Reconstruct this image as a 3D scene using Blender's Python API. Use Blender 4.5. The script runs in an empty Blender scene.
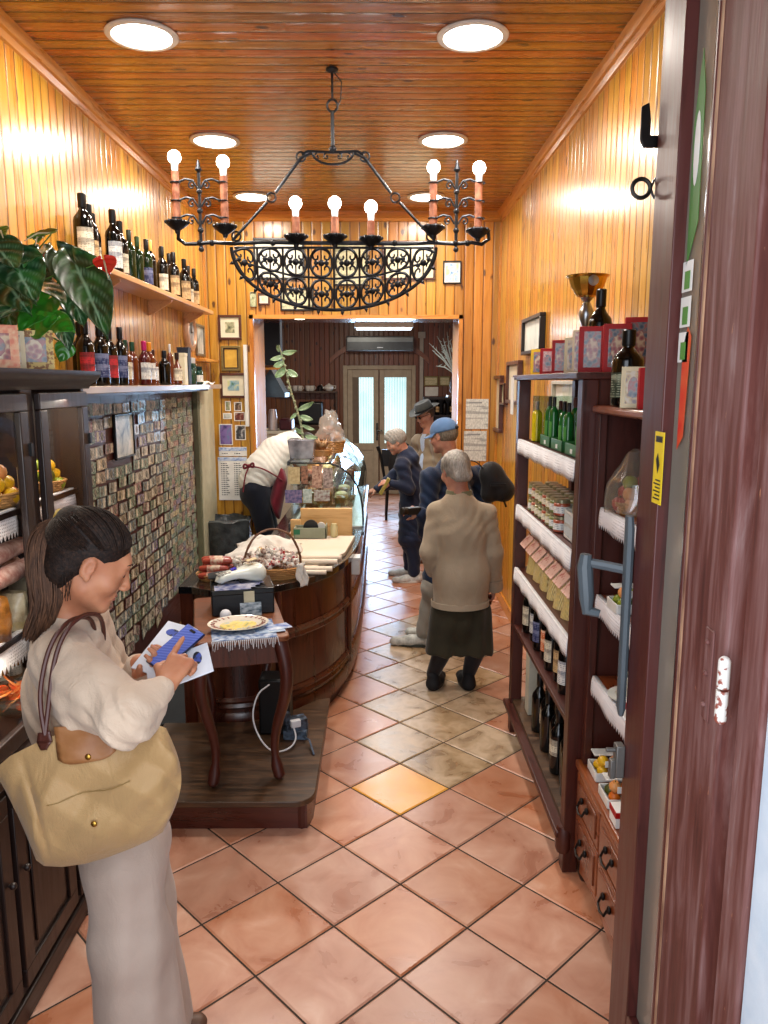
import bpy, bmesh, math, random
import numpy as np
from mathutils import Vector, Matrix, Euler
PI = math.pi
rnd = random.Random(7)
scene = bpy.context.scene
COL = scene.collection
# ------------------------------------------------------------------ camera model (image taken as 768 x 1024)
F = 767.0; PIT = math.atan(130 / 767.0); YAW = math.radians(0.37); CZ = 1.95
def ray(px, py):
    r = (px - 384) / F; u = (512 - py) / F
    cp, sp = math.cos(PIT), math.sin(PIT)
    y = cp + u * sp; z = -sp + u * cp
    c, s = math.cos(YAW), math.sin(YAW)
    return (r * c + y * s, -r * s + y * c, z)
def ony(px, py, Y):
    d = ray(px, py); t = Y / d[1]; return Vector((d[0] * t, Y, CZ + d[2] * t))
def onz(px, py, Z):
    d = ray(px, py); t = (Z - CZ) / d[2]; return Vector((d[0] * t, d[1] * t, Z))
def onx(px, py, X):
    d = ray(px, py); t = X / d[0]; return Vector((X, d[1] * t, CZ + d[2] * t))
# ------------------------------------------------------------------ colours / materials
def lin(h):
    if isinstance(h, (tuple, list)): return tuple(h[:3])
    h = h.lstrip('#'); o = []
    for i in (0, 2, 4):
        c = int(h[i:i + 2], 16) / 255
        o.append(c / 12.92 if c <= .04045 else ((c + .055) / 1.055) ** 2.4)
    return tuple(o)
def rgba(h): return (*lin(h), 1)
class NT:
    def __init__(s, name):
        s.m = bpy.data.materials.new(name); s.m.use_nodes = True
        s.t = s.m.node_tree; s.n = s.t.nodes; s.n.clear()
        s.out = s.n.new('ShaderNodeOutputMaterial')
        s.b = s.n.new('ShaderNodeBsdfPrincipled')
        s.t.links.new(s.b.outputs[0], s.out.inputs[0])
    def lk(s, a, b):
        if isinstance(a, (int, float, tuple, list)):
            try: b.default_value = a
            except Exception: b.default_value = (*a, 1) if len(a) == 3 else a[:3]
        else: s.t.links.new(a, b)
    def math(s, op, a, b=0, c=0, clamp=False):
        n = s.n.new('ShaderNodeMath'); n.operation = op; n.use_clamp = clamp
        s.lk(a, n.inputs[0]); s.lk(b, n.inputs[1]); s.lk(c, n.inputs[2]); return n.outputs[0]
    def coord(s, kind='Object'):
        return s.n.new('ShaderNodeTexCoord').outputs[kind]
    def mapping(s, v, loc=(0,0,0), rot=(0,0,0), sc=(1,1,1)):
        n = s.n.new('ShaderNodeMapping'); s.lk(v, n.inputs[0])
        n.inputs['Location'].default_value = loc; n.inputs['Rotation'].default_value = rot; n.inputs['Scale'].default_value = sc
        return n.outputs[0]
    def sep(s, v):
        n = s.n.new('ShaderNodeSeparateXYZ'); s.lk(v, n.inputs[0]); return n.outputs
    def comb(s, x=0, y=0, z=0):
        n = s.n.new('ShaderNodeCombineXYZ'); s.lk(x, n.inputs[0]); s.lk(y, n.inputs[1]); s.lk(z, n.inputs[2]); return n.outputs[0]
    def noise(s, v, scale=5, detail=3, rough=.5, dist=0):
        n = s.n.new('ShaderNodeTexNoise'); s.lk(v, n.inputs['Vector'])
        n.inputs['Scale'].default_value = scale; n.inputs['Detail'].default_value = detail
        n.inputs['Roughness'].default_value = rough; n.inputs['Distortion'].default_value = dist
        return n.outputs[0]
    def wnoise(s, v):
        n = s.n.new('ShaderNodeTexWhiteNoise'); s.lk(v, n.inputs['Vector']); return n.outputs
    def voro(s, v, scale=5, rnd_=1, feat='F1', out='Distance'):
        n = s.n.new('ShaderNodeTexVoronoi'); n.feature = feat; s.lk(v, n.inputs['Vector'])
        n.inputs['Scale'].default_value = scale; n.inputs['Randomness'].default_value = rnd_
        return n.outputs[out]
    def wave(s, v, scale=5, dist=2, detail=2, dirn='X', typ='BANDS', prof='SIN'):
        n = s.n.new('ShaderNodeTexWave'); s.lk(v, n.inputs['Vector']); n.wave_type = typ
        if typ == 'BANDS': n.bands_direction = dirn
        n.wave_profile = prof
        n.inputs['Scale'].default_value = scale; n.inputs['Distortion'].default_value = dist; n.inputs['Detail'].default_value = detail
        return n.outputs[0] if False else n.outputs['Fac']
    def ramp(s, f, stops, interp='LINEAR'):
        n = s.n.new('ShaderNodeValToRGB'); s.lk(f, n.inputs[0]); cr = n.color_ramp; cr.interpolation = interp
        while len(cr.elements) > 1: cr.elements.remove(cr.elements[-1])
        cr.elements[0].position = stops[0][0]; cr.elements[0].color = rgba(stops[0][1])
        for p, c in stops[1:]:
            e = cr.elements.new(p); e.color = rgba(c)
        return n.outputs[0]
    def mix(s, f, a, b, mode='MIX'):
        n = s.n.new('ShaderNodeMix'); n.data_type = 'RGBA'; n.blend_type = mode
        s.lk(f, n.inputs[0])
        for q, k in ((a, 6), (b, 7)):
            if isinstance(q, str): q = rgba(q)
            s.lk(q, n.inputs[k])
        return n.outputs[2]
    def rng(s, v, a, b, c=0, d=1):
        n = s.n.new('ShaderNodeMapRange'); s.lk(v, n.inputs[0])
        n.inputs[1].default_value = a; n.inputs[2].default_value = b; n.inputs[3].default_value = c; n.inputs[4].default_value = d
        return n.outputs[0]
    def bump(s, h, strength=.3, dist=.01):
        n = s.n.new('ShaderNodeBump'); n.inputs['Strength'].default_value = strength; n.inputs['Distance'].default_value = dist
        s.lk(h, n.inputs['Height']); s.t.links.new(n.outputs[0], s.b.inputs['Normal'])
    def set(s, **k):
        names = dict(col='Base Color', rough='Roughness', metal='Metallic', spec='Specular IOR Level', coat='Coat Weight', coatr='Coat Roughness',
                     ecol='Emission Color', es='Emission Strength', trans='Transmission Weight', ior='IOR', alpha='Alpha', sheen='Sheen Weight', sss='Subsurface Weight')
        for a, v in k.items():
            if isinstance(v, str): v = rgba(v)
            if isinstance(v, tuple) and len(v) == 3: v = (*v, 1)
            s.lk(v, s.b.inputs[names[a]])
        return s.m
MATS = {}
def mat(name, col, rough=.5, metal=0, col2=None, scale=12, detail=3, bump=0, bscale=60, bdist=.004, coat=0, spec=.5, es=0, trans=0, ior=1.45, alpha=1, stretch=(1,1,1), var=0, sss=0, sheen=0, contrast=(.35,.65)):
    if name in MATS: return MATS[name]
    t = NT(name)
    v = t.mapping(t.coord(), sc=stretch)
    c = rgba(col)
    c2 = col2 if col2 else tuple(min(1, x * .86) for x in lin(col))
    f = t.rng(t.noise(v, scale, detail), contrast[0], contrast[1])
    cc = t.mix(f, c, rgba(c2))
    if var:
        oi = t.n.new('ShaderNodeObjectInfo')
        hs = t.n.new('ShaderNodeHueSaturation')
        t.lk(t.rng(oi.outputs['Random'], 0, 1, 1 - var, 1 + var), hs.inputs['Value'])
        t.lk(t.rng(t.math('FRACT', t.math('MULTIPLY', oi.outputs['Random'], 7.3)), 0, 1, .5 - var * .12, .5 + var * .12), hs.inputs['Hue'])
        t.lk(cc, hs.inputs['Color']); cc = hs.outputs[0]
    t.set(col=cc, rough=rough, metal=metal, coat=coat, spec=spec, trans=trans, ior=ior, alpha=alpha, sss=sss, sheen=sheen)
    if es: t.set(ecol=col, es=es)
    if bump: t.bump(t.noise(v, bscale, 3), bump, bdist)
    MATS[name] = t.m; return t.m
def plank_mat(name, u, v, w, cols, groove, knot, rough=.3, coat=.3, gw=.06, kscale=1.0, kth=.13, bumps=.5):
    """varnished tongue-and-groove boards: u = axis across the boards, v = axis along them"""
    t = NT(name); xyz = t.sep(t.coord())
    U, V = xyz[u], xyz[v]
    q = t.math('DIVIDE', U, w); idx = t.math('FLOOR', q); fr = t.math('FRACT', q)
    r = t.wnoise(t.comb(idx, 3.7, 1.3))[0]
    off = t.math('MULTIPLY', r, 37.0)
    gv = t.comb(t.math('MULTIPLY', U, 26), t.math('ADD', t.math('MULTIPLY', V, 1.6), off), off)
    g = t.noise(gv, 1.0, 5, .6, 1.2)
    base = t.ramp(g, [(.25, cols[0]), (.5, cols[1]), (.78, cols[2])])
    hs = t.n.new('ShaderNodeHueSaturation'); t.lk(base, hs.inputs['Color'])
    t.lk(t.rng(r, 0, 1, .78, 1.16), hs.inputs['Value']); t.lk(t.rng(t.math('FRACT', t.math('MULTIPLY', r, 5.1)), 0, 1, .485, .512), hs.inputs['Hue'])
    base = hs.outputs[0]
    kv = t.comb(t.math('MULTIPLY', U, 9 * kscale), t.math('ADD', t.math('MULTIPLY', V, 4.2 * kscale), off), off)
    kd = t.voro(kv, 1.0, 1)
    kn = t.math('MULTIPLY', t.noise(kv, 6, 2), .14)
    kf = t.rng(t.math('ADD', kd, kn), kth + .03, kth + .11, 1, 0)
    base = t.mix(t.math('MULTIPLY', kf, .9), base, knot)
    e = t.math('ABSOLUTE', t.math('SUBTRACT', fr, .5))
    gf = t.rng(e, .5 - gw, .5 - gw * .35, 0, 1)
    col = t.mix(gf, base, groove)
    t.set(col=col, rough=t.rng(g, .3, .7, rough * .8, rough * 1.3), coat=coat, coatr=.18)
    prof = t.math('ADD', t.rng(e, .5 - gw * 2.5, .5, 1, 0), t.math('MULTIPLY', g, .12))
    t.bump(prof, bumps, .008)
    MATS[name] = t.m; return t.m
def wood(name, c1, c2, rough=.35, axis=2, scale=1.0, coat=.2, bump=.15, c3=None):
    if name in MATS: return MATS[name]
    t = NT(name)
    s = [14 * scale] * 3; s[axis] = 1.4 * scale
    v = t.mapping(t.coord(), sc=tuple(s))
    g = t.noise(v, 1.3, 6, .62, 1.6)
    g2 = t.noise(t.mapping(t.coord(), sc=tuple(x * 4 for x in s)), 2.0, 3)
    f = t.math('ADD', t.math('MULTIPLY', g, .75), t.math('MULTIPLY', g2, .25))
    c = t.ramp(f, [(.3, c1), (.5, c2 if c3 is None else c3), (.72, c2)])
    t.set(col=c, rough=t.rng(g, .3, .7, rough * .8, rough * 1.25), coat=coat, coatr=.2)
    t.bump(f, bump, .003)
    MATS[name] = t.m; return t.m
# ------------------------------------------------------------------ mesh building
class MB:
    def __init__(s): s.v = []; s.f = []; s.mi = []
    def add(s, vs, fs, mi=0):
        o = len(s.v); s.v.extend([tuple(map(float, p)) for p in vs])
        for f in fs: s.f.append(tuple(i + o for i in f)); s.mi.append(mi)
        return s
    def box(s, c, d, rz=0, rx=0, ry=0, mi=0, top=1.0):
        """centre, full size; top = taper factor of the upper face"""
        x, y, z = (k / 2 for k in d)
        vs = [(-x,-y,-z),(x,-y,-z),(x,y,-z),(-x,y,-z),(-x*top,-y*top,z),(x*top,-y*top,z),(x*top,y*top,z),(-x*top,y*top,z)]
        if rz or rx or ry:
            m = Euler((rx, ry, rz)).to_matrix(); vs = [m @ Vector(p) for p in vs]
        vs = [(p[0] + c[0], p[1] + c[1], p[2] + c[2]) for p in vs]
        return s.add(vs, [(0,3,2,1),(4,5,6,7),(0,1,5,4),(1,2,6,5),(2,3,7,6),(3,0,4,7)], mi)
    def span(s, a, b, mi=0):
        return s.box([(a[i] + b[i]) / 2 for i in range(3)], [abs(a[i] - b[i]) for i in range(3)], mi=mi)
    def rings(s, rs, mi=0, closed=True, caps=(True, True), loop=False):
        n = len(rs[0]); vs = [p for r in rs for p in r]; fs = []
        m = len(rs)
        for i in range(m if loop else m - 1):
            j = (i + 1) % m
            for k in range(n if closed else n - 1):
                l = (k + 1) % n
                fs.append((i*n+k, i*n+l, j*n+l, j*n+k))
        if closed and not loop:
            if caps[0]: fs.append(tuple(range(n - 1, -1, -1)))
            if caps[1]: fs.append(tuple((m - 1) * n + k for k in range(n)))
        return s.add(vs, fs, mi)
    def lathe(s, prof, c=(0,0,0), n=20, mi=0, sx=1, sy=1, rot=None, caps=(True, True)):
        rs = []
        for r, z in prof:
            ring = [Vector((math.cos(2*PI*k/n) * r * sx, math.sin(2*PI*k/n) * r * sy, z)) for k in range(n)]
            if rot: ring = [rot @ p for p in ring]
            rs.append([(p[0]+c[0], p[1]+c[1], p[2]+c[2]) for p in ring])
        return s.rings(rs, mi, caps=caps)
    def tube(s, path, r, n=8, mi=0, loop=False, flat=1.0, upv=None):
        P = [Vector(p) for p in path]; m = len(P)
        rr = r if isinstance(r, (list, tuple)) else [r] * m
        rs = []; prev = None
        for i, p in enumerate(P):
            a = P[(i - 1) % m] if (i or loop) else p; b = P[(i + 1) % m] if (i < m - 1 or loop) else p
            t = (b - a).normalized() if (b - a).length > 1e-9 else Vector((0,0,1))
            if prev is None:
                ref = Vector(upv) if upv else (Vector((0,0,1)) if abs(t.z) < .9 else Vector((1,0,0)))
                u = t.cross(ref).normalized()
            else:
                u = prev - t * prev.dot(t)
                u = u.normalized() if u.length > 1e-6 else t.orthogonal().normalized()
            prev = u; w = t.cross(u)
            rs.append([p + u * math.cos(2*PI*k/n) * rr[i] + w * math.sin(2*PI*k/n) * rr[i] * flat for k in range(n)])
        return s.rings(rs, mi, loop=loop)
    def sphere(s, c, r, n=14, m=8, mi=0, rot=None):
        r = (r, r, r) if isinstance(r, (int, float)) else r
        rs = []
        for j in range(m + 1):
            a = -PI/2 + PI * (j if 0 < j < m else (.02 if j == 0 else m - .02)) / m
            ring = [Vector((math.cos(2*PI*k/n) * math.cos(a) * r[0], math.sin(2*PI*k/n) * math.cos(a) * r[1], math.sin(a) * r[2])) for k in range(n)]
            if rot: ring = [rot @ p for p in ring]
            rs.append([(p[0]+c[0], p[1]+c[1], p[2]+c[2]) for p in ring])
        return s.rings(rs, mi)
    def prism(s, poly, h, fn=None, mi=0):
        """poly: list of (a,b); extruded 0..h; fn maps (a,b,h)->xyz"""
        fn = fn or (lambda a, b, c: (a, b, c)); n = len(poly)
        vs = [fn(a, b, 0) for a, b in poly] + [fn(a, b, h) for a, b in poly]
        fs = [tuple(range(n - 1, -1, -1)), tuple(range(n, 2 * n))] + [(k, (k+1) % n, n + (k+1) % n, n + k) for k in range(n)]
        return s.add(vs, fs, mi)
    def grid(s, fn, nu, nv, mi=0, th=0, nrm=None):
        vs = [Vector(fn(i / nu, j / nv)) for i in range(nu + 1) for j in range(nv + 1)]
        w = nv + 1
        fs = [(i*w+j, (i+1)*w+j, (i+1)*w+j+1, i*w+j+1) for i in range(nu) for j in range(nv)]
        if th:
            nn = Vector(nrm) * th; o = len(vs)
            vs2 = [p + nn for p in vs]
            fs2 = [tuple(k + o for k in reversed(f)) for f in fs]
            edge = []
            for i in range(nu): edge += [(i*w, i*w+o, (i+1)*w+o, (i+1)*w), (i*w+nv, (i+1)*w+nv, (i+1)*w+nv+o, i*w+nv+o)]
            for j in range(nv): edge += [(j, j+1, j+1+o, j+o), (nu*w+j, nu*w+j+o, nu*w+j+1+o, nu*w+j+1)]
            vs = vs + vs2; fs = fs + fs2 + edge
        return s.add(vs, fs, mi)
    def xf(s, M):
        s.v = [tuple(M @ Vector(p)) for p in s.v]; return s
    def build(s, name, mats, parent=None, bevel=0, angle=35, sub=0, kind=None, label=None, cat=None, group=None, solid=0, fix=False):
        if not isinstance(mats, (list, tuple)): mats = [mats]
        me = bpy.data.meshes.new(name)
        if parent is not None: off = wloc(parent)
        else:
            a = np.array(s.v); off = Vector(((a[:,0].min()+a[:,0].max())/2, (a[:,1].min()+a[:,1].max())/2, a[:,2].min()))
            if kind == 'structure': off = Vector((0,0,0))
        me.from_pydata([tuple(Vector(p) - off) for p in s.v], [], s.f)
        for m in mats: me.materials.append(m)
        me.polygons.foreach_set('material_index', s.mi)
        me.validate()
        if fix:
            bm = bmesh.new(); bm.from_mesh(me); bmesh.ops.recalc_face_normals(bm, faces=bm.faces); bm.to_mesh(me); bm.free()
        if angle:
            me.polygons.foreach_set('use_smooth', [True] * len(me.polygons)); me.set_sharp_from_angle(angle=math.radians(angle))
        o = bpy.data.objects.new(name, me); COL.objects.link(o)
        if parent is not None: o.parent = parent
        else: o.location = off
        if solid:
            md = o.modifiers.new('solid', 'SOLIDIFY'); md.thickness = solid; md.offset = 0
        if bevel:
            md = o.modifiers.new('bevel', 'BEVEL'); md.width = bevel; md.segments = 2; md.limit_method = 'ANGLE'; md.angle_limit = math.radians(50)
        if sub:
            md = o.modifiers.new('sub', 'SUBSURF'); md.levels = sub; md.render_levels = sub
        if kind: o['kind'] = kind
        tag(o, label, cat, group)
        return o
def wloc(o):
    v = Vector((0,0,0))
    while o is not None: v += o.location; o = o.parent
    return v
def tag(o, label=None, cat=None, group=None, kind=None):
    if label: o['label'] = label
    if cat: o['category'] = cat
    if group: o['group'] = group
    if kind: o['kind'] = kind
    return o
def thing(name, label, cat, loc=(0,0,0), group=None, rz=0):
    o = bpy.data.objects.new(name, None); o.empty_display_size = .05; COL.objects.link(o); o.location = loc; o.rotation_euler = (0,0,rz)
    return tag(o, label, cat, group)
def dup(o, loc=None, rz=None, label=None, parent=None, group=None):
    c = o.copy(); COL.objects.link(c); c.parent = parent
    if loc is not None: c.location = loc
    if rz is not None: c.rotation_euler = (c.rotation_euler[0], c.rotation_euler[1], rz)
    if label: c['label'] = label
    if group: c['group'] = group
    for ch in list(o.children): dup(ch, parent=c)
    return c
def swap(o, old, new):
    """give one copy another material on its own mesh"""
    for q in [o] + list(o.children_recursive):
        if q.type == 'MESH' and any(sl is old for sl in q.data.materials):
            q.data = q.data.copy()
            for i, sl in enumerate(q.data.materials):
                if sl is old: q.data.materials[i] = new
def frame_bars(mb, fn, a0, b0, a1, b1, w, d0, d1, mi=0):
    """rectangular frame; fn(a,b,c)->xyz; w bar width; depth c from d0 to d1"""
    for (p, q, r_, s_) in ((a0, b0, a1, b0 + w), (a0, b1 - w, a1, b1), (a0, b0 + w, a0 + w, b1 - w), (a1 - w, b0 + w, a1, b1 - w)):
        P, Q = fn(p, q, d0), fn(r_, s_, d1); mb.span(P, Q, mi)

def smooth3(P, it=3):
    P = [Vector(p) for p in P]
    for _ in range(it):
        Q = [P[0]]
        for a, b in zip(P[:-1], P[1:]): Q += [a * .75 + b * .25, a * .25 + b * .75]
        Q.append(P[-1]); P = Q
    return P
# ================================================================== MATERIALS
pine_wall = plank_mat('pine wall boards', 1, 2, .085, ('#a46c1e', '#be862c', '#d09e40'), '#5a2c0c', '#3f1b08', rough=.3, coat=.4, bumps=.55)
pine_back = plank_mat('pine back boards', 0, 2, .085, ('#98621c', '#b07c28', '#c4923c'), '#4f260b', '#3a1808', rough=.32, coat=.3, bumps=.5)
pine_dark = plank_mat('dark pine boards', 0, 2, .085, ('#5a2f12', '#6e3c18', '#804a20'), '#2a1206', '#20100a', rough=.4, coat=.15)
pine_ceil = plank_mat('pine ceiling boards', 1, 0, .087, ('#844810', '#9e5e18', '#b27424'), '#2c0f04', '#36140a', rough=.26, coat=.45, gw=.09, bumps=.6)
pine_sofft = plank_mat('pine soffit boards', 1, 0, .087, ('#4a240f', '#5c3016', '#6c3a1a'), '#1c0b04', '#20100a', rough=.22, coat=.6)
W_honey = wood('honey pine', '#9c5516', '#cb8636', rough=.3, axis=1, coat=.4)
W_honeyx = wood('honey pine across', '#9c5516', '#cb8636', rough=.3, axis=0, coat=.4)
W_honeyz = wood('honey pine upright', '#8c4a14', '#bd7a2e', rough=.3, axis=2, coat=.4)
W_mah = wood('mahogany upright', '#240c07', '#45190f', rough=.42, axis=2, coat=.12)
W_mahy = wood('mahogany lengthwise', '#240c07', '#45190f', rough=.45, axis=1, coat=.08)
W_mahx = wood('mahogany across', '#2a0d07', '#4d1c10', rough=.3, axis=0, coat=.35)
W_black = wood('ebonised wood', '#120b0a', '#221410', rough=.42, axis=2, coat=.08)
W_blacky = wood('ebonised wood lengthwise', '#120b0a', '#221410', rough=.42, axis=1, coat=.08)
W_walnut = wood('walnut boards', '#1e120b', '#6c4c30', rough=.45, axis=0, coat=.1, c3='#46301e', scale=1.2)
W_coun = wood('counter wood', '#2a0f06', '#64301a', rough=.3, axis=2, coat=.35, c3='#471d0e', scale=.7)
W_counx = wood('counter rail wood', '#3a1408', '#7a3a1a', rough=.3, axis=0, coat=.4, c3='#5c2612', scale=.7)
W_red = wood('reddish cabinet wood', '#5a260e', '#96501f', rough=.3, axis=1, coat=.4, c3='#7c3a16')
W_redz = wood('reddish cabinet wood upright', '#4a1c0a', '#80401a', rough=.3, axis=2, coat=.4, c3='#682e12')
iron = mat('black iron', '#151619', .42, .55, bump=.4, bscale=120, col2=lin('#2c2e33'))
grey_iron = mat('grey iron', '#3a3d42', .4, .7, bump=.4, bscale=150)
white_paper = mat('white paper', '#e6e4de', .7)
cream_paint = mat('cream paint', '#bdb19a', .5, bump=.1)
steel = mat('brushed steel', '#a9adb2', .28, 1)
gold = mat('gold metal', '#d8a94a', .2, 1)
brass = mat('brass', '#b98e3f', .3, 1)
black_pl = mat('black plastic', '#101113', .35)
white_pl = mat('white plastic', '#dcdcd6', .35)
glass_clear = None
def glassmat(name, tint='#ffffff', rough=.02, mixf=.12, ior=1.5):
    """thin pane: mostly transparent with a clear reflection"""
    m = bpy.data.materials.new(name); m.use_nodes = True; t = m.node_tree; t.nodes.clear()
    o = t.nodes.new('ShaderNodeOutputMaterial'); mx = t.nodes.new('ShaderNodeMixShader')
    tr = t.nodes.new('ShaderNodeBsdfTransparent'); gl = t.nodes.new('ShaderNodeBsdfGlossy'); fr = t.nodes.new('ShaderNodeFresnel')
    fr.inputs[0].default_value = ior; tr.inputs[0].default_value = rgba(tint); gl.inputs['Roughness'].default_value = rough
    ad = t.nodes.new('ShaderNodeMath'); ad.operation = 'ADD'; ad.inputs[1].default_value = mixf; ad.use_clamp = True
    ge = t.nodes.new('ShaderNodeNewGeometry'); iv = t.nodes.new('ShaderNodeMath'); iv.operation = 'SUBTRACT'; iv.inputs[0].default_value = 1; t.links.new(ge.outputs['Backfacing'], iv.inputs[1]); mu = t.nodes.new('ShaderNodeMath'); mu.operation = 'MULTIPLY'; t.links.new(fr.outputs[0], mu.inputs[0]); t.links.new(iv.outputs[0], mu.inputs[1]); t.links.new(mu.outputs[0], ad.inputs[0]); t.links.new(ad.outputs[0], mx.inputs[0])
    t.links.new(tr.outputs[0], mx.inputs[1]); t.links.new(gl.outputs[0], mx.inputs[2]); t.links.new(mx.outputs[0], o.inputs[0])
    MATS[name] = m; return m
G_pane = glassmat('window glass', mixf=.01, ior=1.2)
G_case = glassmat('display glass', '#eef6f4', mixf=.04)
G_film = glassmat('crinkled film', '#f2f2f0', .12, .10)
def milky(name, tint, dif, d=.3, rough=.15):
    m = glassmat(name, tint, rough, .12); t = m.node_tree; df = t.nodes.new('ShaderNodeBsdfTranslucent'); df2 = t.nodes.new('ShaderNodeBsdfDiffuse'); df.inputs[0].default_value = rgba(dif); df2.inputs[0].default_value = rgba(dif)
    o = next(n for n in t.nodes if n.type == 'OUTPUT_MATERIAL'); src = o.inputs[0].links[0].from_socket
    a = t.nodes.new('ShaderNodeMixShader'); a.inputs[0].default_value = .5; t.links.new(df.outputs[0], a.inputs[1]); t.links.new(df2.outputs[0], a.inputs[2])
    b = t.nodes.new('ShaderNodeMixShader'); b.inputs[0].default_value = d; t.links.new(src, b.inputs[1]); t.links.new(a.outputs[0], b.inputs[2]); t.links.new(b.outputs[0], o.inputs[0]); return m
def emis(name, col, s):
    m = bpy.data.materials.new(name); m.use_nodes = True; t = m.node_tree; t.nodes.clear()
    o = t.nodes.new('ShaderNodeOutputMaterial'); e = t.nodes.new('ShaderNodeEmission'); e.inputs[0].default_value = rgba(col); e.inputs[1].default_value = s
    t.links.new(e.outputs[0], o.inputs[0]); return m
# floor tiles : random number per tile kept in a colour attribute
def tile_mat(name, stops, sp, rough=.3):
    t = NT(name)
    a = t.n.new('ShaderNodeAttribute'); a.attribute_name = 'tile'
    s = t.sep(a.outputs['Color'])
    v = t.mapping(t.coord(), sc=(1, 1, 1)); off = t.n.new('ShaderNodeVectorMath'); off.operation = 'ADD'
    t.lk(v, off.inputs[0]); t.lk(t.math('MULTIPLY', s[0], 40), off.inputs[1])
    n = t.noise(off.outputs[0], sp, 4, .55, .6)
    c = t.ramp(n, stops)
    hs = t.n.new('ShaderNodeHueSaturation'); t.lk(c, hs.inputs['Color'])
    t.lk(t.rng(s[1], 0, 1, .88, 1.1), hs.inputs['Value']); t.lk(t.rng(s[0], 0, 1, .9, 1.1), hs.inputs['Saturation'])
    fine = t.noise(off.outputs[0], 60, 3)
    t.set(col=hs.outputs[0], rough=t.rng(n, .3, .7, rough * .8, rough * 1.4), coat=.1, coatr=.2)
    t.bump(t.math('ADD', n, t.math('MULTIPLY', fine, .15)), .12, .006)
    return t.m
T_ter = tile_mat('terracotta tile', [(.28, '#9c6248'), (.45, '#b07a60'), (.62, '#bb8a70'), (.8, '#c8a08a')], 5.5)
T_sto = tile_mat('stone look tile', [(.3, '#8a7258'), (.45, '#a38a6c'), (.6, '#baa286'), (.78, '#a88e70')], 9, .3)
T_yel = tile_mat('yellow tile', [(.3, '#c98a3a'), (.6, '#d49c50'), (.8, '#dcab66')], 5)
grout = mat('dark grout', '#33281f', .9, bump=.2)
plaster = mat('white plaster', '#c9d2da', .8, bump=.3, bscale=40, col2=lin('#b8c6d2'))
# ================================================================== SETTING
XL, XR, YB, ZC = -1.56, 1.09, 7.1, 3.42
YF = 13.4
# floor tiles
fl = MB(); TS = .3423; TA = math.radians(43.58); JX, JY = .082, 2.738
ei = Vector((math.cos(TA), -0.0, 0)); 
ej = Vector((math.cos(TA), math.sin(TA), 0)); ei = Vector((math.sin(TA), -math.cos(TA), 0))
tv = []; g = .0035; b = .006; top = 0.0
for i in range(-40, 18):
    for j in range(-14, 44):
        cx = JX + (i + .5) * TS * ei.x + (j + .5) * TS * ej.x; cy = JY + (i + .5) * TS * ei.y + (j + .5) * TS * ej.y
        if not (-2.5 < cx < 2.0 and 0.2 < cy < 13.9): continue
        if cy < 7.2 and not (XL - .25 < cx < XR + .25): continue
        mi = 0
        if i == -2 and j == 1: mi = 2
        elif i <= -2 and j >= 2 and abs(i + j) <= 1 and i >= -7: mi = 1
        P = []
        for (k, z) in ((g, top - .004), (g + b, top)):
            for (a, c) in ((0, 0), (1, 0), (1, 1), (0, 1)):
                u = i * TS + (k if a == 0 else TS - k); w = j * TS + (k if c == 0 else TS - k)
                P.append((JX + ei.x * u + ej.x * w, JY + ei.y * u + ej.y * w, z))
        fl.add(P, [(4, 5, 6, 7)] + [(q, (q + 1) % 4, 4 + (q + 1) % 4, 4 + q) for q in range(4)], mi)
        tv += [(rnd.random(), rnd.random())] * 5
fl.add([(-2.6, .2, -.004), (2.1, .2, -.004), (2.1, 13.9, -.004), (-2.6, 13.9, -.004)], [(0, 1, 2, 3)], 3); tv.append((0, 0))
fl.add([(-2.6, .2, -.1), (2.1, .2, -.1), (2.1, 13.9, -.1), (-2.6, 13.9, -.1)], [(3, 2, 1, 0)], 3); tv.append((0, 0))
fo = fl.build('floor', [T_ter, T_sto, T_yel, grout], kind='structure', angle=0)
ca = fo.data.color_attributes.new('tile', 'FLOAT_COLOR', 'CORNER')
for p in fo.data.polygons:
    for li in p.loop_indices: ca.data[li].color = (tv[p.index][0], tv[p.index][1], 0, 1)
def struct(name, m, *spans, bevel=0):
    b_ = MB()
    for a, c in spans: b_.span(a, c)
    return b_.build(name, m, kind='structure', bevel=bevel)
struct('wall_left', pine_wall, ((XL - .12, .9, 0), (XL, YB + .8, ZC)))
struct('wall_right', pine_wall, ((XR, .9, 0), (XR + .12, YB + .8, ZC)))
struct('ceiling', pine_ceil, ((XL - .12, .9, ZC), (XR + .12, YB, ZC + .1)))
OL, OR, OT = -1.165, .755, 2.545
struct('wall_back', pine_back, ((XL, YB, 0), (OL, YB + .8, ZC)), ((OR, YB, 0), (XR, YB + .8, ZC)), ((OL, YB, OT), (OR, YB + .8, ZC)))
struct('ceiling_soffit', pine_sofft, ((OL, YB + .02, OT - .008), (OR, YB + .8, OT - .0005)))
struct('trim_jamb_lining', wood('matt jamb wood', '#7c4416', '#a8702c', rough=.55, axis=2, coat=0), ((OL - .001, YB + .03, 0), (OL + .012, YB + .8, OT)), ((OR - .012, YB + .03, 0), (OR + .001, YB + .8, OT)))
struct('trim_opening', W_honeyz, ((OL, YB - .02, 0), (OL + .035, YB + .03, OT)), ((OR - .035, YB - .02, 0), (OR, YB + .03, OT)))
struct('trim_lintel', W_honeyx, ((OL, YB - .02, OT - .035), (OR, YB + .03, OT)))
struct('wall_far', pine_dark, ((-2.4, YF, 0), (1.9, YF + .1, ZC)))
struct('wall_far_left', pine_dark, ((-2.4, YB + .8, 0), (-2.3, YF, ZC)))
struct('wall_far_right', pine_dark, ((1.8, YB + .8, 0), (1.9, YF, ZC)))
struct('ceiling_far', pine_sofft, ((-2.4, YB + .8, 3.2), (1.9, YF + .1, 3.3)))
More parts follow.
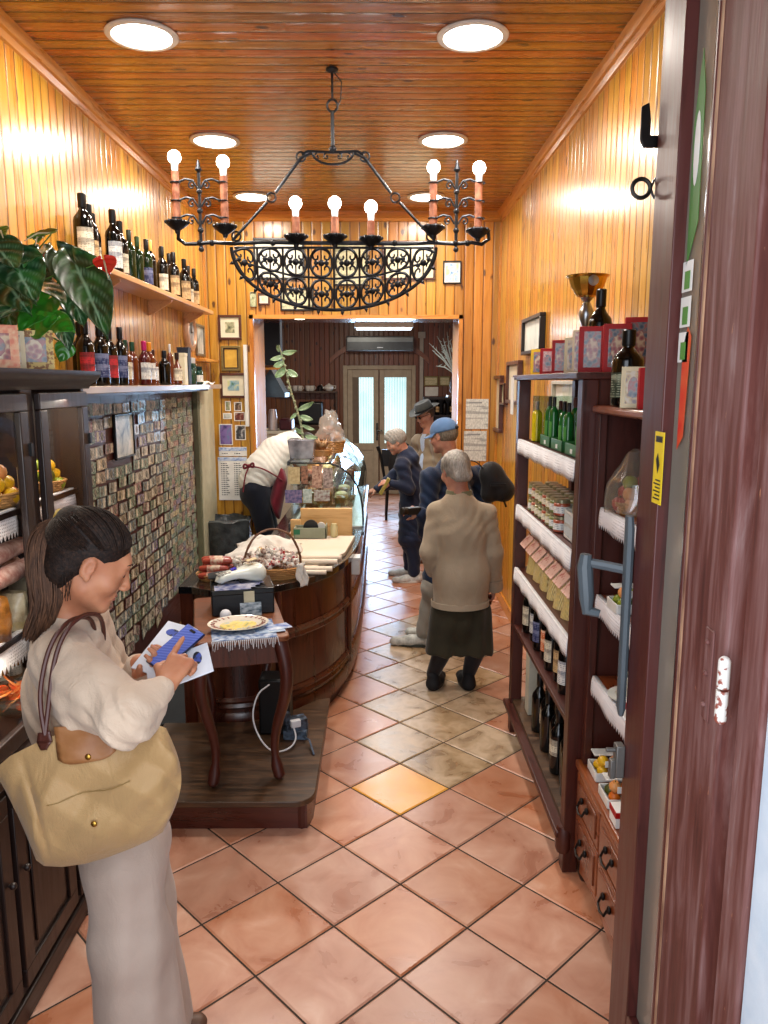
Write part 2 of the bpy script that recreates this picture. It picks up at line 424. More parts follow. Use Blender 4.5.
# cornices
cm = MB()
for x0, sg in ((XL, 1), (XR, -1)):
    cm.prism([(0, 0), (0, -.075), (.012, -.07), (.022, -.045), (.035, -.04), (.05, -.015), (.055, 0)], YB - .9, lambda a, b_, c, x0=x0, sg=sg: (x0 + sg * a, .9 + c, ZC + b_))
cm.build('trim_cornice_sides', W_honey, kind='structure', fix=True)
cm = MB(); cm.prism([(0, 0), (0, -.075), (.012, -.07), (.022, -.045), (.035, -.04), (.05, -.015), (.055, 0)], XR - XL, lambda a, b_, c: (XL + c, YB - a, ZC + b_))
cm.build('trim_cornice_back', W_honeyx, kind='structure', fix=True)
struct('trim_corner', W_honeyz, ((XL, YB - .02, 0), (XL + .02, YB, ZC - .075)), ((XR - .02, YB - .02, 0), (XR, YB, ZC - .075)))
struct('baseboard_right', W_honey, ((XR - .015, 1.2, 0), (XR, YB, .1)))
# front wall with the doorway we look through
struct('wall_front', plaster, ((.622, .86, 0), (XR + .12, 1.152, ZC)), ((XL - .12, .86, 0), (-.78, 1.0, ZC)), ((-.78, .86, 2.95), (.622, 1.0, ZC)))
# ---- far glazed door
fd = MB()
paintf = mat('aged cream door paint', '#a99e88', .45, bump=.1)
xa, xm, xb, zt = -.545, .0, .56, 2.16
Y0 = YF
fd.span((xa - .07, Y0 - .05, 0), (xa, Y0 + .02, zt + .07)); fd.span((xb, Y0 - .05, 0), (xb + .07, Y0 + .02, zt + .07)); fd.span((xa, Y0 - .05, zt), (xb, Y0 + .02, zt + .07))
fdo = fd.build('door_1', paintf, kind='structure', bevel=.004)
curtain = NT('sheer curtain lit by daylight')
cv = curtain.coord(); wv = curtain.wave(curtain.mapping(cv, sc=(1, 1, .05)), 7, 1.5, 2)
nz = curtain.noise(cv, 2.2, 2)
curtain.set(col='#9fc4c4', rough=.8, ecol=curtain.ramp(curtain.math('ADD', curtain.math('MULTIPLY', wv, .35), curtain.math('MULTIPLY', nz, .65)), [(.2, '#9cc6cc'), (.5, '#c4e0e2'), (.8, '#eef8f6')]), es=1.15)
for x0, x1, tag_ in ((xa + .005, xm - .01, 'l'), (xm + .01, xb - .005, 'r')):
    lf = MB(); w = .085
    lf.span((x0, Y0 - .045, .01), (x0 + w, Y0, zt - .005)); lf.span((x1 - w, Y0 - .045, .01), (x1, Y0, zt - .005))
    for z0, z1 in ((.01, .2), (.78, .9), (zt - .13, zt - .005)): lf.span((x0 + w, Y0 - .045, z0), (x1 - w, Y0, z1))
    lf.span((x0 + w, Y0 - .03, .2), (x1 - w, Y0 - .01, .78)); lf.span((x0 + w + .04, Y0 - .04, .26), (x1 - w - .04, Y0 - .028, .72))
    l = lf.build('door_leaf', paintf, fdo, bevel=.004)
    gx0 = x0 + w + (.11 if tag_ == 'l' else 0)
    if tag_ == 'l':
        sh = MB(); sh.span((x0 + w, Y0 - .04, .9), (gx0, Y0 - .012, zt - .13)); sh.build('shutter', mat('dark shutter', '#6b5d4c', .5), l)  # shutter strip in a darker tone than the door leaf
    p = MB(); p.grid(lambda u, v, a=gx0, b_=x1 - w: (a + (b_ - a) * u, Y0 - .006 + .004 * math.sin(u * 40), .9 + (zt - 1.03) * v), 24, 1); p.build('curtain', curtain.m, l)
    p = MB(); p.span((gx0, Y0 - .024, .9), (x1 - w, Y0 - .020, zt - .13)); p.build('pane', G_pane, l)
hb = MB(); hb.span((xm - .05, Y0 - .06, .95), (xm - .02, Y0 - .045, 1.25)); hb.tube([(xm - .035, Y0 - .06, 1.12), (xm - .035, Y0 - .1, 1.12), (xm + .06, Y0 - .1, 1.12)], .012)
hb.build('door_handle', black_pl, fdo)
ar = MB(); pts = []
for k in range(25):
    u = -1 + k / 12; pts.append((.01 + u * .85, 2.62 - .36 * abs(u) ** 2.2))
ar.rings([[(x, YF - .05, z), (x, YF, z), (x, YF, z + .09), (x, YF - .05, z + .09)] for x, z in pts])
ar.build('trim_arch', wood('arch wood', '#5a2c14', '#7c4420', axis=0), kind='structure', fix=True)
# ---- entrance leaf, open inwards, hinged on the right jamb
def worn():
    t = NT('worn dark red door paint'); c = t.coord()
    s = t.mapping(c, sc=(9, 9, 1.1)); n = t.noise(s, 2.2, 6, .65, .8); n2 = t.noise(t.mapping(c, sc=(60, 60, 2)), 1, 4)
    base = t.ramp(t.math('ADD', t.math('MULTIPLY', n, .65), t.math('MULTIPLY', n2, .35)), [(.3, '#3c1c1a'), (.46, '#5e342e'), (.58, '#775450'), (.72, '#948280')])
    ch = t.noise(t.mapping(c, sc=(40, 40, 9)), 1.2, 5, .7)
    base = t.mix(t.rng(ch, .68, .73), base, '#b07a58')
    t.set(col=base, rough=t.rng(n, .3, .7, .5, .68), coat=0, spec=.3); t.bump(n2, .25, .003); return t.m
W_door = worn()
W_doord = wood('dark red door wood', '#2a0f0d', '#4c1f1a', rough=.42, coat=.1)
XD = .61
dr = MB(); zt2 = 2.93
dr.span((XD, 1.66, .02), (XD + .045, 1.79, zt2)); dr.span((XD, 1.475, .02), (XD + .045, 1.66, .42)); dr.span((XD, 1.475, zt2 - .14), (XD + .045, 1.66, zt2))
d2 = dr.build('door_2', W_doord, kind='structure', bevel=.006)
for nm, y0, y1, m_ in (('glass_bead', 1.638, 1.66, W_doord), ('glass_bead', 1.475, 1.487, W_doord)):
    q = MB(); q.span((XD - .008, y0, .42), (XD + .02, y1, zt2 - .14)); q.build(nm, m_, d2, bevel=.003)
q = MB(); q.span((XD - .003, 1.283, .02), (XD + .045, 1.475, zt2)); hs_ = q.build('hinge_stile', W_door, d2, bevel=.006)
q = MB(); q.span((XD - .006, 1.468, .3), (XD + .002, 1.476, zt2)); q.build('worn_edge', mat('bare worn wood', '#b08a6c', .6, col2=lin('#6a4534'), scale=30, stretch=(1, 1, .2)), hs_)
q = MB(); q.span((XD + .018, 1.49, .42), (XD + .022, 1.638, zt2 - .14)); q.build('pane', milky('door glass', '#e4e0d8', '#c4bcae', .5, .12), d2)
bs = MB(); bs.span((XD + .01, 1.497, .42), (XD + .016, 1.532, zt2 - .14)); bs.build('steel_strip', mat('polished edge strip', '#8e9eae', .12, .9), d2)
# stickers on the glass
stk = MB(); stk.span((XD - .0105, 1.612, 1.69), (XD - .009, 1.665, 1.845)); s1 = stk.build('sticker', mat('yellow sticker', '#e8c81e', .5), d2)
q = MB(); q.span((XD - .0115, 1.62, 1.823), (XD - .0107, 1.657, 1.836))
for k in range(6): q.span((XD - .0115, 1.62, 1.70 + k * .008), (XD - .0107, 1.657 - .01 * (k % 2), 1.703 + k * .008))
q.add([(XD - .0115, 1.628, 1.775), (XD - .0115, 1.638, 1.755), (XD - .0115, 1.65, 1.785), (XD - .0115, 1.64, 1.80)], [(0, 1, 2, 3)])
q.build('print', black_pl, s1)
stk = MB(); stk.add([(XD + .012, 1.57, 1.84), (XD + .012, 1.60, 1.81), (XD + .012, 1.60, 2.02), (XD + .012, 1.58, 2.06), (XD + .012, 1.56, 2.04)], [(0, 1, 2, 3, 4)]); stk.build('sticker', mat('red sticker', '#c8281e', .4, col2=lin('#d86a3a'), scale=8), d2, angle=0)
stk = MB(); stk.prism([(1.565, 2.26), (1.61, 2.18), (1.615, 2.45), (1.59, 2.58), (1.57, 2.5)], .001, lambda a, b_, c: (XD + .012 + c, a, b_)); stg = stk.build('sticker', mat('green sticker', '#3f7a34', .5), d2, angle=0)
q = MB(); q.sphere((XD + .0115, 1.592, 2.40), (.0008, .014, .07)); q.build('print', white_paper, stg)
for k in range(3):
    stk = MB(); stk.span((XD + .012, 1.575, 1.99 + k * .07), (XD + .013, 1.625, 2.05 + k * .07)); s_ = stk.build('sticker', white_paper, d2)
    q = MB(); q.span((XD + .0105, 1.585, 1.995 + k * .07), (XD + .0115, 1.61, 2.03 + k * .07)); q.build('print', mat('green ink', '#4f8a3a', .5), s_)
# hardware
hd = MB(); y = 1.80
hd.prism([(-.075, .03), (-.045, .04), (-.035, .0), (-.035, -.04), (.0, -.04), (.0, -.07), (-.06, -.07), (-.075, -.05)], .008, lambda a, b_, c: (XD + .0 + a * .55 + .008, y + c, 2.52 + b_ * .85)); hd.build('door_hook', mat('dark bronze', '#2e2a28', .35, .9), d2, bevel=.002, fix=True)
hd = MB(); hd.tube([(XD - .026 + .02 * math.cos(a), y, 2.375 + .02 * math.sin(a)) for a in [k * PI / 10 for k in range(20)]], .005, loop=True); hd.tube([(XD - .006, y, 2.375), (XD + .004, y, 2.395), (XD + .01, y, 2.375), (XD + .004, y, 2.355), (XD - .006, y, 2.375)], .004)
hd.build('door_ring', MATS['dark bronze'], d2)
gh = mat('grey painted handle', '#4e575d', .45, bump=.1)
hd = MB(); ya = 1.80
hd.tube([(XD - .012, ya, 1.635), (XD - .010, ya, 1.60), (XD - .008, ya, 1.15), (XD - .008, ya, 1.13)], [.016, .019, .018, .010], flat=.6)
hd.tube([(XD - .01, ya + .01, 1.50), (XD - .06, ya + .04, 1.505), (XD - .098, ya + .05, 1.51)], .012)
hd.tube([(XD - .098, ya + .05, 1.53), (XD - .100, ya + .05, 1.50), (XD - .092, ya + .05, 1.42), (XD - .088, ya + .05, 1.385), (XD - .06, ya + .04, 1.38)], [.014, .019, .019, .016, .010], n=10)
hd.build('pull_handle', gh, d2)
hd = MB(); hd.span((XD - .022, 1.77, .975), (XD, 1.80, 1.06)); hd.span((XD - .034, 1.775, .97), (XD - .020, 1.795, 1.02)); hd.tube([(XD - .02, 1.785, 1.045), (XD - .045, 1.785, 1.045)], .006)
hd.build('lock_case', mat('worn zinc', '#6d6a66', .45, .6), d2, bevel=.003)
# hinge painted over
hg = MB()
hg.tube([(XD - .012, 1.262, 1.47), (XD - .012, 1.262, 1.425)], .0105, n=12); hg.tube([(XD - .012, 1.262, 1.42), (XD - .012, 1.262, 1.37)], .0105, n=12); hg.sphere((XD - .012, 1.262, 1.472), .0105); hg.sphere((XD - .012, 1.262, 1.368), .0105)
hg.build('hinge_barrel', mat('chipped white paint', '#d8d4cc', .5, col2=lin('#8c4a3c'), scale=60, contrast=(.55, .62)), d2)
hp = MB(); hp.span((XD - .006, 1.325, 1.33), (XD - .002, 1.36, 1.505))
for k in (1.36, 1.42, 1.48): hp.sphere((XD - .008, 1.342, k), .005)
hp.build('hinge_plate', W_door, d2, bevel=.002)
# door frame and jamb
struct('door_frame', W_door, ((XD + .002, 1.155, 0), (XD + .075, 1.236, 3.0)), ((-.78, 1.0, 2.95), (XD + .03, 1.1, 3.02)), bevel=.006)
struct('trim_jamb', W_honeyz, ((XD + .03, 1.236, 0), (XD + .06, 1.285, 2.95)))
# ---- recessed downlights
bulb_w = emis('downlight diffuser', '#fff6ea', 16)
lamps = [(-1.015, 3.59), (.405, 3.59), (-1.01, 5.05), (.395, 5.03), (-1.015, 6.49), (.38, 6.49)]
names = ['white recessed ceiling light nearest the camera on the left side', 'white recessed ceiling light nearest the camera on the right side', 'recessed ceiling light behind the left chandelier candles, middle of the left row',
  'recessed ceiling light above the right chandelier candles, middle of the right row', 'farthest recessed ceiling light of the left row', 'farthest recessed ceiling light of the right row']
for (x, y), nm in zip(lamps, names):
    t = thing('ceiling_light', nm, 'light', (x, y, ZC), 'recessed ceiling lights')
    q = MB(); q.lathe([(.15, 0), (.155, -.006), (.15, -.012), (.128, -.014), (.124, -.008), (.124, 0)], (x, y, ZC), 36); q.build('trim_ring', mat('white enamel', '#d8d8d4', .4), t)
    q = MB(); q.lathe([(.124, -.002), (.122, -.011), (.0, -.012)], (x, y, ZC), 36, caps=(True, False)); q.build('diffuser', bulb_w, t)
def area(name, loc, rot, size, power, col, shape='DISK', sy=None):
    l = bpy.data.lights.new(name, 'AREA'); l.energy = power; l.color = lin(col); l.shape = shape; l.size = size
    if sy: l.size_y = sy
    o = bpy.data.objects.new(name, l); COL.objects.link(o); o.location = loc; o.rotation_euler = rot; return o
for (x, y) in lamps: area('downlight', (x, y, ZC - .02), (0, 0, 0), .23, 24, '#fff6ea')
for x, nm in ((-.745, 'small bright spotlight in the soffit above the plant'), (.3, 'small spotlight at the right of the soffit above the air conditioner')):
    q = MB(); q.lathe([(.05, 0), (.05, -.006), (.036, -.008), (.0, -.009)], (x, 7.4, OT - .008), 18, mi=0); o = q.build('soffit_spotlight', emis('spot', '#fff4e0', 9), label=nm, cat='light')
    area('soffit_lamp', (x, 7.4, OT - .03), (0, 0, 0), .07, 7, '#fff0dc')
# fluorescent fixture in the back room
q = MB(); q.span((-.25, 8.0, 2.50), (.35, 8.16, 2.56)); fx = q.build('batten_light', mat('white enamel', '#d8d8d4'), label='long white batten light under the ceiling of the back passage', cat='light')
q = MB(); q.tube([(-.23, 8.08, 2.49), (.33, 8.08, 2.49)], .014); q.build('tube', emis('fluorescent tube', '#e8f4ff', 6), fx)
area('batten_lamp', (.05, 8.08, 2.46), (0, 0, 0), .6, 22, '#eef6ff', 'RECTANGLE', .1)
# ---- daylight
area('daylight_far_door', (0.05, YF - .15, 1.5), (math.radians(-90), 0, 0), .95, 75, '#b4d8ff', 'RECTANGLE', 1.1)
area('back_room_lamp', (-.3, 10.5, 3.15), (0, 0, 0), .5, 70, '#fff0dc')
w = bpy.data.worlds.new('sky'); scene.world = w; w.use_nodes = True
bg = w.node_tree.nodes['Background']; bg.inputs[0].default_value = rgba('#dfe8f2'); bg.inputs[1].default_value = 1.0
area('daylight_entrance', (-.1, .55, 1.75), (math.radians(82), 0, 0), 1.2, 30, '#eef4ff', 'RECTANGLE', 2.0)
# ---- camera
cd = bpy.data.cameras.new('camera'); cam = bpy.data.objects.new('camera', cd); COL.objects.link(cam)
cam.location = (0, 0, CZ); cam.rotation_euler = (PI / 2 - PIT, 0, -YAW)
cd.sensor_fit = 'VERTICAL'; cd.sensor_height = 36; cd.lens = F / 1024 * 36; cd.clip_start = .05; cd.clip_end = 60
scene.camera = cam
scene.view_settings.view_transform = 'Standard'; scene.view_settings.look = 'None'; scene.view_settings.gamma = 1; scene.view_settings.use_curve_mapping = False
scene.view_settings.exposure = 0.0
# ================================================================== generic props
def capsule_mat(c): return mat('capsule ' + c, c, .35, .2)
G_dark = mat('dark wine glass', '#050606', .12, coat=.1, spec=.5)
G_green = mat('green bottle glass', '#12280f', .12, coat=.1, spec=.5)
G_amber = mat('amber liqueur glass', '#5a2410', .1, coat=.6)
G_rose = mat('ruby liqueur glass', '#4a1418', .1, coat=.6)
def label_mat(n, paper, ink, sc=40):
    if n in MATS: return MATS[n]
    t = NT(n); c = t.coord(); s = t.sep(c)
    lines = t.rng(t.wave(t.mapping(c, sc=(1, 1, 1)), sc, 0, 0, 'Z'), .55, .7)
    brk = t.rng(t.noise(t.mapping(c, sc=(60, 60, 20)), 2, 2), .45, .55)
    band = t.rng(t.noise(t.mapping(c, sc=(2, 2, 18)), 1.3, 1), .52, .56)
    f = t.math('MULTIPLY', t.math('MULTIPLY', lines, brk), .75)
    col = t.mix(f, paper, ink); col = t.mix(t.math('MULTIPLY', band, .55), col, ink)
    t.set(col=col, rough=.6); MATS[n] = t.m; return t.m
L_cream = label_mat('cream wine label', '#d8d0b8', '#4a3f3a')
L_white = label_mat('white wine label', '#dcdcd6', '#3c4a66')
L_red = label_mat('red wine label', '#b8202a', '#1a0a0c')
L_blue = label_mat('blue wine label', '#1c2a5a', '#8a90b0')
L_tan = label_mat('tan wine label', '#c8a878', '#4a2a1a')
L_orange = label_mat('orange wine label', '#c8602a', '#f0dcc0')
def bottle(name, label, loc, h=.3, r=.038, glass=G_dark, cap='#141414', lab=L_cream, group=None, facing=0, lab_z=(.16, .46), shape='wine', cat='bottle', span_=.9):
    """bottle standing with its label turned towards 'facing' (angle in plan)"""
    t = thing(name, label, cat, loc, group)
    x, y, z = loc
    if shape == 'wine': prof = [(r*.6, 0), (r*.93, .002), (r, .012), (r, h*.60), (r*.92, h*.66), (r*.55, h*.73), (r*.36, h*.78), (r*.33, h*.96), (r*.40, h*.965), (r*.40, h*.99), (r*.3, h)]
    elif shape == 'flask': prof = [(r*.6, 0), (r, .01), (r*1.02, h*.4), (r*.8, h*.56), (r*.4, h*.68), (r*.33, h*.74), (r*.33, h*.98), (r*.3, h)]
    elif shape == 'jar': prof = [(r*.7, 0), (r, .008), (r, h*.7), (r*.85, h*.78), (r*.7, h*.8), (r*.7, h*.98), (r*.6, h)]
    else: prof = [(r*.6, 0), (r, .006), (r, h*.68), (r*.9, h*.74), (r*.42, h*.8), (r*.38, h*.98), (r*.34, h)]
    b = MB(); b.lathe([(a, c_ + z) for a, c_ in prof], (x, y, 0), 18); bo = b.build('glass_body', glass, t)
    c0 = h * (.80 if shape != 'jar' else .8); rr = r * (.43 if shape != 'jar' else .8)
    b = MB(); b.lathe([(rr*.92, z + c0), (rr, z + c0 + .003), (rr, z + h * 1.0), (rr * .85, z + h * 1.012), (.001, z + h * 1.014)], (x, y, 0), 14); b.build('capsule', capsule_mat(cap), t)
    if lab:
        b = MB(); n = 8; zs = (z + h * lab_z[0], z + h * lab_z[1])
        b.grid(lambda u, v: (x + math.cos(facing + (u - .5) * 2 * span_) * r * 1.03, y + math.sin(facing + (u - .5) * 2 * span_) * r * 1.03, zs[0] + (zs[1] - zs[0]) * v), n, 1)
        b.build('paper_label', lab, t)
    return t
FR = -1.0   # direction labels on the left wall face: towards the customer side and the door
# ------------------------------------------------------------------ upper wall shelf on the left
ZU = 2.525
sh = MB(); sh.span((XL + .001, 3.74, ZU - .03), (-1.36, 6.5, ZU))
shelf = sh.build('wall_shelf', wood('pale shelf wood', '#a8683a', '#cf9a66', axis=1, rough=.35), bevel=.003, label='upper long wooden wall shelf on the left wall holding dark wine bottles', cat='shelf')
for y in (4.3, 5.35, 6.3):
    b = MB(); b.prism([(0, 0), (.16, 0), (.16, -.012), (.03, -.09), (0, -.1)], .02, lambda a, b_, c, y=y: (XL + .001 + a, y + c, ZU - .03 + b_)); b.build('bracket', MATS['pale shelf wood'], shelf)
ub = [(3.90, -1.43, .315, .047, '#141416', L_cream, 'wide dark bottle with cream landscape label, first on the upper shelf'),
 (4.06, -1.46, .30, .044, '#141416', L_tan, 'dark bottle with tan label, second on the upper shelf beside the widest bottle'),
 (4.22, -1.50, .29, .04, '#141416', L_cream, 'dark bottle standing back by the wall, third on the upper shelf'),
 (4.30, -1.42, .325, .044, '#111113', L_white, 'tallest dark bottle with white label near the left end of the upper shelf'),
 (4.47, -1.44, .30, .042, '#111113', L_cream, 'dark bottle with low cream label, right of the tallest upper shelf bottle'),
 (4.66, -1.45, .29, .034, '#22301c', None, 'slim green-necked bottle, left one of the two on the upper shelf'),
 (4.81, -1.45, .28, .034, '#2a4a22', None, 'slim green-necked bottle, right one of the two on the upper shelf'),
 (4.96, -1.44, .29, .036, '#111113', L_blue, 'dark bottle with blue label right of the green-necked pair on the upper shelf'),
 (5.11, -1.46, .31, .036, '#d8b45a', None, 'dark bottle with a gold foil neck in the middle of the upper shelf'),
 (5.27, -1.43, .30, .037, '#111113', L_cream, 'dark bottle with small cream diamond label right of the gold-necked bottle'),
 (5.40, -1.47, .31, .037, '#111113', None, 'plain unlabelled black bottle right of centre on the upper shelf'),
 (5.56, -1.43, .31, .040, '#111113', L_tan, 'tan-labelled dark bottle right of the plain black one mid upper shelf'),
 (5.68, -1.49, .32, .036, '#111113', None, 'plain black bottle against the wall on the right half of the upper shelf'),
 (5.86, -1.43, .31, .042, '#111113', L_tan, 'round-shouldered dark bottle with tan label, third from the right end of the upper shelf'),
 (6.06, -1.45, .29, .036, '#111113', L_cream, 'slim dark bottle second from the right end of the upper shelf'),
 (6.20, -1.44, .29, .038, '#111113', L_tan, 'last dark bottle at the right end of the upper shelf')]
for y, x, h, r, cap, lab, nm in ub:
    bottle('wine_bottle', nm, (x, y, ZU), h, r, G_green if 'green-necked' in nm else G_dark, cap, lab, 'bottles on the upper left wall shelf', FR, (.08, .50) if h > .3 else (.08, .42))
# ------------------------------------------------------------------ lower wall shelf
ZL = 1.93
sh = MB(); sh.span((XL + .001, 3.35, ZL - .035), (-1.34, 6.62, ZL))
pale = mat('pale painted shelf edge', '#b9a48e', .3, col2=lin('#8a6a4c'), scale=3, stretch=(1, .4, 1), coat=.4)
shelf2 = sh.build('wall_shelf', pale, bevel=.003, label='lower long pale wall shelf crowded with liqueur bottles, above the banknote board', cat='shelf')
b = MB(); b.span((-1.455, 3.4, ZL - .05), (-1.445, 6.3, ZL - .036)); b.span((-1.395, 3.4, ZL - .05), (-1.385, 6.3, ZL - .036)); b.build('glass_rail', W_mahy, shelf2)
lb = [(3.80, -1.42, .31, .042, G_dark, '#0d0d0f', L_red, 'wine', 'red-labelled black bottle at the left end of the lower shelf by the cabinet cornice'),
 (3.92, -1.49, .31, .04, G_dark, '#0d0d0f', None, 'wine', 'unlabelled black bottle at the left end of the lower shelf by the wall'),
 (3.97, -1.41, .31, .042, G_dark, '#0d0d0f', L_blue, 'wine', 'black bottle with dark blue label, left group of the lower shelf'),
 (4.10, -1.41, .30, .044, G_dark, '#15151a', L_red, 'wine', 'black bottle with a broad bright red label on the lower shelf'),
 (4.22, -1.48, .31, .04, G_dark, '#0d0d0f', None, 'wine', 'black bottle behind the red-labelled bottle on the lower shelf'),
 (4.28, -1.41, .31, .036, G_dark, '#0b0b12', L_blue, 'wine', 'black bottle with narrow navy label right of the red-labelled bottle'),
 (4.42, -1.43, .25, .034, G_amber, '#20402c', L_cream, 'wine', 'amber bottle with dark green cap and cream label on the lower shelf'),
 (4.53, -1.46, .25, .034, G_rose, '#5a1420', L_cream, 'wine', 'ruby bottle with maroon cap on the lower shelf'),
 (4.64, -1.46, .25, .034, G_amber, '#1d4a36', None, 'wine', 'amber bottle with green cap and no label on the lower shelf'),
 (4.74, -1.42, .26, .036, G_rose, '#c02468', L_white, 'wine', 'ruby bottle with a bright pink cap on the lower shelf'),
 (4.88, -1.43, .26, .036, G_amber, '#e08a18', L_white, 'wine', 'amber bottle with a bright orange cap on the lower shelf'),
 (4.98, -1.44, .22, .036, G_amber, '#3a1c14', L_white, 'wine', 'amber bottle with white label right of the orange-capped bottle'),
 (5.07, -1.49, .24, .036, G_dark, '#101420', None, 'wine', 'dark bottle by the wall behind the amber bottles of the lower shelf'),
 (5.14, -1.41, .22, .038, G_dark, '#101420', None, 'wine', 'squat near-black bottle in the middle of the lower shelf'),
 (5.32, -1.42, .27, .020, G_amber, '#c9c9c9', None, 'tall', 'slim tall bottle with silver cap on the lower shelf'),
 (5.42, -1.44, .23, .018, G_amber, '#d0b060', None, 'tall', 'slim bottle with gold cap right of the silver-capped one'),
 (5.50, -1.42, .22, .036, G_amber, '#2a1a14', L_cream, 'flask', 'round amber flask right of the slim bottles on the lower shelf'),
 (5.90, -1.42, .15, .036, mat('teal green glass', '#0e3a30', .1, coat=.5), '#12382e', None, 'jar', 'squat dark green jar near the right end of the lower shelf'),
 (6.02, -1.44, .20, .034, MATS['teal green glass'], '#c2c2c2', None, 'jar', 'dark green jar with silver lid near the right end of the lower shelf'),
 (6.16, -1.42, .14, .032, MATS['teal green glass'], '#122a2a', L_white, 'jar', 'last small green jar at the right end of the lower shelf')]
for y, x, h, r, gl, cap, lab, shp, nm in lb:
    bottle('liqueur_bottle', nm, (x, y, ZL), h, r, gl, cap, lab, 'bottles on the lower left wall shelf', FR, (.14, .52), shp)
for y0, y1, h, c, nm in ((5.60, 5.68, .225, '#d8cfb0', 'tall cream gift box on the lower shelf'), (5.71, 5.79, .27, '#141c2c', 'tall navy gift box behind the cream box on the lower shelf')):
    b = MB(); b.span((-1.47, y0, ZL), (-1.39, y1, ZL + h - .02)); o = b.build('gift_box', mat('card ' + c, c, .5), bevel=.002, label=nm, cat='box')
    b = MB(); b.span((-1.472, y0 - .002, ZL + h - .02), (-1.388, y1 + .002, ZL + h)); b.build('lid', MATS['card ' + c], o)
b = MB(); b.grid(lambda u, v: (-1.5 + .12 * u, 6.3 + .25 * v, ZL + .012 + .018 * math.sin(u * 7) * math.cos(v * 6)), 8, 8, th=.006, nrm=(0, 0, -1)); b.build('folded_cloth', white_paper, label='white crumpled cloth at the right end of the lower shelf', cat='cloth')
# hanging stemware
G_stem = glassmat('stemware glass', '#f4f8f8', .06, .0, 1.22)
def stem(y, x, lab):
    t = thing('wine_glass', lab, 'glass', (x, y, ZL - .05), 'stem glasses hanging under the lower shelf')
    z = ZL - .036
    b = MB(); b.lathe([(.032, z), (.032, z - .002), (.004, z - .006), (.0035, z - .07), (.010, z - .078)], (x, y, 0), 12); b.build('stem', G_stem, t)
    b = MB(); b.lathe([(.010, z - .078), (.028, z - .092), (.034, z - .115), (.031, z - .15)], (x, y, 0), 12, caps=(False, False)); b.build('bowl', G_stem, t)
for k in range(12): stem(3.75 + k * .21, -1.42, 'empty stem glass hanging upside down in the row under the lower shelf')
# ------------------------------------------------------------------ banknote board
b = MB(); b.span((XL + .001, 2.98, .12), (XL + .02, 6.44, 1.885)); bd = b.build('notice_board', W_mahy, bevel=.003, label='large brown board on the left wall covered with banknotes', cat='board')
def note_mat(name, hues, use_obj=True):
    t = NT(name); c = t.coord(); s = t.sep(c)
    if use_obj:
        oi = t.n.new('ShaderNodeObjectInfo'); R = oi.outputs['Random']
    else:
        R = t.wnoise(t.comb(t.math('FLOOR', t.math('DIVIDE', s[1], .08)), t.math('FLOOR', t.math('DIVIDE', s[2], .04)), 1))[0]
    base = t.ramp(R, [(k / len(hues), h) for k, h in enumerate(hues)], 'CONSTANT')
    n = t.noise(t.mapping(c, sc=(40, 40, 40)), 2.2, 3)
    pat = t.voro(t.mapping(c, sc=(40, 40, 40)), 1.6)
    col = t.mix(t.rng(n, .42, .6, 0, .55), base, '#e0d6c0'); col = t.mix(t.rng(pat, .35, .6, 0, .5), col, '#3e3830')
    t.set(col=col, rough=.55, coat=.35, coatr=.15); return t.m
NH = ['#5f8060', '#a08764', '#8c5a58', '#54707c', '#c0aa7c', '#a06060', '#4f7a5c', '#b4aa94', '#7a6690', '#98886a', '#5e7f5c', '#c8b498', '#6c8c84', '#8c948c']
N_a = note_mat('banknote print', NH); 
N_face = mat('banknote portrait', '#4a4640', .6, col2=lin('#8a8068'), scale=60); N_pale = mat('banknote watermark field', '#d8ccb4', .6, col2=lin('#b0a48c'), scale=50)
XN = XL + .022
def note_mesh(kind):
    w, h = ((.140, .062), (.130, .058), (.150, .066))[kind]
    q = MB(); q.box((0, 0, 0), (.0008, w, h))
    x = .0008; sg = 1 if kind != 1 else -1
    n = 10; q.add([(x, sg * .022 + math.cos(2*PI*k/n) * .018, math.sin(2*PI*k/n) * .025) for k in range(n)], [tuple(range(n))], 1)
    q.add([(x, -sg * .05, -.026), (x, -sg * .022, -.026), (x, -sg * .022, .026), (x, -sg * .05, .026)], [(0, 1, 2, 3)], 2)
    me = bpy.data.meshes.new('banknote'); me.from_pydata(q.v, [], q.f); [me.materials.append(m_) for m_ in (N_a, N_face, N_pale)]
    me.polygons.foreach_set('material_index', q.mi); return me
NM = [note_mesh(k) for k in range(3)]
cells = []
zr = 0
for r_ in range(22):
    z = .40 + r_ * .0735
    if z > 1.83: break
    for c_ in range(21):
        y = 3.10 + c_ * .158 + (.03 if r_ % 2 else 0)
        if y > 6.36: continue
        if 4.38 < y < 4.86 and 1.47 < z < 1.79: continue
        cells.append((y, z))
low = [(3.4 + .16 * k + rnd.uniform(-.03, .03), .34 + rnd.uniform(-.02, .02)) for k in range(12)]
cells = low + cells
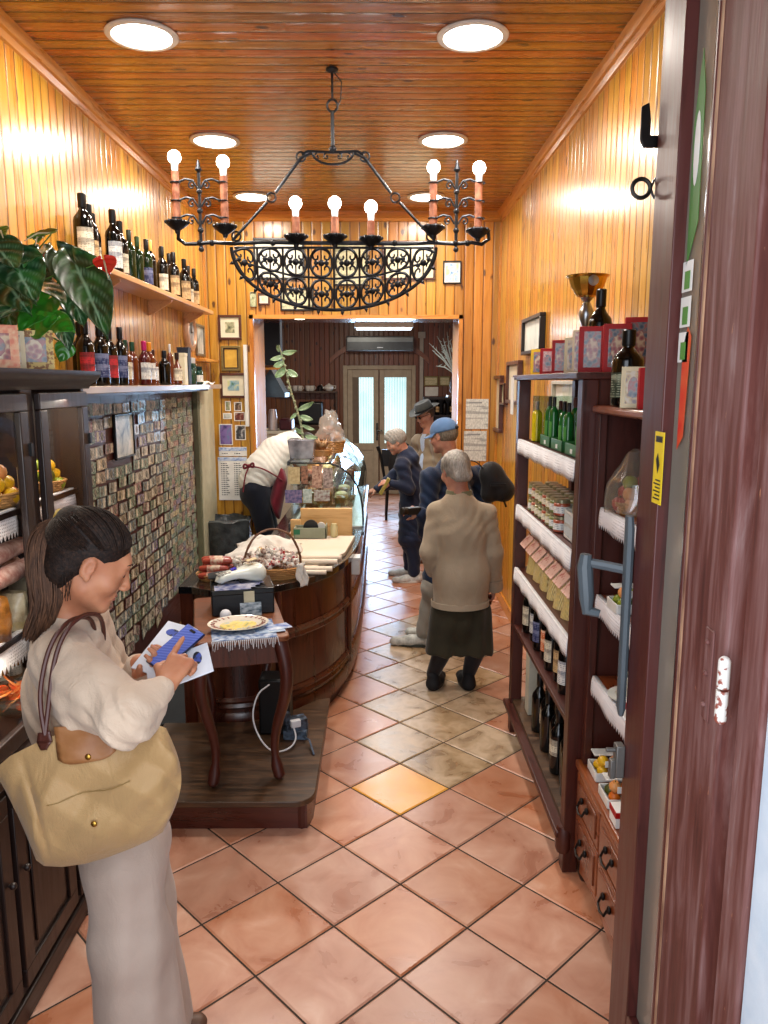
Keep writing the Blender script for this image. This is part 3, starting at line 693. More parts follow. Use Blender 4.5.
# nearest, largest ones individually; the far upper corner as one field
cells.sort(key=lambda c: (c[0] ** 2 + 2.4) ** .5)
vis = [c for c in cells if not (c[0] < 3.3 and c[1] < 1.0)]
for k, (y, z) in enumerate(vis[:296]):
    o = bpy.data.objects.new('banknote', NM[rnd.randrange(3)]); COL.objects.link(o)
    o.location = (XN + .0004 + .0012 * (k % 4) + (.003 if z > 1.2 else 0), y + rnd.uniform(-.012, .012), z + rnd.uniform(-.006, .006)); o.rotation_euler = (rnd.gauss(0, .045 if z > .45 else .2), 0, rnd.uniform(-.03, .03))
    tag(o, 'banknote pasted on the brown board of the left wall', 'banknote', 'banknotes on the wall board')
rest = vis[296:]
b = MB()
for k, (y, z) in enumerate(rest):
    b.box((XN + .002 + .001 * (k % 3), y + rnd.uniform(-.01, .01), z + rnd.uniform(-.005, .005)), (.0008, .145, .07), rx=rnd.gauss(0, .05))
if rest: b.build('banknotes', note_mat('far banknote print', NH, False), angle=0, kind='stuff', label='far columns of banknotes pasted at the back end of the board', cat='banknotes')
# framed photo hung on the board
def pic_mat(name, a, b_, c_, sc=6):
    if name in MATS: return MATS[name]
    t = NT(name); n = t.noise(t.coord(), sc, 4, .6, .5)
    t.set(col=t.ramp(n, [(.32, a), (.48, b_), (.62, c_)]), rough=.4); MATS[name] = t.m; return t.m
def picture(name, label, plane, P, u0, u1, z0, z1, fw, fmat, pm, mount=None, mw=.03, th=.02, cat='picture', group=None):
    """plane 'y': hangs on a wall facing -y at y=P ; 'x+': wall at x=P facing +x ; 'x-': wall facing -x"""
    if plane == 'y': fn = lambda a, b_, c: (a, P - c, b_)
    elif plane == 'x+': fn = lambda a, b_, c: (P + c, a, b_)
    else: fn = lambda a, b_, c: (P - c, a, b_)
    m_ = MB(); frame_bars(m_, fn, u0, z0, u1, z1, fw, 0, th)
    t = m_.build(name, fmat, bevel=.003, label=label, cat=cat, group=group)
    q = MB(); q.span(fn(u0 + fw * .8, z0 + fw * .8, .002), fn(u1 - fw * .8, z1 - fw * .8, th * .4))
    if mount:
        q.build('mount', mount, t)
        q = MB(); q.span(fn(u0 + fw + mw, z0 + fw + mw, th * .4), fn(u1 - fw - mw, z1 - fw - mw, th * .48)); q.build('print', pm, t)
    else: q.build('print', pm, t)
    return t
P_sea = pic_mat('pale photo', '#6c7c84', '#b8bcb4', '#dcd8cc', 9)
P_land = pic_mat('landscape print', '#3c6a3a', '#7ca0b0', '#c9c890', 12)
P_port = pic_mat('portrait print', '#2c2c24', '#7c8060', '#c0b898', 14)
P_doc = label_mat('printed certificate', '#cfc6a2', '#6f7a5a', 30)
P_list = label_mat('printed list', '#d4d2ca', '#707070', 45)
P_yel = mat('yellowed print', '#cfa544', .4, col2=lin('#b98c34'))
cream = mat('cream mount', '#dcd4b8', .6)
picture('framed_photo', 'small black framed photo hung on the banknote board', 'x+', XN + .006, 4.44, 4.79, 1.50, 1.765, .012, black_pl, P_sea, None, th=.016)
# ------------------------------------------------------------------ clock, small picture and ledge
t = thing('wall_clock', 'round wooden wall clock seen edge-on above the lower shelf', 'clock', (XL + .02, 6.42, 2.35))
rot = Matrix.Rotation(PI / 2, 3, 'Y')
q = MB(); q.lathe([(.155, 0), (.16, .02), (.15, .04), (.125, .045), (.115, .03), (.115, .0)], (XL + .001, 6.42, 2.35), 32, rot=rot); q.build('rim', wood('pale rim wood', '#9c6c48', '#c89a78', axis=2), t)
q = MB(); q.lathe([(.117, .002), (.117, .024), (.0, .026)], (XL + .001, 6.42, 2.35), 32, rot=rot); q.build('dial', mat('blue grey dial', '#b8c0c8', .3, col2=lin('#7c8894'), scale=30), t)
q = MB(); q.box((XL + .031, 6.42, 2.38), (.004, .010, .08)); q.box((XL + .031, 6.45, 2.35), (.004, .06, .010)); q.build('hands', black_pl, t)
picture('framed_picture', 'narrow framed picture on the left wall right of the round clock', 'x+', XL + .001, 6.66, 6.96, 2.17, 2.44, .022, mat('dull silver wood', '#6c6252', .4), P_sea, None)
q = MB(); q.span((XL + .001, 6.5, 2.12), (XL + .12, 7.05, 2.145)); q.build('ledge', W_honey, bevel=.003, label='small wooden wall ledge beneath the clock and narrow picture', cat='shelf')
q = MB(); q.span((XL + .022, 6.45, 0), (XL + .07, 6.98, 1.89)); o = q.build('leaning_panel', mat('cream laminate', '#bdb598', .5), bevel=.003, label='tall cream panel standing against the left wall past the banknote board', cat='panel')
q = MB(); q.span((XL + .02, 6.40, 0), (XL + .06, 6.447, 1.89)); q.build('edge_strip', mat('olive edge', '#6c6a50', .5), o)
# ------------------------------------------------------------------ lace helper
def lace_mat():
    t = NT('white lace'); c = t.coord()
    v = t.voro(t.mapping(c, sc=(1, 1, 1)), 95, .15); h = t.rng(v, .22, .30, 1, 0)
    n = t.noise(c, 30, 2)
    t.set(col=t.mix(t.math('MULTIPLY', h, .8), '#e4e4e8', '#6f6c74'), rough=.8, sheen=.3)
    t.bump(v, .4, .003); return t.m
LACE = lace_mat(); LINEN = mat('white linen', '#dcdce0', .8, bump=.2)
def lace(label, A, B, drop, inward, tooth=.022, band=.4):
    """edging that hangs from A to B (top line) and laps a little over the shelf"""
    A, B = Vector(A), Vector(B); L = (B - A).length; n = max(8, int(L / (tooth / 2))); inward = Vector(inward)
    t = MB()
    prof = [(inward * -.05 + Vector((0, 0, .0015))), (Vector((0, 0, .0015))), None]
    rows = []
    for i in range(n + 1):
        p = A.lerp(B, i / n); w = .003 * math.sin(i * .23) ; dz = drop * (1.0 if i % 2 else .74) 
        outv = inward * (.004 + w)
        rows.append([p - inward * .014 + Vector((0, 0, .0012)), p + inward * .002 + Vector((0, 0, .0015)), p + inward * .004 + Vector((0, 0, -.006)), p + outv * 1.2 - Vector((0, 0, drop * band)), p + outv * 1.4 - Vector((0, 0, dz))])
    vs = [q for r_ in rows for q in r_]; fs = []; mi = []
    for i in range(n):
        for k in range(4): fs.append((i*5+k, (i+1)*5+k, (i+1)*5+k+1, i*5+k+1))
    t.add(vs, fs)
    for k in range(len(t.mi)): t.mi[k] = 1 if k % 4 >= 2 else 0
    return t.build('lace_edging', [LINEN, LACE], label=label, cat='lace', solid=.0015)
# ------------------------------------------------------------------ dark dresser on the left
CX = -1.12
t = thing('display_cabinet', 'tall dark wooden dresser with glazed doors on the left, behind the woman with the tote', 'cabinet', (-1.33, 2.3, 0))
ya, yb = 1.62, 2.95
q = MB(); q.span((XL + .01, ya, .06), (-1.10, yb, .80)); q.build('base', W_black, t, bevel=.004)
q = MB(); q.span((XL + .01, ya - .01, 0), (-1.085, yb + .01, .075)); q.build('plinth', W_blacky, t, bevel=.006)
q = MB(); q.span((XL + .01, ya - .02, .80), (-1.07, yb + .02, .835)); q.build('worktop', W_blacky, t, bevel=.008)
for k, (a, c) in enumerate(((1.66, 2.06), (2.09, 2.49), (2.52, 2.91))):
    q = MB(); frame_bars(q, lambda u, v, w_: (-1.10 + w_, u, v), a, .11, c, .77, .06, 0, .02); d = q.build('base_door', W_black, t, bevel=.003)
    q = MB(); q.span((-1.10, a + .06, .17), (-1.09, c - .06, .71)); q.span((-1.09, a + .09, .20), (-1.082, c - .09, .68)); q.build('panel', W_black, d, bevel=.004)
    q = MB(); yy = c - .03 if k % 2 == 0 else a + .03
    q.sphere((-1.068, yy, .5), .011); q.tube([(-1.08, yy, .5), (-1.07, yy, .5)], .005); q.build('knob', W_black, d)
# hutch carcass
q = MB(); q.span((XL + .01, ya, .835), (XL + .025, yb, 1.93)); q.build('back_panel', wood('dark back panel', '#20120d', '#3a2218', axis=2), t)
q = MB(); q.span((XL + .01, yb - .03, .835), (CX, yb, 1.93)); q.span((XL + .01, ya, .835), (CX, ya + .03, 1.93)); q.build('side_panel', W_black, t, bevel=.003)
q = MB(); q.span((CX - .03, 2.43, .835), (CX, 2.51, 1.93)); q.build('centre_post', W_black, t, bevel=.003)
q = MB(); q.prism([(0, 0), (.01, .0), (.018, .015), (.045, .03), (.055, .045), (.06, .055), (.06, .065), (0, .065)], yb - ya + .06, lambda a, b_, c: (CX + a, ya - .03 + c, 1.925 + b_)); q.span((XL + .01, ya - .03, 1.925), (CX, yb + .0, 1.99)); q.prism([(0, 0), (.01, 0), (.018, .015), (.045, .03), (.055, .045), (.06, .055), (.06, .065), (0, .065)], CX + .0 - XL, lambda a, b_, c: (XL + .01 + c, yb + a * .7, 1.925 + b_)); q.build('cornice', W_blacky, t, fix=True)
for z in (1.15, 1.55):
    q = MB(); q.span((XL + .02, ya + .03, z - .018), (CX - .035, yb - .03, z)); q.build('shelf', W_blacky, t)
for a, c in ((1.66, 2.425), (2.515, 2.925)):
    q = MB(); frame_bars(q, lambda u, v, w_: (CX + w_, u, v), a, .85, c, 1.915, .055, 0, .022); d = q.build('glazed_door', W_black, t, bevel=.004)
    q = MB(); q.span((CX + .009, a + .05, .90), (CX + .012, c - .05, 1.865)); q.build('pane', G_pane, d)
    q = MB(); q.span((CX + .022, c - .012, 1.72), (CX + .03, c + .004, 1.76)); q.build('hinge', black_pl, d)
XS = CX - .045
for ya_, zl in ((2.05, 1.89), (2.71, 1.89), (2.2, 1.52), (2.2, 1.12)): area('cabinet_fill', (-1.19, ya_, zl), (0, 0, 0), .5, 3.0, '#fff0dc', 'RECTANGLE', .05)  # fill lights added under the dresser shelves to brighten the contents
XS = XS
lace('white lace edging on the upper shelf inside the dark cabinet, left pane', (XS, 1.68, 1.552), (XS, 2.43, 1.552), .09, (1, 0, 0))
lace('white lace edging on the upper shelf inside the dark cabinet, right pane above the woman', (XS, 2.50, 1.552), (XS, 2.90, 1.552), .08, (1, 0, 0))
lace('white lace edging on the lower shelf inside the dark cabinet', (XS, 1.68, 1.152), (XS, 2.90, 1.152), .10, (1, 0, 0))
# fruit baskets behind the panes
FM = {k: mat('marzipan ' + k, c, .35, col2=lin(d), scale=30, bump=.2, sss=0) for k, c, d in (('lemon', '#e0b020', '#c89018'), ('orange', '#d8701c', '#c05814'), ('green', '#8c9a2c', '#6c7c20'), ('red', '#b03020', '#8c2018'), ('peach', '#dc9a58', '#c87840'), ('olive', '#565a20', '#3c4018'))}
def fruit(kind, label, p, r, group, film=None):
    q = MB(); x, y, z = p
    if kind == 'lemon': q.lathe([(.0005, -r*1.25), (r*.3, -r*1.1), (r*.8, -r*.6), (r, 0), (r*.8, r*.6), (r*.3, r*1.1), (.0005, r*1.25)], (0, 0, 0), 12, rot=Matrix.Rotation(rnd.uniform(.6, 1.6), 3, 'X') @ Matrix.Rotation(rnd.uniform(0, 3), 3, 'Z'))
    else: q.lathe([(.0005, -r*.92), (r*.55, -r*.88), (r*.92, -r*.4), (r, 0), (r*.9, r*.45), (r*.5, r*.86), (r*.12, r*.8), (.0005, r*.74)], (0, 0, 0), 12)
    q.v = [(a + x, b_ + y, c + z) for a, b_, c in q.v]
    o = q.build('fruit', FM[kind], label=label, cat='fruit', group=group)
    if kind != 'lemon':
        s = MB(); s.tube([(x, y, z + r * .72), (x + .002, y, z + r * 1.05)], r * .09, 5); s.build('stalk', FM['olive'], o)
    return o
def basket(label, c, r, h, m_, cat='basket'):
    q = MB(); x, y, z = c; n = 28
    for k in range(5):
        zz = z + .004 + k * h / 5; rr = r * (.82 + .18 * k / 4)
        q.tube([(x + math.cos(2*PI*i/n) * rr * (1 + .02 * (-1) ** (i + k)), y + math.sin(2*PI*i/n) * rr * (1 + .02 * (-1) ** (i + k)), zz + h / 10) for i in range(n)], h / 9, 6, loop=True)
    q.lathe([(r * .8, z), (r * .8, z + .004)], (x, y, 0), n)
    o = q.build('wicker_basket', m_, label=label, cat=cat)
    return o
wick = wood('wicker', '#6c4420', '#b8864c', axis=0, rough=.6, scale=3)
kinds = ['lemon', 'orange', 'lemon', 'peach', 'green', 'lemon', 'orange', 'lemon', 'red', 'lemon']
def pile(c, n, r, rad, words, group, kk=kinds):
    x, y, z = c; spots = []
    for lay, rr0 in enumerate((rad, rad * .72, rad * .40)):
        rr = rr0
        while rr > -r * .5:
            m_ = max(1, int(2 * PI * max(rr, .001) / (2.05 * r))) if rr > r * .8 else 1
            for i in range(m_):
                a = 2 * PI * (i + lay * .5) / m_; R0 = rr if m_ > 1 else 0; spots.append((x + math.cos(a) * R0, y + math.sin(a) * R0, z + r * .9 + lay * r * 1.35 + (r * .25 if m_ == 1 else 0)))
            if m_ == 1: break
            rr -= r * 1.9
    for k, q_ in enumerate(spots[:n]): fruit(kk[k % len(kk)], words % kk[k % len(kk)], q_, r, group)
basket('small wicker basket of marzipan fruit behind the left cabinet pane', (-1.25, 2.46, 1.552), .085, .045, wick)
pile((-1.25, 2.46, 1.562), 16, .028, .062, '%s-coloured marzipan fruit heaped in the basket behind the left cabinet pane', 'fruit in the left cabinet basket')
basket('small wicker basket of marzipan fruit behind the right cabinet pane', (-1.235, 2.815, 1.552), .075, .04, wick)
pile((-1.235, 2.815, 1.56), 17, .024, .053, '%s-coloured marzipan fruit heaped in the basket behind the right cabinet pane', 'fruit in the right cabinet basket', ['green', 'lemon', 'red', 'green', 'olive', 'peach'])
q = MB(); q.span((-1.21, 2.555, 1.552), (-1.17, 2.60, 1.67)); o = q.build('small_box', mat('cream card', '#c9bb94', .6), bevel=.002, label='small upright cream box next to the fruit behind the left cabinet pane', cat='box')
# middle compartment: wrapped sausages, paper bags, jars
for k, (y, z, c) in enumerate(((2.16, 1.335, '#b09080'), (2.30, 1.335, '#a07468'))):
    q = MB(); q.lathe([(.005, -.14), (.026, -.125), (.03, 0), (.026, .125), (.005, .14)], (0, 0, 0), 14, rot=Matrix.Rotation(PI/2, 3, 'X')); q.v = [(a - 1.24, b_ + y, c_ + z + .03) for a, b_, c_ in q.v]
wrap = mat('dusty pink wrapped salami', '#a88478', .5, col2=lin('#6c3c34'), scale=40)
for k, (y, z) in enumerate(((2.20, 1.122), (2.24, 1.178))):
    q = MB(); q.lathe([(.005, -.17), (.026, -.155), (.03, 0), (.026, .155), (.005, .17)], (0, 0, 0), 14, rot=Matrix.Rotation(PI/2, 3, 'X')); q.v = [(a - 1.24, b_ + y, c_ + z + .03) for a, b_, c_ in q.v]
film2 = glassmat('packed film', '#dedad0', .2, .25)
def jar(label, p, r, h, body, lid, group=None, cat='jar', name='glass_jar'):
    t = thing(name, label, cat, p, group); x, y, z = p
    q = MB(); q.lathe([(r*.8, z), (r, z + .004), (r, z + h * .72), (r * .88, z + h * .8)], (x, y, 0), 14); q.build('glass_body', body, t)
    q = MB(); q.lathe([(r * .92, z + h * .78), (r * .95, z + h * .79), (r * .95, z + h * .985), (r * .88, z + h)], (x, y, 0), 14); q.build('lid', lid, t)
    q = MB(); q.grid(lambda u, v: (x + math.cos(-PI + u * 2 * PI) * r * 1.02, y + math.sin(-PI + u * 2 * PI) * r * 1.02, z + h * (.18 + .4 * v)), 14, 1); q.build('paper_label', L_cream if (int(y * 100) % 2) else L_white, t)
    return t
def paper_bag(label, p, w, h, m_, rz=0, group=None):
    q = MB(); x, y, z = p
    rs = []
    for k in range(8):
        f = k / 7; a = w * (.95 + .1 * math.sin(f * PI)) / 2; d = w * .7 / 2 * (1 - .75 * f ** 2)
        rs.append([(x + math.cos(2*PI*i/14 + rz) * a * (1 + .08 * rnd.random()), y + math.sin(2*PI*i/14 + rz) * (d + .01) * (1 + .1 * rnd.random()), z + h * f) for i in range(14)])
    q.rings(rs); return q.build('wrapped_parcel', m_, label=label, cat='parcel', group=group)
mb1 = mat('pale wrapping', '#b0a890', .35, col2=lin('#74684c'), scale=18, coat=.4); mb2 = mat('amber sweets wrapping', '#a86c24', .3, col2=lin('#5c3814'), scale=26, coat=.5)
paper_bag('pale wrapped parcel on the lower cabinet shelf behind the left pane', (-1.21, 2.44, 1.152), .11, .12, mb1)
paper_bag('amber bag of sweets on the lower cabinet shelf, left of the pale parcel', (-1.21, 2.31, 1.152), .11, .14, mb2)
paper_bag('second pale wrapped parcel on the lower cabinet shelf, hidden partly by the woman', (-1.21, 2.56, 1.152), .11, .15, mb1)
# hams rolled in net above them
net = mat('pink grey salami', '#9c6c64', .5, col2=lin('#c0a49a'), scale=40)
for k, (x, z) in enumerate(((-1.20, 1.302), (-1.27, 1.302), (-1.235, 1.365))):
    q = MB(); q.lathe([(.006, -.2), (.028, -.18), (.032, 0), (.028, .18), (.006, .2)], (0, 0, 0), 14, rot=Matrix.Rotation(PI/2, 3, 'X')); q.v = [(a + x, b_ + 2.42, c_ + z + .032) for a, b_, c_ in q.v]
    q.build('salami', net, label=('front', 'rear', 'upper')[k] + ' pinkish salami lying over the parcels inside the dark cabinet', cat='salami', group='salamis inside the dark cabinet')
# bowl with candied orange slices
t = thing('glass_bowl', 'glass bowl of candied orange slices low in the dark cabinet', 'bowl', (-1.235, 2.47, .837))
q = MB(); q.lathe([(.04, .837), (.042, .842), (.07, .86), (.098, .90), (.102, .925), (.098, .925), (.068, .866), (.04, .848)], (-1.235, 2.47, 0), 28); q.build('bowl', glassmat('thick bowl glass', '#d8dcd8', .05, .15), t)
Ocan = mat('candied orange', '#e0481c', .2, col2=lin('#f09a50'), scale=35, coat=.6)
for k in range(16):
    a = k * 2.4; rr = .062 * math.sqrt((k % 8) / 8) + .01
    q = MB(); R_ = Matrix.Rotation(a, 3, 'Z') @ Matrix.Rotation(rnd.uniform(.3, .9), 3, 'X')
    m = 14; r = .036
    poly = [(r * math.cos(2*PI*i/m), r * math.sin(2*PI*i/m)) for i in range(m)]
    q.prism(poly, .007, lambda a_, b_, c: tuple(R_ @ Vector((a_, b_, c)))); cz = .885 + .022 * (k // 6)
    q.v = [(a_ - 1.235 + rr * math.cos(a), b_ + 2.47 + rr * math.sin(a), c + cz) for a_, b_, c in q.v]
    q.build('orange_slice', Ocan, bevel=.002, label='glossy candied orange slice in the glass bowl of the dark cabinet', cat='orange slice', group='candied orange slices')
for k in range(4):
    jar('small amber jar in the lowest compartment of the dark cabinet, %s' % ('by the bowl', 'second behind the bowl', 'third behind the bowl', 'last behind the bowl')[k], (-1.40, 2.50 + .1 * k, .837), .032, .09, mb2, gold, 'amber jars in the dark cabinet')
# ------------------------------------------------------------------ decorated cards on top of the cabinet
def card_mat(name, border, c1, c2, c3):
    if name in MATS: return MATS[name]
    t = NT(name); n = t.voro(t.coord(), 55, 1); m2 = t.noise(t.coord(), 30, 3)
    col = t.ramp(t.math('ADD', t.math('MULTIPLY', n, .5), t.math('MULTIPLY', m2, .5)), [(.25, c1), (.4, c2), (.5, border), (.62, c3)])
    t.set(col=col, rough=.35, coat=.4); MATS[name] = t.m; return t.m
C1 = card_mat('figured card red', '#9c6854', '#3a2024', '#8c3430', '#c0a884'); C2 = card_mat('figured card blue', '#6c6460', '#141a2c', '#3c4c5c', '#8c3c38'); C3 = card_mat('figured card gold', '#a88c50', '#34241c', '#6c4840', '#b8a888')
Cb = {'salmon': mat('salmon card border', '#d47c60', .5, col2=lin('#e0b890'), scale=60), 'gold': mat('gold dotted border', '#d8bc70', .5, col2=lin('#8c5c28'), scale=90, contrast=(.5, .56)), 'red': mat('red box card', '#a80f10', .5, spec=.3), 'cream': mat('cream card edge', '#dccfa8', .5)}
def deco_box(label, p, w, h, d, border, face, rz=0, lean=0, cat='box', group=None, arch=False):
    """upright decorated box; p = centre of the foot; face turned to -y before the rotation"""
    t = thing('decorated_box', label, cat, p, group); M_ = Matrix.Translation(Vector(p)) @ Euler((lean, 0, rz)).to_matrix().to_4x4() @ Matrix.Translation(-Vector(p)); x, y, z = p
    q = MB(); q.span((x - w/2, y - d/2, z), (x + w/2, y + d/2, z + h)); q.xf(M_); q.build('carton', border, t, bevel=.0015)
    b_ = w * .19; q = MB(); q.span((x - w/2 + b_, y - d/2 - .0015, z + b_), (x + w/2 - b_, y - d/2 + .001, z + h - b_)); q.xf(M_); f = q.build('picture_panel', face, t)
    q = MB(); n = 12
    q.add([(x + math.cos(2*PI*k/n) * w * .22, y - d/2 - .003, z + h * .5 + math.sin(2*PI*k/n) * h * .26) for k in range(n)], [tuple(range(n))[::-1]]); q.xf(M_); q.build('medallion', C2 if face is not C2 else C1, f)
    return t
ZCAB = 1.991
deco_box('salmon-edged picture card at the left edge on the dark cabinet', (-1.17, 2.17, ZCAB), .13, .125, .02, Cb['salmon'], C1, .55, 0)
deco_box('salmon-edged picture card second from the left on the dark cabinet', (-1.13, 2.31, ZCAB), .13, .125, .02, Cb['salmon'], C1, .6, 0)
deco_box('narrow cream picture card between the salmon and gold cards on the cabinet', (-1.135, 2.435, ZCAB), .07, .115, .02, Cb['cream'], C3, .5, 0)
deco_box('gold-edged picture card showing figures, rightmost on the dark cabinet', (-1.125, 2.56, ZCAB), .12, .125, .02, Cb['gold'], C2, .45, 0)
q = MB()
for k in range(14):
    a = rnd.uniform(0, 2 * PI); q.tube([(-1.2, 2.76, ZCAB + .005), (-1.2 + .035 * math.cos(a), 2.76 + .05 * math.sin(a), ZCAB + .02 + .03 * rnd.random()), (-1.2 + .06 * math.cos(a), 2.76 + .08 * math.sin(a), ZCAB + .012 + .04 * rnd.random())], [.006, .004, .001], 5)
q.build('dried_sprig', mat('dry olive leaves', '#6c6440', .7, col2=lin('#a89868'), scale=30), label='little dried leaf bunch on the right corner of the dark cabinet', cat='plant')
# ------------------------------------------------------------------ anthurium
def leafmat():
    t = NT('anthurium leaf'); c = t.coord(); n = t.noise(c, 14, 3)
    at = t.n.new('ShaderNodeAttribute'); at.attribute_name = 'vein'
    t.set(col=t.mix(at.outputs['Fac'], t.ramp(n, [(.3, '#0e3018'), (.5, '#1a4622'), (.7, '#34702e')]), '#8cb48c'), rough=.28, coat=.6, coatr=.25); t.bump(n, .25, .006); return t.m
LEAF = leafmat(); LEAF2 = mat('young bright leaf', '#3f9a28', .3, col2=lin('#2a6c1e'), scale=10, coat=.4); SPR = mat('red spathe', '#c81e14', .2, col2=lin('#e04434'), scale=12, coat=.6); SPG = mat('green spathe', '#5f8a28', .3, col2=lin('#8c5a24'), scale=9, coat=.3); STEM = mat('green stem', '#4c7a34', .4)
HEART = [(.0, .0), (.10, .26), (.28, .40), (.5, .39), (.70, .28), (.86, .14), (1.0, 0)]
def vein_attr(o, vv):
    a = o.data.color_attributes.new('vein', 'FLOAT_COLOR', 'POINT')
    for i, x in enumerate(vv): a.data[i].color = (x, x, x, 1)
    return o
def heart_leaf(base, tip, width, nrm, curl=.15, droop=.12):
    """heart shaped blade: lobes reach behind the stem joint"""
    B, T = Vector(base), Vector(tip); ax = T - B; L = ax.length; ax.normalize(); N = Vector(nrm).normalized(); S = ax.cross(N).normalized(); N = S.cross(ax).normalized()
    q = MB(); nu, nv = 30, 20; vs = []; q.vein = []
    for i in range(nu + 1):
        u = i / nu
        # half width along the blade, from notch side
        w = width * .5 * (math.sin(min(1, u * 1.02) ** .62 * PI) ** .75) * (1.15 - .25 * u) if 0 < u < 1 else 0
        for j in range(nv + 1):
            v = j / nv * 2 - 1; a = abs(v)
            back = -.26 * (1 - u) ** 2 * math.sin(min(1, a * 1.25) * PI * .5) * (1 if a < .8 else 1 - (a - .8) * 1.5)
            p = B + ax * L * (u + back * 1.0) + S * (v * w + (0 if u else v * width * .12)) + N * (curl * width * (a ** 1.6) * (.9) - droop * L * u * u + .02 * width * math.cos(a * 9 - u * 20)); q.vein.append(max(math.exp(-(a / .05) ** 2), math.exp(-(((u * 5.5 - a * 2.4) % 1 - .5) / .10) ** 2) * .8) * (.3 + .7 * (1 - a)))
            vs.append(p)
    w_ = nv + 1; q.add(vs, [(i*w_+j, (i+1)*w_+j, (i+1)*w_+j+1, i*w_+j+1) for i in range(nu) for j in range(nv)])
    return q
pt = thing('potted_anthurium', 'potted anthurium with big glossy heart leaves and red blooms on top of the dark cabinet', 'plant', (-1.33, 2.72, ZCAB))
q = MB(); q.lathe([(.055, ZCAB), (.06, ZCAB + .005), (.075, ZCAB + .11), (.08, ZCAB + .11), (.08, ZCAB + .125), (.07, ZCAB + .125), (.066, ZCAB + .10)], (-1.33, 2.72, 0), 24); q.build('pot', mat('dark glazed pot', '#26302a', .3), pt)
q = MB(); q.lathe([(.067, ZCAB + .09), (.0, ZCAB + .10)], (-1.33, 2.72, 0), 20, caps=(True, False)); q.build('soil', grout, pt)
root = Vector((-1.33, 2.72, ZCAB + .10))
lv = [((76, 266), (108, 331), 2.62, 2.42, .145, (.4, -.8, .5), LEAF), ((62, 258), (98, 312), 2.72, 2.66, .13, (.2, -.6, .75), LEAF), ((38, 250), (22, 262), 2.6, 2.45, .09, (0, -.5, .85), LEAF),
 ((10, 258), (36, 300), 2.5, 2.4, .15, (.3, -.7, .6), LEAF), ((38, 284), (66, 298), 2.55, 2.4, .08, (.2, -.35, .9), LEAF), ((4, 280), (30, 312), 2.55, 2.45, .13, (.3, -.9, .3), LEAF),
 ((24, 300), (-8, 318), 2.55, 2.4, .11, (0, -.8, .6), LEAF), ((70, 290), (84, 326), 2.74, 2.72, .10, (.5, -.8, .1), LEAF), ((48, 300), (18, 330), 2.6, 2.5, .10, (0, -.9, .4), LEAF2), ((50, 322), (74, 330), 2.64, 2.6, .085, (.2, -.8, .5), LEAF2),
 ((36, 328), (58, 316), 2.56, 2.52, .08, (.1, -.9, .35), LEAF2), ((60, 318), (70, 350), 2.7, 2.68, .07, (.6, -.8, .1), LEAF), ((4, 300), (12, 330), 2.62, 2.58, .12, (.2, -.95, .1), LEAF), ((30, 270), (50, 290), 2.8, 2.8, .12, (.1, -.9, .4), LEAF), ((66, 345), (60, 362), 2.72, 2.72, .06, (.5, -.8, 0), LEAF2), ((-6, 245), (18, 268), 2.5, 2.42, .12, (.1, -.5, .8), LEAF)]
stm = MB()
for (b0, b1), (t0, t1), Yb, Yt, w, nr, m_ in lv:
    B = ony(b0, b1, Yb); T = ony(t0, t1, Yt); lq = heart_leaf(B, T, w * 1.08, nr); vein_attr(lq.build('leaf', m_, pt, angle=60, solid=.0012), lq.vein)
    mid = root.lerp(B, .6) + Vector((0, 0, .05)); q = MB(); q.tube([root + Vector((rnd.uniform(-.03, .03), rnd.uniform(-.03, .03), 0)), mid, B], [.004, .0035, .003], 6); q.build('leaf_stem', STEM, pt)
for (b0, b1), (t0, t1), Y, w, m_, nr in (((104, 261), (110, 275), 2.6, .07, SPR, (.35, -.9, .3)), ((34, 258), (44, 262), 2.62, .07, SPR, (0, -.7, .6)), ((52, 233), (27, 238), 2.6, .05, SPG, (0, -.45, .9)), ((40, 236), (38, 243), 2.6, .045, SPG, (0, -.9, .4)), ((0, 231), (6, 235), 2.5, .05, SPG, (0, -.6, .8))):
    B = ony(b0, b1, Y); T = ony(t0, t1, Y - .03); f = heart_leaf(B, T, w, nr, .2, .05).build('bloom', m_, pt, angle=60, solid=.0015)
    q = MB(); q.tube([B, B.lerp(T, .5) + Vector((0, -.015, .004)), T + Vector((0, -.02, -.012))], [.0035, .003, .0015], 6); q.build('spadix', mat('pale spadix', '#d8c8a0', .5), f)
    q = MB(); q.tube([root, root.lerp(B, .65) + Vector((0, 0, .04)), B], [.003, .0025, .002], 6); q.build('bloom_stem', STEM, pt)
for k, (a, c, d, e) in enumerate(((43, 268, 50, 284), (58, 305, 70, 318), (74, 306, 82, 318))):
    A, B_ = ony(a, c, 2.86), ony(d, e, 2.86)
# ------------------------------------------------------------------ raised wooden step
pl = MB(); zt = .15
def rr_poly(x0, y0, x1, y1, r, corners):
    P = []
    for (cx, cy, a0, on) in ((x1 - r, y0 + r, -90, 1), (x1 - r, y1 - r, 0, 0), (x0 + r, y1 - r, 90, 0), (x0 + r, y0 + r, 180, 0)):
        if on in corners or True:
            rr = r if (a0 == -90) else .004; cx_ = x1 - rr if a0 in (-90, 0) else x0 + rr; cy_ = y0 + rr if a0 in (-90, 180) else y1 - rr
            for k in range(7): a = math.radians(a0 + 90 * k / 6); P.append((cx_ + rr * math.cos(a), cy_ + rr * math.sin(a)))
    return P
plt = thing('wooden_platform', 'low dark wooden platform with a worn board top carrying the small table', 'platform', (-.7, 3.6, 0))
PLP = rr_poly(-1.15, 3.08, -.285, 4.2, .09, (1,))[:7] + [(-.285, 4.20), (-.36, 4.17), (-.45, 4.06), (-.58, 3.95), (-.72, 3.88), (-1.15, 3.87)] + [(-1.15, 3.08)]
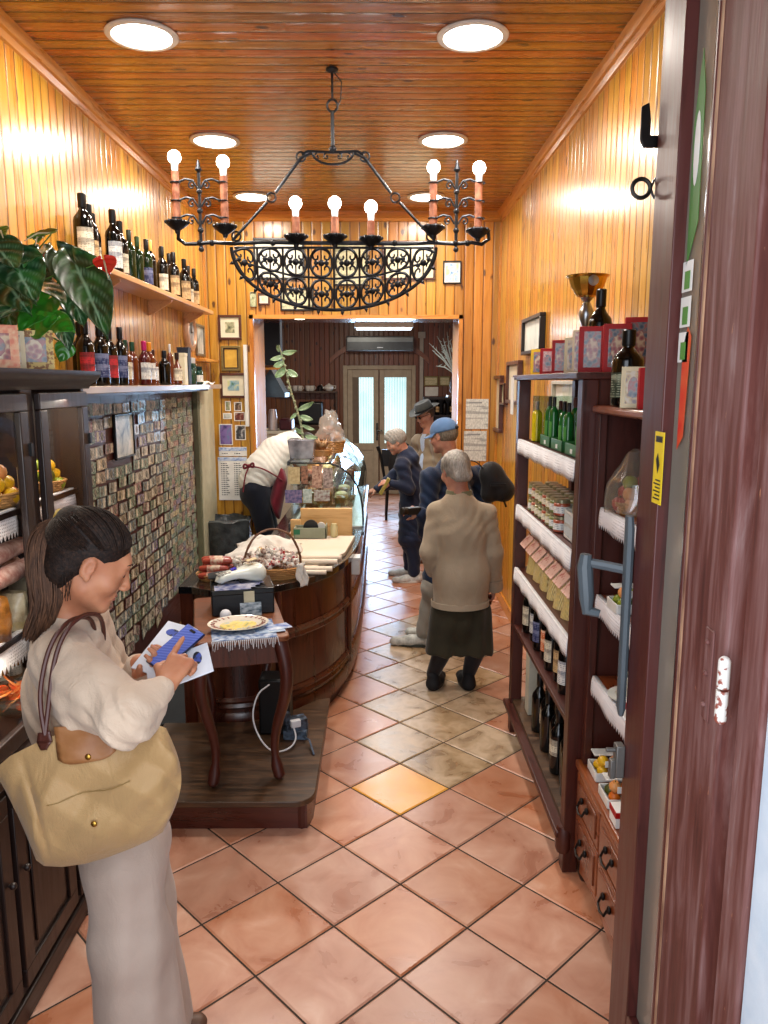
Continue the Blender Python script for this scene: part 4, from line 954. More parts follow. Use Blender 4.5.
q = MB(); q.prism(PLP, .028, lambda a, b_, c: (a, b_, zt - .028 + c)); q.build('board_top', W_walnut, plt, bevel=.004, fix=True)
q = MB(); q.prism([(-1.13, 3.12), (-.32, 3.12), (-.30, 3.2), (-.30, 4.18), (-.36, 4.15), (-.45, 4.04), (-.58, 3.93), (-.72, 3.86), (-1.13, 3.85)], zt - .028); q.build('riser', W_mahx, plt, fix=True)
q = MB(); q.tube([(-.345, 3.145, .0), (-.345, 3.145, zt - .028)], .03, 10); q.build('corner_post', W_mah, plt)
q = MB(); q.span((-1.52, 4.145, 0), (-.95, 6.3, .012)); q.build('floor_mat', mat('dark rubber mat', '#22262a', .8, bump=.3), label='dark rubber mat on the floor beneath the banknote board', cat='mat')
# ------------------------------------------------------------------ small table with cabriole legs
TR = math.radians(13.5); TC = Vector((-.675, 3.535, 0)); TZ = .85
def tl(a, b_, z): # local table coordinates to world
    return (TC.x + a * math.cos(TR) - b_ * math.sin(TR), TC.y + a * math.sin(TR) + b_ * math.cos(TR), z)
tt = thing('side_table', 'small antique wooden table with curved legs on the low platform', 'table', (TC.x, TC.y, zt))
W_tab = wood('worn table wood', '#4c2512', '#8c5630', axis=0, rough=.4, c3='#6a381c')
hw, hd = .205, .36
P = []
for cx, cy, a0 in ((hw - .03, -hd + .03, -90), (hw - .03, hd - .03, 0), (-hw + .03, hd - .03, 90), (-hw + .03, -hd + .03, 180)):
    for k in range(6): a = math.radians(a0 + 90 * k / 5); P.append((cx + .03 * math.cos(a), cy + .03 * math.sin(a)))
q = MB(); q.prism(P, .024, lambda a, b_, c: tl(a, b_, TZ - .024 + c)); q.build('tabletop', W_tab, tt, bevel=.006)
for a0, b0, a1, b1 in ((-hw + .03, -hd + .03, hw - .03, -hd + .05), (-hw + .03, hd - .05, hw - .03, hd - .03), (-hw + .03, -hd + .05, -hw + .05, hd - .05), (hw - .05, -hd + .05, hw - .03, hd - .05)):
    q = MB(); q.prism([(a0, b0), (a1, b0), (a1, b1), (a0, b1)], .105, lambda a, b_, c: tl(a, b_, TZ - .13 + c)); q.build('apron', W_coun, tt, bevel=.002)
for sx in (-1, 1):
    for sy in (-1, 1):
        pts = []; rad = []
        for k in range(15):
            f = k / 14; z = TZ - .03 - f * (TZ - .03 - zt - .02)
            off = .022 * math.sin(f * PI * 2.0 - .4) * (1 if f < .97 else 1); off = .028 * math.sin(min(1, f * 1.0) * 2 * PI * .92 + .1) * (1 - .0 * f)
            pts.append(tl(sx * (hw - .045 + off), sy * (hd - .045 + off), z)); rad.append(.034 - .018 * f if f < .85 else .0165 + .012 * math.sin((f - .85) / .15 * PI * .7))
        q = MB(); q.tube(pts, rad, 12, upv=(1, 0, 0)); x, y, _ = pts[-1]; q.sphere((x, y, zt + .021), (.022, .022, .019)); q.build('leg', W_mah, tt)
# items on it
q = MB(); q.prism([(-.13, -hd - .004), (.15, -hd - .004), (.15, -.1), (-.13, -.1)], .003, lambda a, b_, c: tl(a, b_, TZ + .001 + c)); 
cl = thing('table_runner', 'blue and white fringed mat on the front edge of the small table', 'mat', tl(0, -.2, TZ)); q.build('cloth', mat('blue patterned cloth', '#3c5a8c', .8, col2=lin('#b0bccc'), scale=40), cl)
q = MB()
for k in range(34):
    a = -.13 + k * .0085; d = rnd.uniform(.02, .045); q.tube([tl(a, -hd - .002, TZ + .002), tl(a, -hd - .008, TZ - .002), tl(a + rnd.uniform(-.008, .008), -hd - .010, TZ - d)], [.0016, .0022, .0012], 5)
q.build('fringe', LINEN, cl)
q = MB(); q.prism([(-.12, .0), (.175, .0), (.175, .24), (-.12, .24)], .118, lambda a, b_, c: tl(a, b_, TZ + .001 + c)); bx = q.build('cash_box', mat('black leatherette', '#14161a', .4, bump=.3, bscale=200), bevel=.006, label='black box on the small table under the card terminal', cat='box')
q = MB(); q.prism([(-.122, -.002), (.177, -.002), (.177, .242), (-.122, .242)], .03, lambda a, b_, c: tl(a, b_, TZ + .100 + c)); q.build('lid', mat('black lacquer', '#0d0f12', .2), bx, bevel=.006)
ZB = TZ + .131
q = MB()
for k in range(4): q.box((*tl(-.02 + .02 * k, .03 + .02 * k, 0)[:2], ZB + .001 + k * .0018), (.17, .09, .0016), rz=TR + .1 * k)
q.build('leaflet_stack', mat('blue red leaflets', '#3c4c84', .4, col2=lin('#c0c0cc'), scale=25), label='few colourful leaflets on the black box under the card terminal', cat='leaflet')
# card terminal: rounded white handset
def terminal(c, rz):
    t = thing('card_terminal', 'white handheld card payment terminal lying on the black box', 'terminal', c); R_ = Matrix.Rotation(rz, 3, 'Z') @ Matrix.Rotation(-.16, 3, 'Y'); q = MB(); rs = []
    n = 20
    for k in range(19):
        f = k / 18; x = -.13 + f * .26
        w = .038 + .022 * (1 / (1 + math.exp(-(f - .52) * 16))); h = .021 + .026 * (1 / (1 + math.exp(-(f - .6) * 12)))
        e = abs(math.sin(min(1, f * 7) * PI / 2)) ** .6 * abs(math.cos(max(0, (f - .82) / .18) * PI / 2)) ** .6; e = max(e, .03)
        rs.append([tuple(Vector(c) + R_ @ Vector((x, math.copysign(abs(math.cos(a)) ** .7, math.cos(a)) * w * e, .03 + .01 * math.sin(f * 5) + math.copysign(abs(math.sin(a)) ** .7, math.sin(a)) * h * e))) for a in [2*PI*i/n for i in range(n)]])
    q.rings(rs); b0 = q.build('housing', mat('glossy white plastic', '#dfe4da', .25, coat=.5), t)
    W = lambda x, y, z: tuple(Vector(c) + R_ @ Vector((x, y, z)))
    q = MB()
    for i in range(4):
        for j in range(3): q.box(W(-.108 + i * .017, -.02 + j * .02, .058), (.012, .014, .006), rz=rz, ry=-.16)
    q.build('keypad', mat('grey keys', '#8c8a84', .5), t)
    q = MB(); q.box(W(-.03, 0, .066), (.026, .030, .006), rz=rz, ry=-.25); q.build('screen', mat('blue violet screen', '#3c34b0', .3), t)
    q = MB(); q.box(W(.065, 0, .089), (.05, .04, .003), rz=rz, ry=-.16); q.build('paper_cover', mat('tan paper cover', '#cdb890', .6), t)
    q = MB(); q.box(W(.03, 0, .004), (.10, .07, .012), rz=rz, ry=-.1); q.build('cradle', black_pl, t)
    return t
terminal(tl(.03, .115, ZB + .012), TR + .22)
# black satchel/printer behind terminal
q = MB(); rs = []
for k in range(9):
    f = k / 8; rs.append([tl(-.13 + .2 * f, .20 + math.cos(a) * .05, ZB + .02 + math.sin(a) * .022 * abs(math.sin((f * .9 + .05) * PI)) ** .5) for a in [2*PI*i/12 for i in range(12)]])
q.rings(rs); q.build('black_pouch', mat('black cloth', '#15171b', .8), label='flat black pouch behind the card terminal', cat='pouch')
# plate
pc = tl(-.01, -.215, TZ + .006)
t = thing('ceramic_plate', 'oval white ceramic plate with red rim lettering and yellow landscape on the small table', 'plate', pc)
R_ = Matrix.Rotation(TR, 3, 'Z') @ Matrix.Rotation(.10, 3, 'X')
q = MB(); q.lathe([(.05, .002), (.052, 0), (.10, .014), (.135, .022), (.136, .025), (.10, .019), (.085, .012), (.0005, .009)], (0, 0, 0), 36); q.v = [tuple(Vector(pc) + R_ @ Vector((a, b_ * .62, c + .004))) for a, b_, c in q.v]; q.build('dish', mat('cream glazed ceramic', '#dcd4c4', .15, coat=.7), t)
q = MB(); q.lathe([(.082, .0125), (.0005, .0105)], (0, 0, 0), 30, caps=(False, False)); q.v = [tuple(Vector(pc) + R_ @ Vector((a, b_ * .62, c + .005))) for a, b_, c in q.v]; q.build('painting', pic_mat('plate landscape', '#6c7a34', '#d8b83c', '#8c9c9c', 16), t)
q = MB()
for k in range(26):
    if k in (6, 7, 19, 20): continue
    a = 2 * PI * k / 26; w_ = .0045
    for s in (-1, 1):
        p0 = Vector((math.cos(a + s * .03) * .105, math.sin(a + s * .03) * .105 * .62, .0225)); p1 = Vector((math.cos(a - s * .02) * .122, math.sin(a - s * .02) * .122 * .62, .0262)); q.tube([tuple(Vector(pc) + R_ @ (p0 + Vector((0, 0, .003)))), tuple(Vector(pc) + R_ @ (p1 + Vector((0, 0, .003))))], .0014, 4)
q.build('rim_letters', mat('red lettering', '#8c2a1e', .4), t)
q = MB(); q.sphere(tl(-.06, -.07, TZ + .028), .027, 16, 10); q.build('white_knob_ball', LINEN, label='round white ball behind the ceramic plate', cat='ball')
for (a, b_, w_, h_, c1, c2, nm, rz) in ((.165, -.24, .11, .075, '#2c5cb0', '#d8e4f0', 'blue and white postcard at the right of the ceramic plate', .3), (.125, -.265, .13, .085, '#4c78b8', '#c0d0dc', 'pale blue postcard beneath the bright postcard on the small table', .1)):
    q = MB(); q.box(tl(a, b_, TZ + .006 + (.002 if h_ < .08 else 0)), (w_, h_, .0015), rz=TR + rz); q.build('postcard', mat('postcard ' + c1, c1, .25, col2=lin(c2), scale=14, coat=.4), label=nm, cat='postcard')
q = MB(); q.box(tl(.06, -.022, TZ + .035), (.10, .004, .062), rz=TR, rx=-.2); o = q.build('upright_card', mat('dark teal card', '#2c4454', .4, col2=lin('#b0bcc4'), scale=30, stretch=(1, 1, 2)), label='dark teal card leaning on the front of the black box', cat='card')
q = MB(); q.box(tl(.055, -.006, TZ + .085), (.05, .004, .065), rz=TR, rx=-.05); q.build('price_slip', mat('cream slip', '#d8cfae', .6), label='small cream slip standing against the black box above the teal card', cat='slip')
# cables and adaptor beneath
q = MB(); q.span((-.62, 3.72, zt + .001), (-.46, 3.86, zt + .30)); o = q.build('router_box', black_pl, bevel=.01, label='black electrical box under the small table on the platform', cat='electrical box')
q = MB(); q.tube(smooth3([(-.56, 3.71, .43), (-.62, 3.66, .40), (-.64, 3.60, .28), (-.55, 3.52, .162), (-.46, 3.52, .160), (-.41, 3.60, .18), (-.44, 3.66, .24)]), .0042, 8); q.build('white_cable', LINEN, label='white cable looping out of the black box under the table', cat='cable')
q = MB(); q.box((-.43, 3.70, .225), (.11, .07, .06), rz=.4); q.tube([(-.47, 3.66, .24), (-.47, 3.66, .30)], .02, 8); q.tube([(-.4, 3.68, zt + .02), (-.35, 3.6, zt + .03), (-.32, 3.5, zt + .005)], .006, 6); q.span((-.49, 3.66, zt + .001), (-.37, 3.76, zt + .05)); q.build('power_adaptor', mat('dark plug plastic', '#1c2026', .4, col2=lin('#5c6c80'), scale=30), label='dark power adaptor block and plug beside the front right table leg', cat='adaptor', bevel=.004)
q = MB(); q.box((-.425, 3.655, .245), (.05, .03, .035), rz=.4); q.build('white_plug', LINEN, label='white plug pushed in the dark adaptor block', cat='plug', bevel=.003)
# ================================================================== COUNTER
PATH = [(-.99, 4.0), (-.90, 3.94), (-.78, 3.93), (-.64, 3.98), (-.50, 4.08), (-.37, 4.24), (-.27, 4.44), (-.205, 4.70), (-.17, 5.0), (-.15, 5.4), (-.14, 6.2), (-.14, 7.05), (-.14, 7.9)]
def smooth_path(P, it=2):
    for _ in range(it):
        Q = [P[0]]
        for a, b_ in zip(P[:-1], P[1:]): Q += [(a[0]*.75+b_[0]*.25, a[1]*.75+b_[1]*.25), (a[0]*.25+b_[0]*.75, a[1]*.25+b_[1]*.75)]
        Q.append(P[-1]); P = Q
    return P
CP = smooth_path(PATH)
def normals(P):
    N = []
    for i in range(len(P)):
        a = P[max(0, i-1)]; b_ = P[min(len(P)-1, i+1)]; d = Vector((b_[0]-a[0], b_[1]-a[1])).normalized(); N.append((d.y, -d.x))
    return N
CN = normals(CP)
def sweep(prof, mats, name, parent, fix=True, a=0, b_=None):
    q = MB(); q.rings([[(p[0] + n_[0] * o, p[1] + n_[1] * o, z) for o, z in prof] for p, n_ in list(zip(CP, CN))[a:b_]]); return q.build(name, mats, parent, fix=fix)
ct = thing('shop_counter', 'curved dark wooden shop counter with rounded front behind the small table', 'counter', (-.4, 5.5, 0))
inner = [(-.78, 7.9), (-.78, 4.75), (-.99, 4.45)]
q = MB(); poly = CP + inner; q.prism(poly, .74, lambda a, b_, c: (a, b_, .09 + c)); q.build('body', W_coun, ct, fix=True)
sweep([(-.03, .0), (-.03, .09), (-.06, .09), (-.06, 0)], W_mah, 'plinth', ct)
for z0, nm in ((.20, 'lower_moulding'), (.545, 'middle_moulding')):
    sweep([(-.005, z0), (.012, z0), (.022, z0 + .012), (.014, z0 + .03), (.02, z0 + .045), (.008, z0 + .062), (-.005, z0 + .062)], W_coun, nm, ct)
sweep([(-.005, .09), (.014, .09), (.014, .16), (.004, .175), (-.005, .175)], W_coun, 'base_board', ct)
q = MB(); top = [(p[0] + n_[0] * .025, p[1] + n_[1] * .025) for p, n_ in zip(CP, CN)]; q.prism(top + inner, .04, lambda a, b_, c: (a, b_, .83 + c)); q.build('countertop', mat('dark polished counter top', '#1c1512', .15, coat=.6, col2=lin('#33251e'), scale=5), ct, bevel=.004, fix=True)
for k in (16, 30): 
    p, n_ = CP[k], CN[k]; q = MB(); q.tube([(p[0] + n_[0] * .006, p[1] + n_[1] * .006, .17), (p[0] + n_[0] * .006, p[1] + n_[1] * .006, .83)], .02, 8); q.build('pilaster', W_coun, ct)
q = MB(); q.box((-.155, 4.86, .775), (.06, .11, .10)); o = q.build('terminal_box', mat('white enamel', '#d8d8d4'), bevel=.006, label='small white box fixed on the right flank of the counter under the glass case', cat='box')
q = MB(); q.box((-.155, 4.86, .831), (.066, .116, .012)); q.build('lid', MATS['white enamel'], o)
# dark stand at the left end of the counter
q = MB(); q.span((-1.085, 4.02, .82), (-1.0, 4.42, .86)); o = q.build('counter_flap', mat('black lacquer', '#0d0f12', .2), bevel=.003, label='narrow black-topped stand at the left end of the curved counter', cat='stand')
q = MB(); q.span((-1.08, 4.03, .0), (-1.01, 4.4, .82)); q.build('post', W_coun, o)
# ------------------------------------------------------------------ things on the counter
ZT = .871
def wicker_tray(label, c, rx, ry, h, handle=None, name='wicker_basket'):
    x, y, z = c; n = 36; t = thing(name, label, 'basket', c)
    q = MB()
    for k in range(6):
        f = k / 5; s = .84 + .16 * f
        q.tube([(x + math.cos(2*PI*i/n) * rx * s * (1 + .018 * (-1) ** (i + k)), y + math.sin(2*PI*i/n) * ry * s * (1 + .018 * (-1) ** (i + k)), z + h * (f * .88 + .06)) for i in range(n)], h / 10.5, 6, loop=True)
    q.add([(x + math.cos(2*PI*i/n) * rx * .82, y + math.sin(2*PI*i/n) * ry * .82, z + .004) for i in range(n)], [tuple(range(n))]); q.build('woven_body', wick, t)
    if handle:
        q = MB(); pts = [(x + rx * .92 * handle[0] * math.cos(PI * i / 16) , y + ry * .2 + rx * .3 * math.cos(PI * i / 16), z + h * .5 + handle[1] * math.sin(PI * i / 16) ** .8) for i in range(17)]
        pts2 = [(p[0] + .005 * math.sin(i * 1.6), p[1] + .005 * math.cos(i * 1.6), p[2]) for i, p in enumerate(pts)]
        q.tube(pts, .006, 8); q.tube(pts2, .005, 6); q.build('handle', wood('brown cane', '#3a2012', '#6c4428', axis=2, rough=.6), t)
    return t
wicker_tray('round shallow wicker tray of sausages at the left end of the counter', (-.90, 4.16, ZT), .115, .10, .035)
SAU = mat('red salami', '#7c2018', .35, col2=lin('#a84c38'), scale=30, coat=.3); SAL = mat('salami label', '#c8b8a0', .6, col2=lin('#a83a30'), scale=40)
for k in range(9):
    lay, i = (0, k) if k < 4 else ((1, k - 4) if k < 7 else (2, k - 7)); y = 4.09 + i * .048 + lay * .02; z = ZT + .032 + lay * .036; x = -.90 + (.008 if k % 2 else -.008)
    q = MB(); q.lathe([(.003, -.085), (.014, -.078), (.019, -.06), (.02, 0), (.019, .06), (.014, .078), (.003, .085)], (0, 0, 0), 12, rot=Matrix.Rotation(PI/2, 3, 'Y') ); q.v = [(a + x, b_ + y, c + z) for a, b_, c in q.v]
    o = q.build('sausage', SAU, label='short red salami piled on the wicker tray', cat='sausage', group='salamis on the round wicker tray')
    q = MB(); q.lathe([(.0205, -.035), (.021, -.034), (.021, .034), (.0205, .035)], (0, 0, 0), 12, rot=Matrix.Rotation(PI/2, 3, 'Y')); q.v = [(a + x, b_ + y, c + z) for a, b_, c in q.v]; q.build('paper_band', SAL, o)
wicker_tray('oval wicker basket with arched handle heaped with wrapped sweets on the counter', (-.60, 4.20, ZT), .165, .11, .065, (1, .235), 'handled_basket')
WR = [mat('white sweet wrapper', '#dcd8d0', .35, col2=lin('#b8b0a4'), coat=.4), mat('red spotted wrapper', '#d8ccc4', .35, col2=lin('#a83030'), scale=55, contrast=(.5, .56)), mat('brown wrapper', '#6c4434', .4, col2=lin('#c8b8a8'), scale=50), mat('yellow spotted wrapper', '#e0dccc', .35, col2=lin('#d0a820'), scale=50, contrast=(.5, .56))]
sweet = []
for m_ in WR:
    q = MB(); q.lathe([(.012, -.034), (.016, -.030), (.003, -.018), (.011, -.013), (.0135, 0), (.011, .013), (.003, .018), (.016, .030), (.012, .034)], (0, 0, 0), 8, rot=Matrix.Rotation(PI/2, 3, 'X'))
    me = bpy.data.meshes.new('sweet'); me.from_pydata(q.v, [], q.f); me.materials.append(m_); sweet.append(me)
for k in range(120):
    a = rnd.uniform(0, 2*PI); f = math.sqrt(rnd.random()); x = -.60 + .155 * f * math.cos(a); y = 4.20 + .10 * f * math.sin(a); z = ZT + .055 + .10 * (1 - f * f) * rnd.uniform(.75, 1.0) + .01
    if k > 92: x = -.76 + rnd.uniform(-.06, .04); y = 4.20 + rnd.uniform(-.05, .06); z = ZT + .02 + rnd.uniform(0, .09)
    o = bpy.data.objects.new('wrapped_sweet', sweet[rnd.choice((0, 0, 0, 1, 1, 2, 2, 3))]); COL.objects.link(o); o.location = (x, y, z); o.rotation_euler = (rnd.uniform(-.7, .7), rnd.uniform(0, 3), rnd.uniform(0, 6))
    tag(o, 'twist-wrapped sweet heaped in the handled basket on the counter', 'sweet', 'sweets in the handled basket')
crum = mat('white crumpled tissue', '#dedad2', .7, col2=lin('#c4beb4'), scale=10, bump=.3, bscale=25, bdist=.02)
def crumple(name, label, fn, nu, nv, m_, amp, cat, sol=.002, seed=3, parent=None):
    r_ = random.Random(seed); ph = [(r_.uniform(4, 14), r_.uniform(4, 14), r_.uniform(0, 6)) for _ in range(6)]
    q = MB(); q.grid(lambda u, v: Vector(fn(u, v)) + Vector((math.sin(ph[0][0]*u+ph[0][1]*v+ph[0][2]), math.sin(ph[1][0]*u+ph[1][1]*v+ph[1][2]), abs(math.sin(ph[2][0]*u+ph[2][1]*v+ph[2][2])) + .5 * math.sin(ph[3][0]*2*u-ph[3][1]*v))) * amp, nu, nv)
    return q.build(name, m_, parent, solid=sol, label=label, cat=cat, angle=28)
crumple('tissue_paper', 'crumpled white tissue sheets behind the sweets basket on the counter', lambda u, v: (-.92 + .42 * u, 4.42 + .55 * v, ZT + .02 + .10 * math.sin(u * PI) * math.sin(v * PI)), 18, 18, crum, .018, 'paper')
crumple('tissue_paper', 'small twist of white tissue hanging at the right end of the sweets basket', lambda u, v: (-.46 + .05 * u + .02 * v, 4.10 + .04 * u, ZT + .09 - .13 * v), 8, 10, crum, .008, 'paper', seed=9)
# wrapping paper: a stack of sheets and rolled fronts
PW = mat('ivory wrapping paper', '#d8c8b0', .6, col2=lin('#e0d4c4'), scale=3)
q = MB(); q.add([(-.66, 4.36, ZT), (-.36, 4.36, ZT), (-.215, 4.72, ZT), (-.17, 5.25, ZT), (-.60, 5.25, ZT), (-.66, 4.36, ZT + .022), (-.36, 4.36, ZT + .022), (-.215, 4.72, ZT + .022), (-.17, 5.25, ZT + .022), (-.60, 5.25, ZT + .022)], [(4, 3, 2, 1, 0), (5, 6, 7, 8, 9)] + [(k, (k+1) % 5, 5 + (k+1) % 5, 5 + k) for k in range(5)])
q.build('paper_stack', PW, label='broad stack of ivory wrapping paper spread on the counter before the glass case', cat='paper', bevel=.002)
for k, (x0, x1, y, z, r) in enumerate(((-.50, -.30, 4.24, ZT + .001, .013), (-.52, -.27, 4.30, ZT + .004, .015), (-.54, -.245, 4.39, ZT + .024, .016), (-.56, -.225, 4.50, ZT + .024, .014))):
    q = MB(); pts = []
    q.rings([[(x, y + r * math.cos(a), z + r + r * math.sin(a)) for a in [2*PI*i/14 for i in range(14)]] for x in (x0, x0 + .002, x1 - .002, x1)])
    q.build('paper_roll', PW, label='ivory paper roll on the counter, %s from the customer edge' % ('first', 'second', 'third', 'fourth')[k], cat='paper roll', group='rolls of wrapping paper')
W_board = wood('pale plywood', '#b8823c', '#dcb070', axis=0, rough=.45)
q = MB(); q.span((-.555, 5.34, ZT), (-.19, 5.37, ZT + .20)); q.build('wooden_screen', W_board, bevel=.004, label='upright pale plywood screen between the wrapping paper and the glass case', cat='board')
q = MB(); q.span((-.62, 5.28, ZT), (-.55, 5.31, ZT + .13)); q.build('wooden_wedge', W_board, bevel=.003, label='small piece of pale wood left of the plywood screen', cat='board')
t = thing('tape_dispenser', 'grey green desk box holding rolls of tape in front of the plywood screen', 'tape dispenser', (-.47, 5.20, ZT + .022))
gg = mat('grey green tin', '#8c927c', .5)
q = MB(); z = ZT + .022; q.span((-.585, 5.14, z), (-.36, 5.26, z + .008)); q.span((-.585, 5.14, z), (-.575, 5.26, z + .07)); q.span((-.37, 5.14, z), (-.36, 5.26, z + .09)); q.span((-.585, 5.14, z), (-.36, 5.15, z + .075)); q.span((-.585, 5.25, z), (-.36, 5.26, z + .075)); q.build('tray', gg, t, bevel=.002)
q = MB(); q.lathe([(.030, -.012), (.052, -.012), (.052, .012), (.030, .012)], (-.47, 5.2, z + .07), 26, rot=Matrix.Rotation(PI/2, 3, 'X') ); q.build('tape_roll', black_pl, t)
q = MB(); q.lathe([(.012, -.01), (.03, -.01), (.03, .01), (.012, .01)], (-.40, 5.2, z + .075), 20, rot=Matrix.Rotation(PI/2, 3, 'X')); q.build('tape_roll', white_pl, t)
q = MB(); q.span((-.584, 5.138, z + .03), (-.54, 5.139, z + .065)); q.build('sticker', mat('green print', '#1e6c4a', .5), t)
q = MB(); z = ZT + .022; q.lathe([(.018, z), (.026, z + .01), (.026, z + .075), (.02, z + .085), (.02, z + .095), (.001, z + .097)], (-.31, 5.2, 0), 16); q.build('ceramic_jar', mat('cream ceramic', '#c8bc8c', .3), label='small cream jar between the tape box and the edge of the counter', cat='jar')
# ------------------------------------------------------------------ glass display case
gc = thing('display_case', 'long curved glass display case standing on the counter, full of food', 'display case', (-.4, 6.6, ZT))
prof = [(-.12, .885), (-.122, 1.0), (-.135, 1.1), (-.165, 1.19), (-.215, 1.27), (-.285, 1.33), (-.36, 1.355)]
y0, y1 = 5.66, 7.9
q = MB(); q.grid(lambda u, v: (prof[min(6, int(v * 6 + 1e-6))][0], y0 + (y1 - y0) * u, prof[min(6, int(v * 6 + 1e-6))][1]), 1, 6, th=.005, nrm=(-1, 0, -.3)); q.build('curved_glass', G_case, gc)
q = MB(); q.prism([(a, b_) for a, b_ in prof] + [(-.66, 1.355), (-.66, .885)], .005, lambda a, b_, c: (a, y0 + c, b_)); q.build('end_glass', G_case, gc, fix=True)
q = MB(); q.span((-.67, y0 - .01, 1.353), (-.35, y1, 1.366)); q.build('top_glass', G_case, gc, bevel=.001)
q = MB(); q.tube([(a, y0 - .003, b_) for a, b_ in prof] + [(-.66, y0 - .003, 1.36)], .007, 8); q.build('end_rim', mat('black rubber rim', '#15171a', .4), gc)
q = MB(); q.span((-.125, y0 - .3, .873), (-.108, y1, .895)); q.span((-.375, y0, 1.35), (-.355, y1, 1.37)); q.span((-.68, y0, .87), (-.66, y1, .90)); q.span((-.68, y0, 1.34), (-.66, y1, 1.37)); q.build('rail', mat('dark steel rail', '#4c5054', .3, .8), gc)
for z in (1.03, 1.19):
    q = MB(); q.span((-.655, y0 + .01, z), (-.19 if z < 1.1 else -.27, y1, z + .006)); q.build('glass_shelf', G_case, gc)
q = MB(); q.span((-.66, y0 + .006, .872), (-.125, y1, .884)); q.build('deck', mat('white enamel', '#d8d8d4'), gc)
FD = [mat('cured meat', '#8c3c2c', .4, col2=lin('#c88c74'), scale=30), mat('baked pastry', '#b87838', .5, col2=lin('#7c4820'), scale=25), mat('cream cheese', '#d8c8a0', .4, col2=lin('#c0a870'), scale=20), mat('dark sausage', '#4c2820', .4, col2=lin('#7c4838'), scale=30), mat('pink ham', '#c07c70', .4, col2=lin('#dcb0a0'), scale=22), mat('olive mix', '#5c6430', .35, col2=lin('#8c4c28'), scale=40)]
fnames = ['cured meat piece', 'baked pastry', 'pale cheese piece', 'dark sausage piece', 'pink ham piece', 'pot of olives']
pr = random.Random(21)
for zi, z in enumerate((.886, 1.038, 1.198)):
    ny = 9; xs = ((-.56, -.42, -.28), (-.56, -.43, -.30), (-.56, -.43))[zi]
    for i in range(ny):
        for j, x in enumerate(xs):
            f = pr.randrange(6); y = y0 + .14 + i * .235 + pr.uniform(-.01, .01); h = pr.uniform(.04, .085); q = MB()
            if f in (0, 3): q.lathe([(.003, -.055), (.028, -.05), (.036, 0), (.028, .05), (.003, .055)], (0, 0, 0), 12, rot=Matrix.Rotation(PI/2, 3, 'Y') @ Matrix.Rotation(pr.uniform(-.6, .6), 3, 'X')); q.v = [(a + x, b_ + y, c + z + .037) for a, b_, c in q.v]
            elif f == 5: q.lathe([(.035, z), (.045, z + .04), (.047, z + .045), (.02, z + .058), (.001, z + .06)], (x, y, 0), 14)
            else: q.lathe([(.05, z), (.056, z + h * .3), (.05, z + h * .75), (.03, z + h), (.001, z + h * 1.05)], (x, y, 0), 12 if f == 1 else 7)
            o = q.build(fnames[f].replace(' ', '_'), FD[f], label='%s on the %s shelf inside the glass display case' % (fnames[f], ('bottom', 'middle', 'top')[zi]), cat='food', group='%ss on the %s shelf of the display case' % (fnames[f], ('bottom', 'middle', 'top')[zi]))
area('case_fill', (-.45, 6.7, 1.33), (0, 0, 0), 1.9, 5, '#fff4e4', 'RECTANGLE', .06).rotation_euler = (0, 0, PI / 2)  # unseen strip light added inside the case so the food shows
# picture cards fixed inside the near end glass
cards = [((288, 467), (300, 484), '#c8b88c', '#a89468', 'cream'), ((301, 466), (308, 484), '#4c3424', '#a8785c', 'dark brown'), ((312, 466), (322, 488), '#7c5444', '#c8a890', 'reddish brown'), ((323, 468), (333, 488), '#5c4c44', '#b8a8a0', 'grey brown'),
 ((285, 490), (302, 503), '#3c4478', '#8c7c9c', 'dark blue'), ((303, 489), (312, 503), '#8ca49c', '#c4d0cc', 'pale green'), ((314, 490), (330, 501), '#7c5c58', '#b8c0b8', 'pink and grey')]
for k, (a, c, c1, c2, nm) in enumerate(cards):
    A, B_ = ony(*a, y0 - .004), ony(*c, y0 - .004)
    q = MB(); q.span((A.x, y0 - .005, A.z), (B_.x, y0 - .003, B_.z)); q.build('picture_card', mat('card ' + nm, c1, .4, col2=lin(c2), scale=45), label='%s picture card stuck on the near end glass of the display case' % nm, cat='card')
A, B_ = ony(292, 503, 5.63), ony(342, 512, 5.63)
q = MB(); q.span((A.x, 5.42, ZT + .001), (B_.x, 5.55, ZT + .004)); q.build('flyer', mat('orange white flyer', '#e0d0b8', .5, col2=lin('#c8502c'), scale=30), label='orange and white flyer lying between plywood screen and glass case', cat='flyer')
# top of the case: plant pot, bread basket, film
ZK = 1.367
vp = thing('potted_vine', 'tall thin climbing plant in a square silver pot on the display case', 'plant', (-.60, 5.95, ZK))
q = MB(); q.box((-.595, 5.95, ZK + .075), (.17, .17, .15), top=1.22); q.build('pot', mat('silver pot', '#6c6c74', .25, .5, col2=lin('#c0c0c8'), scale=9), vp, bevel=.006)
q = MB(); q.lathe([(.098, ZK + .14), (.0, ZK + .155)], (-.595, 5.95, 0), 4, caps=(True, False), rot=None); q.build('soil', crum, vp)
sp = [ony(a, b_, 5.95) for a, b_ in ((303, 440), (301, 425), (297, 410), (292, 395), (288, 380), (285, 368), (281, 352), (279, 345))]
q = MB(); q.tube(sp, [.010, .009, .008, .008, .007, .006, .005, .003], 7)
for k in range(14): 
    f = k / 14 * 6; i = int(f); p = sp[i].lerp(sp[i+1], f - i); q.sphere(p + Vector((rnd.uniform(-.01, .01), -.004, 0)), .012, 6, 5)
q.build('stem', mat('pale green vine stem', '#8c9474', .5), vp)
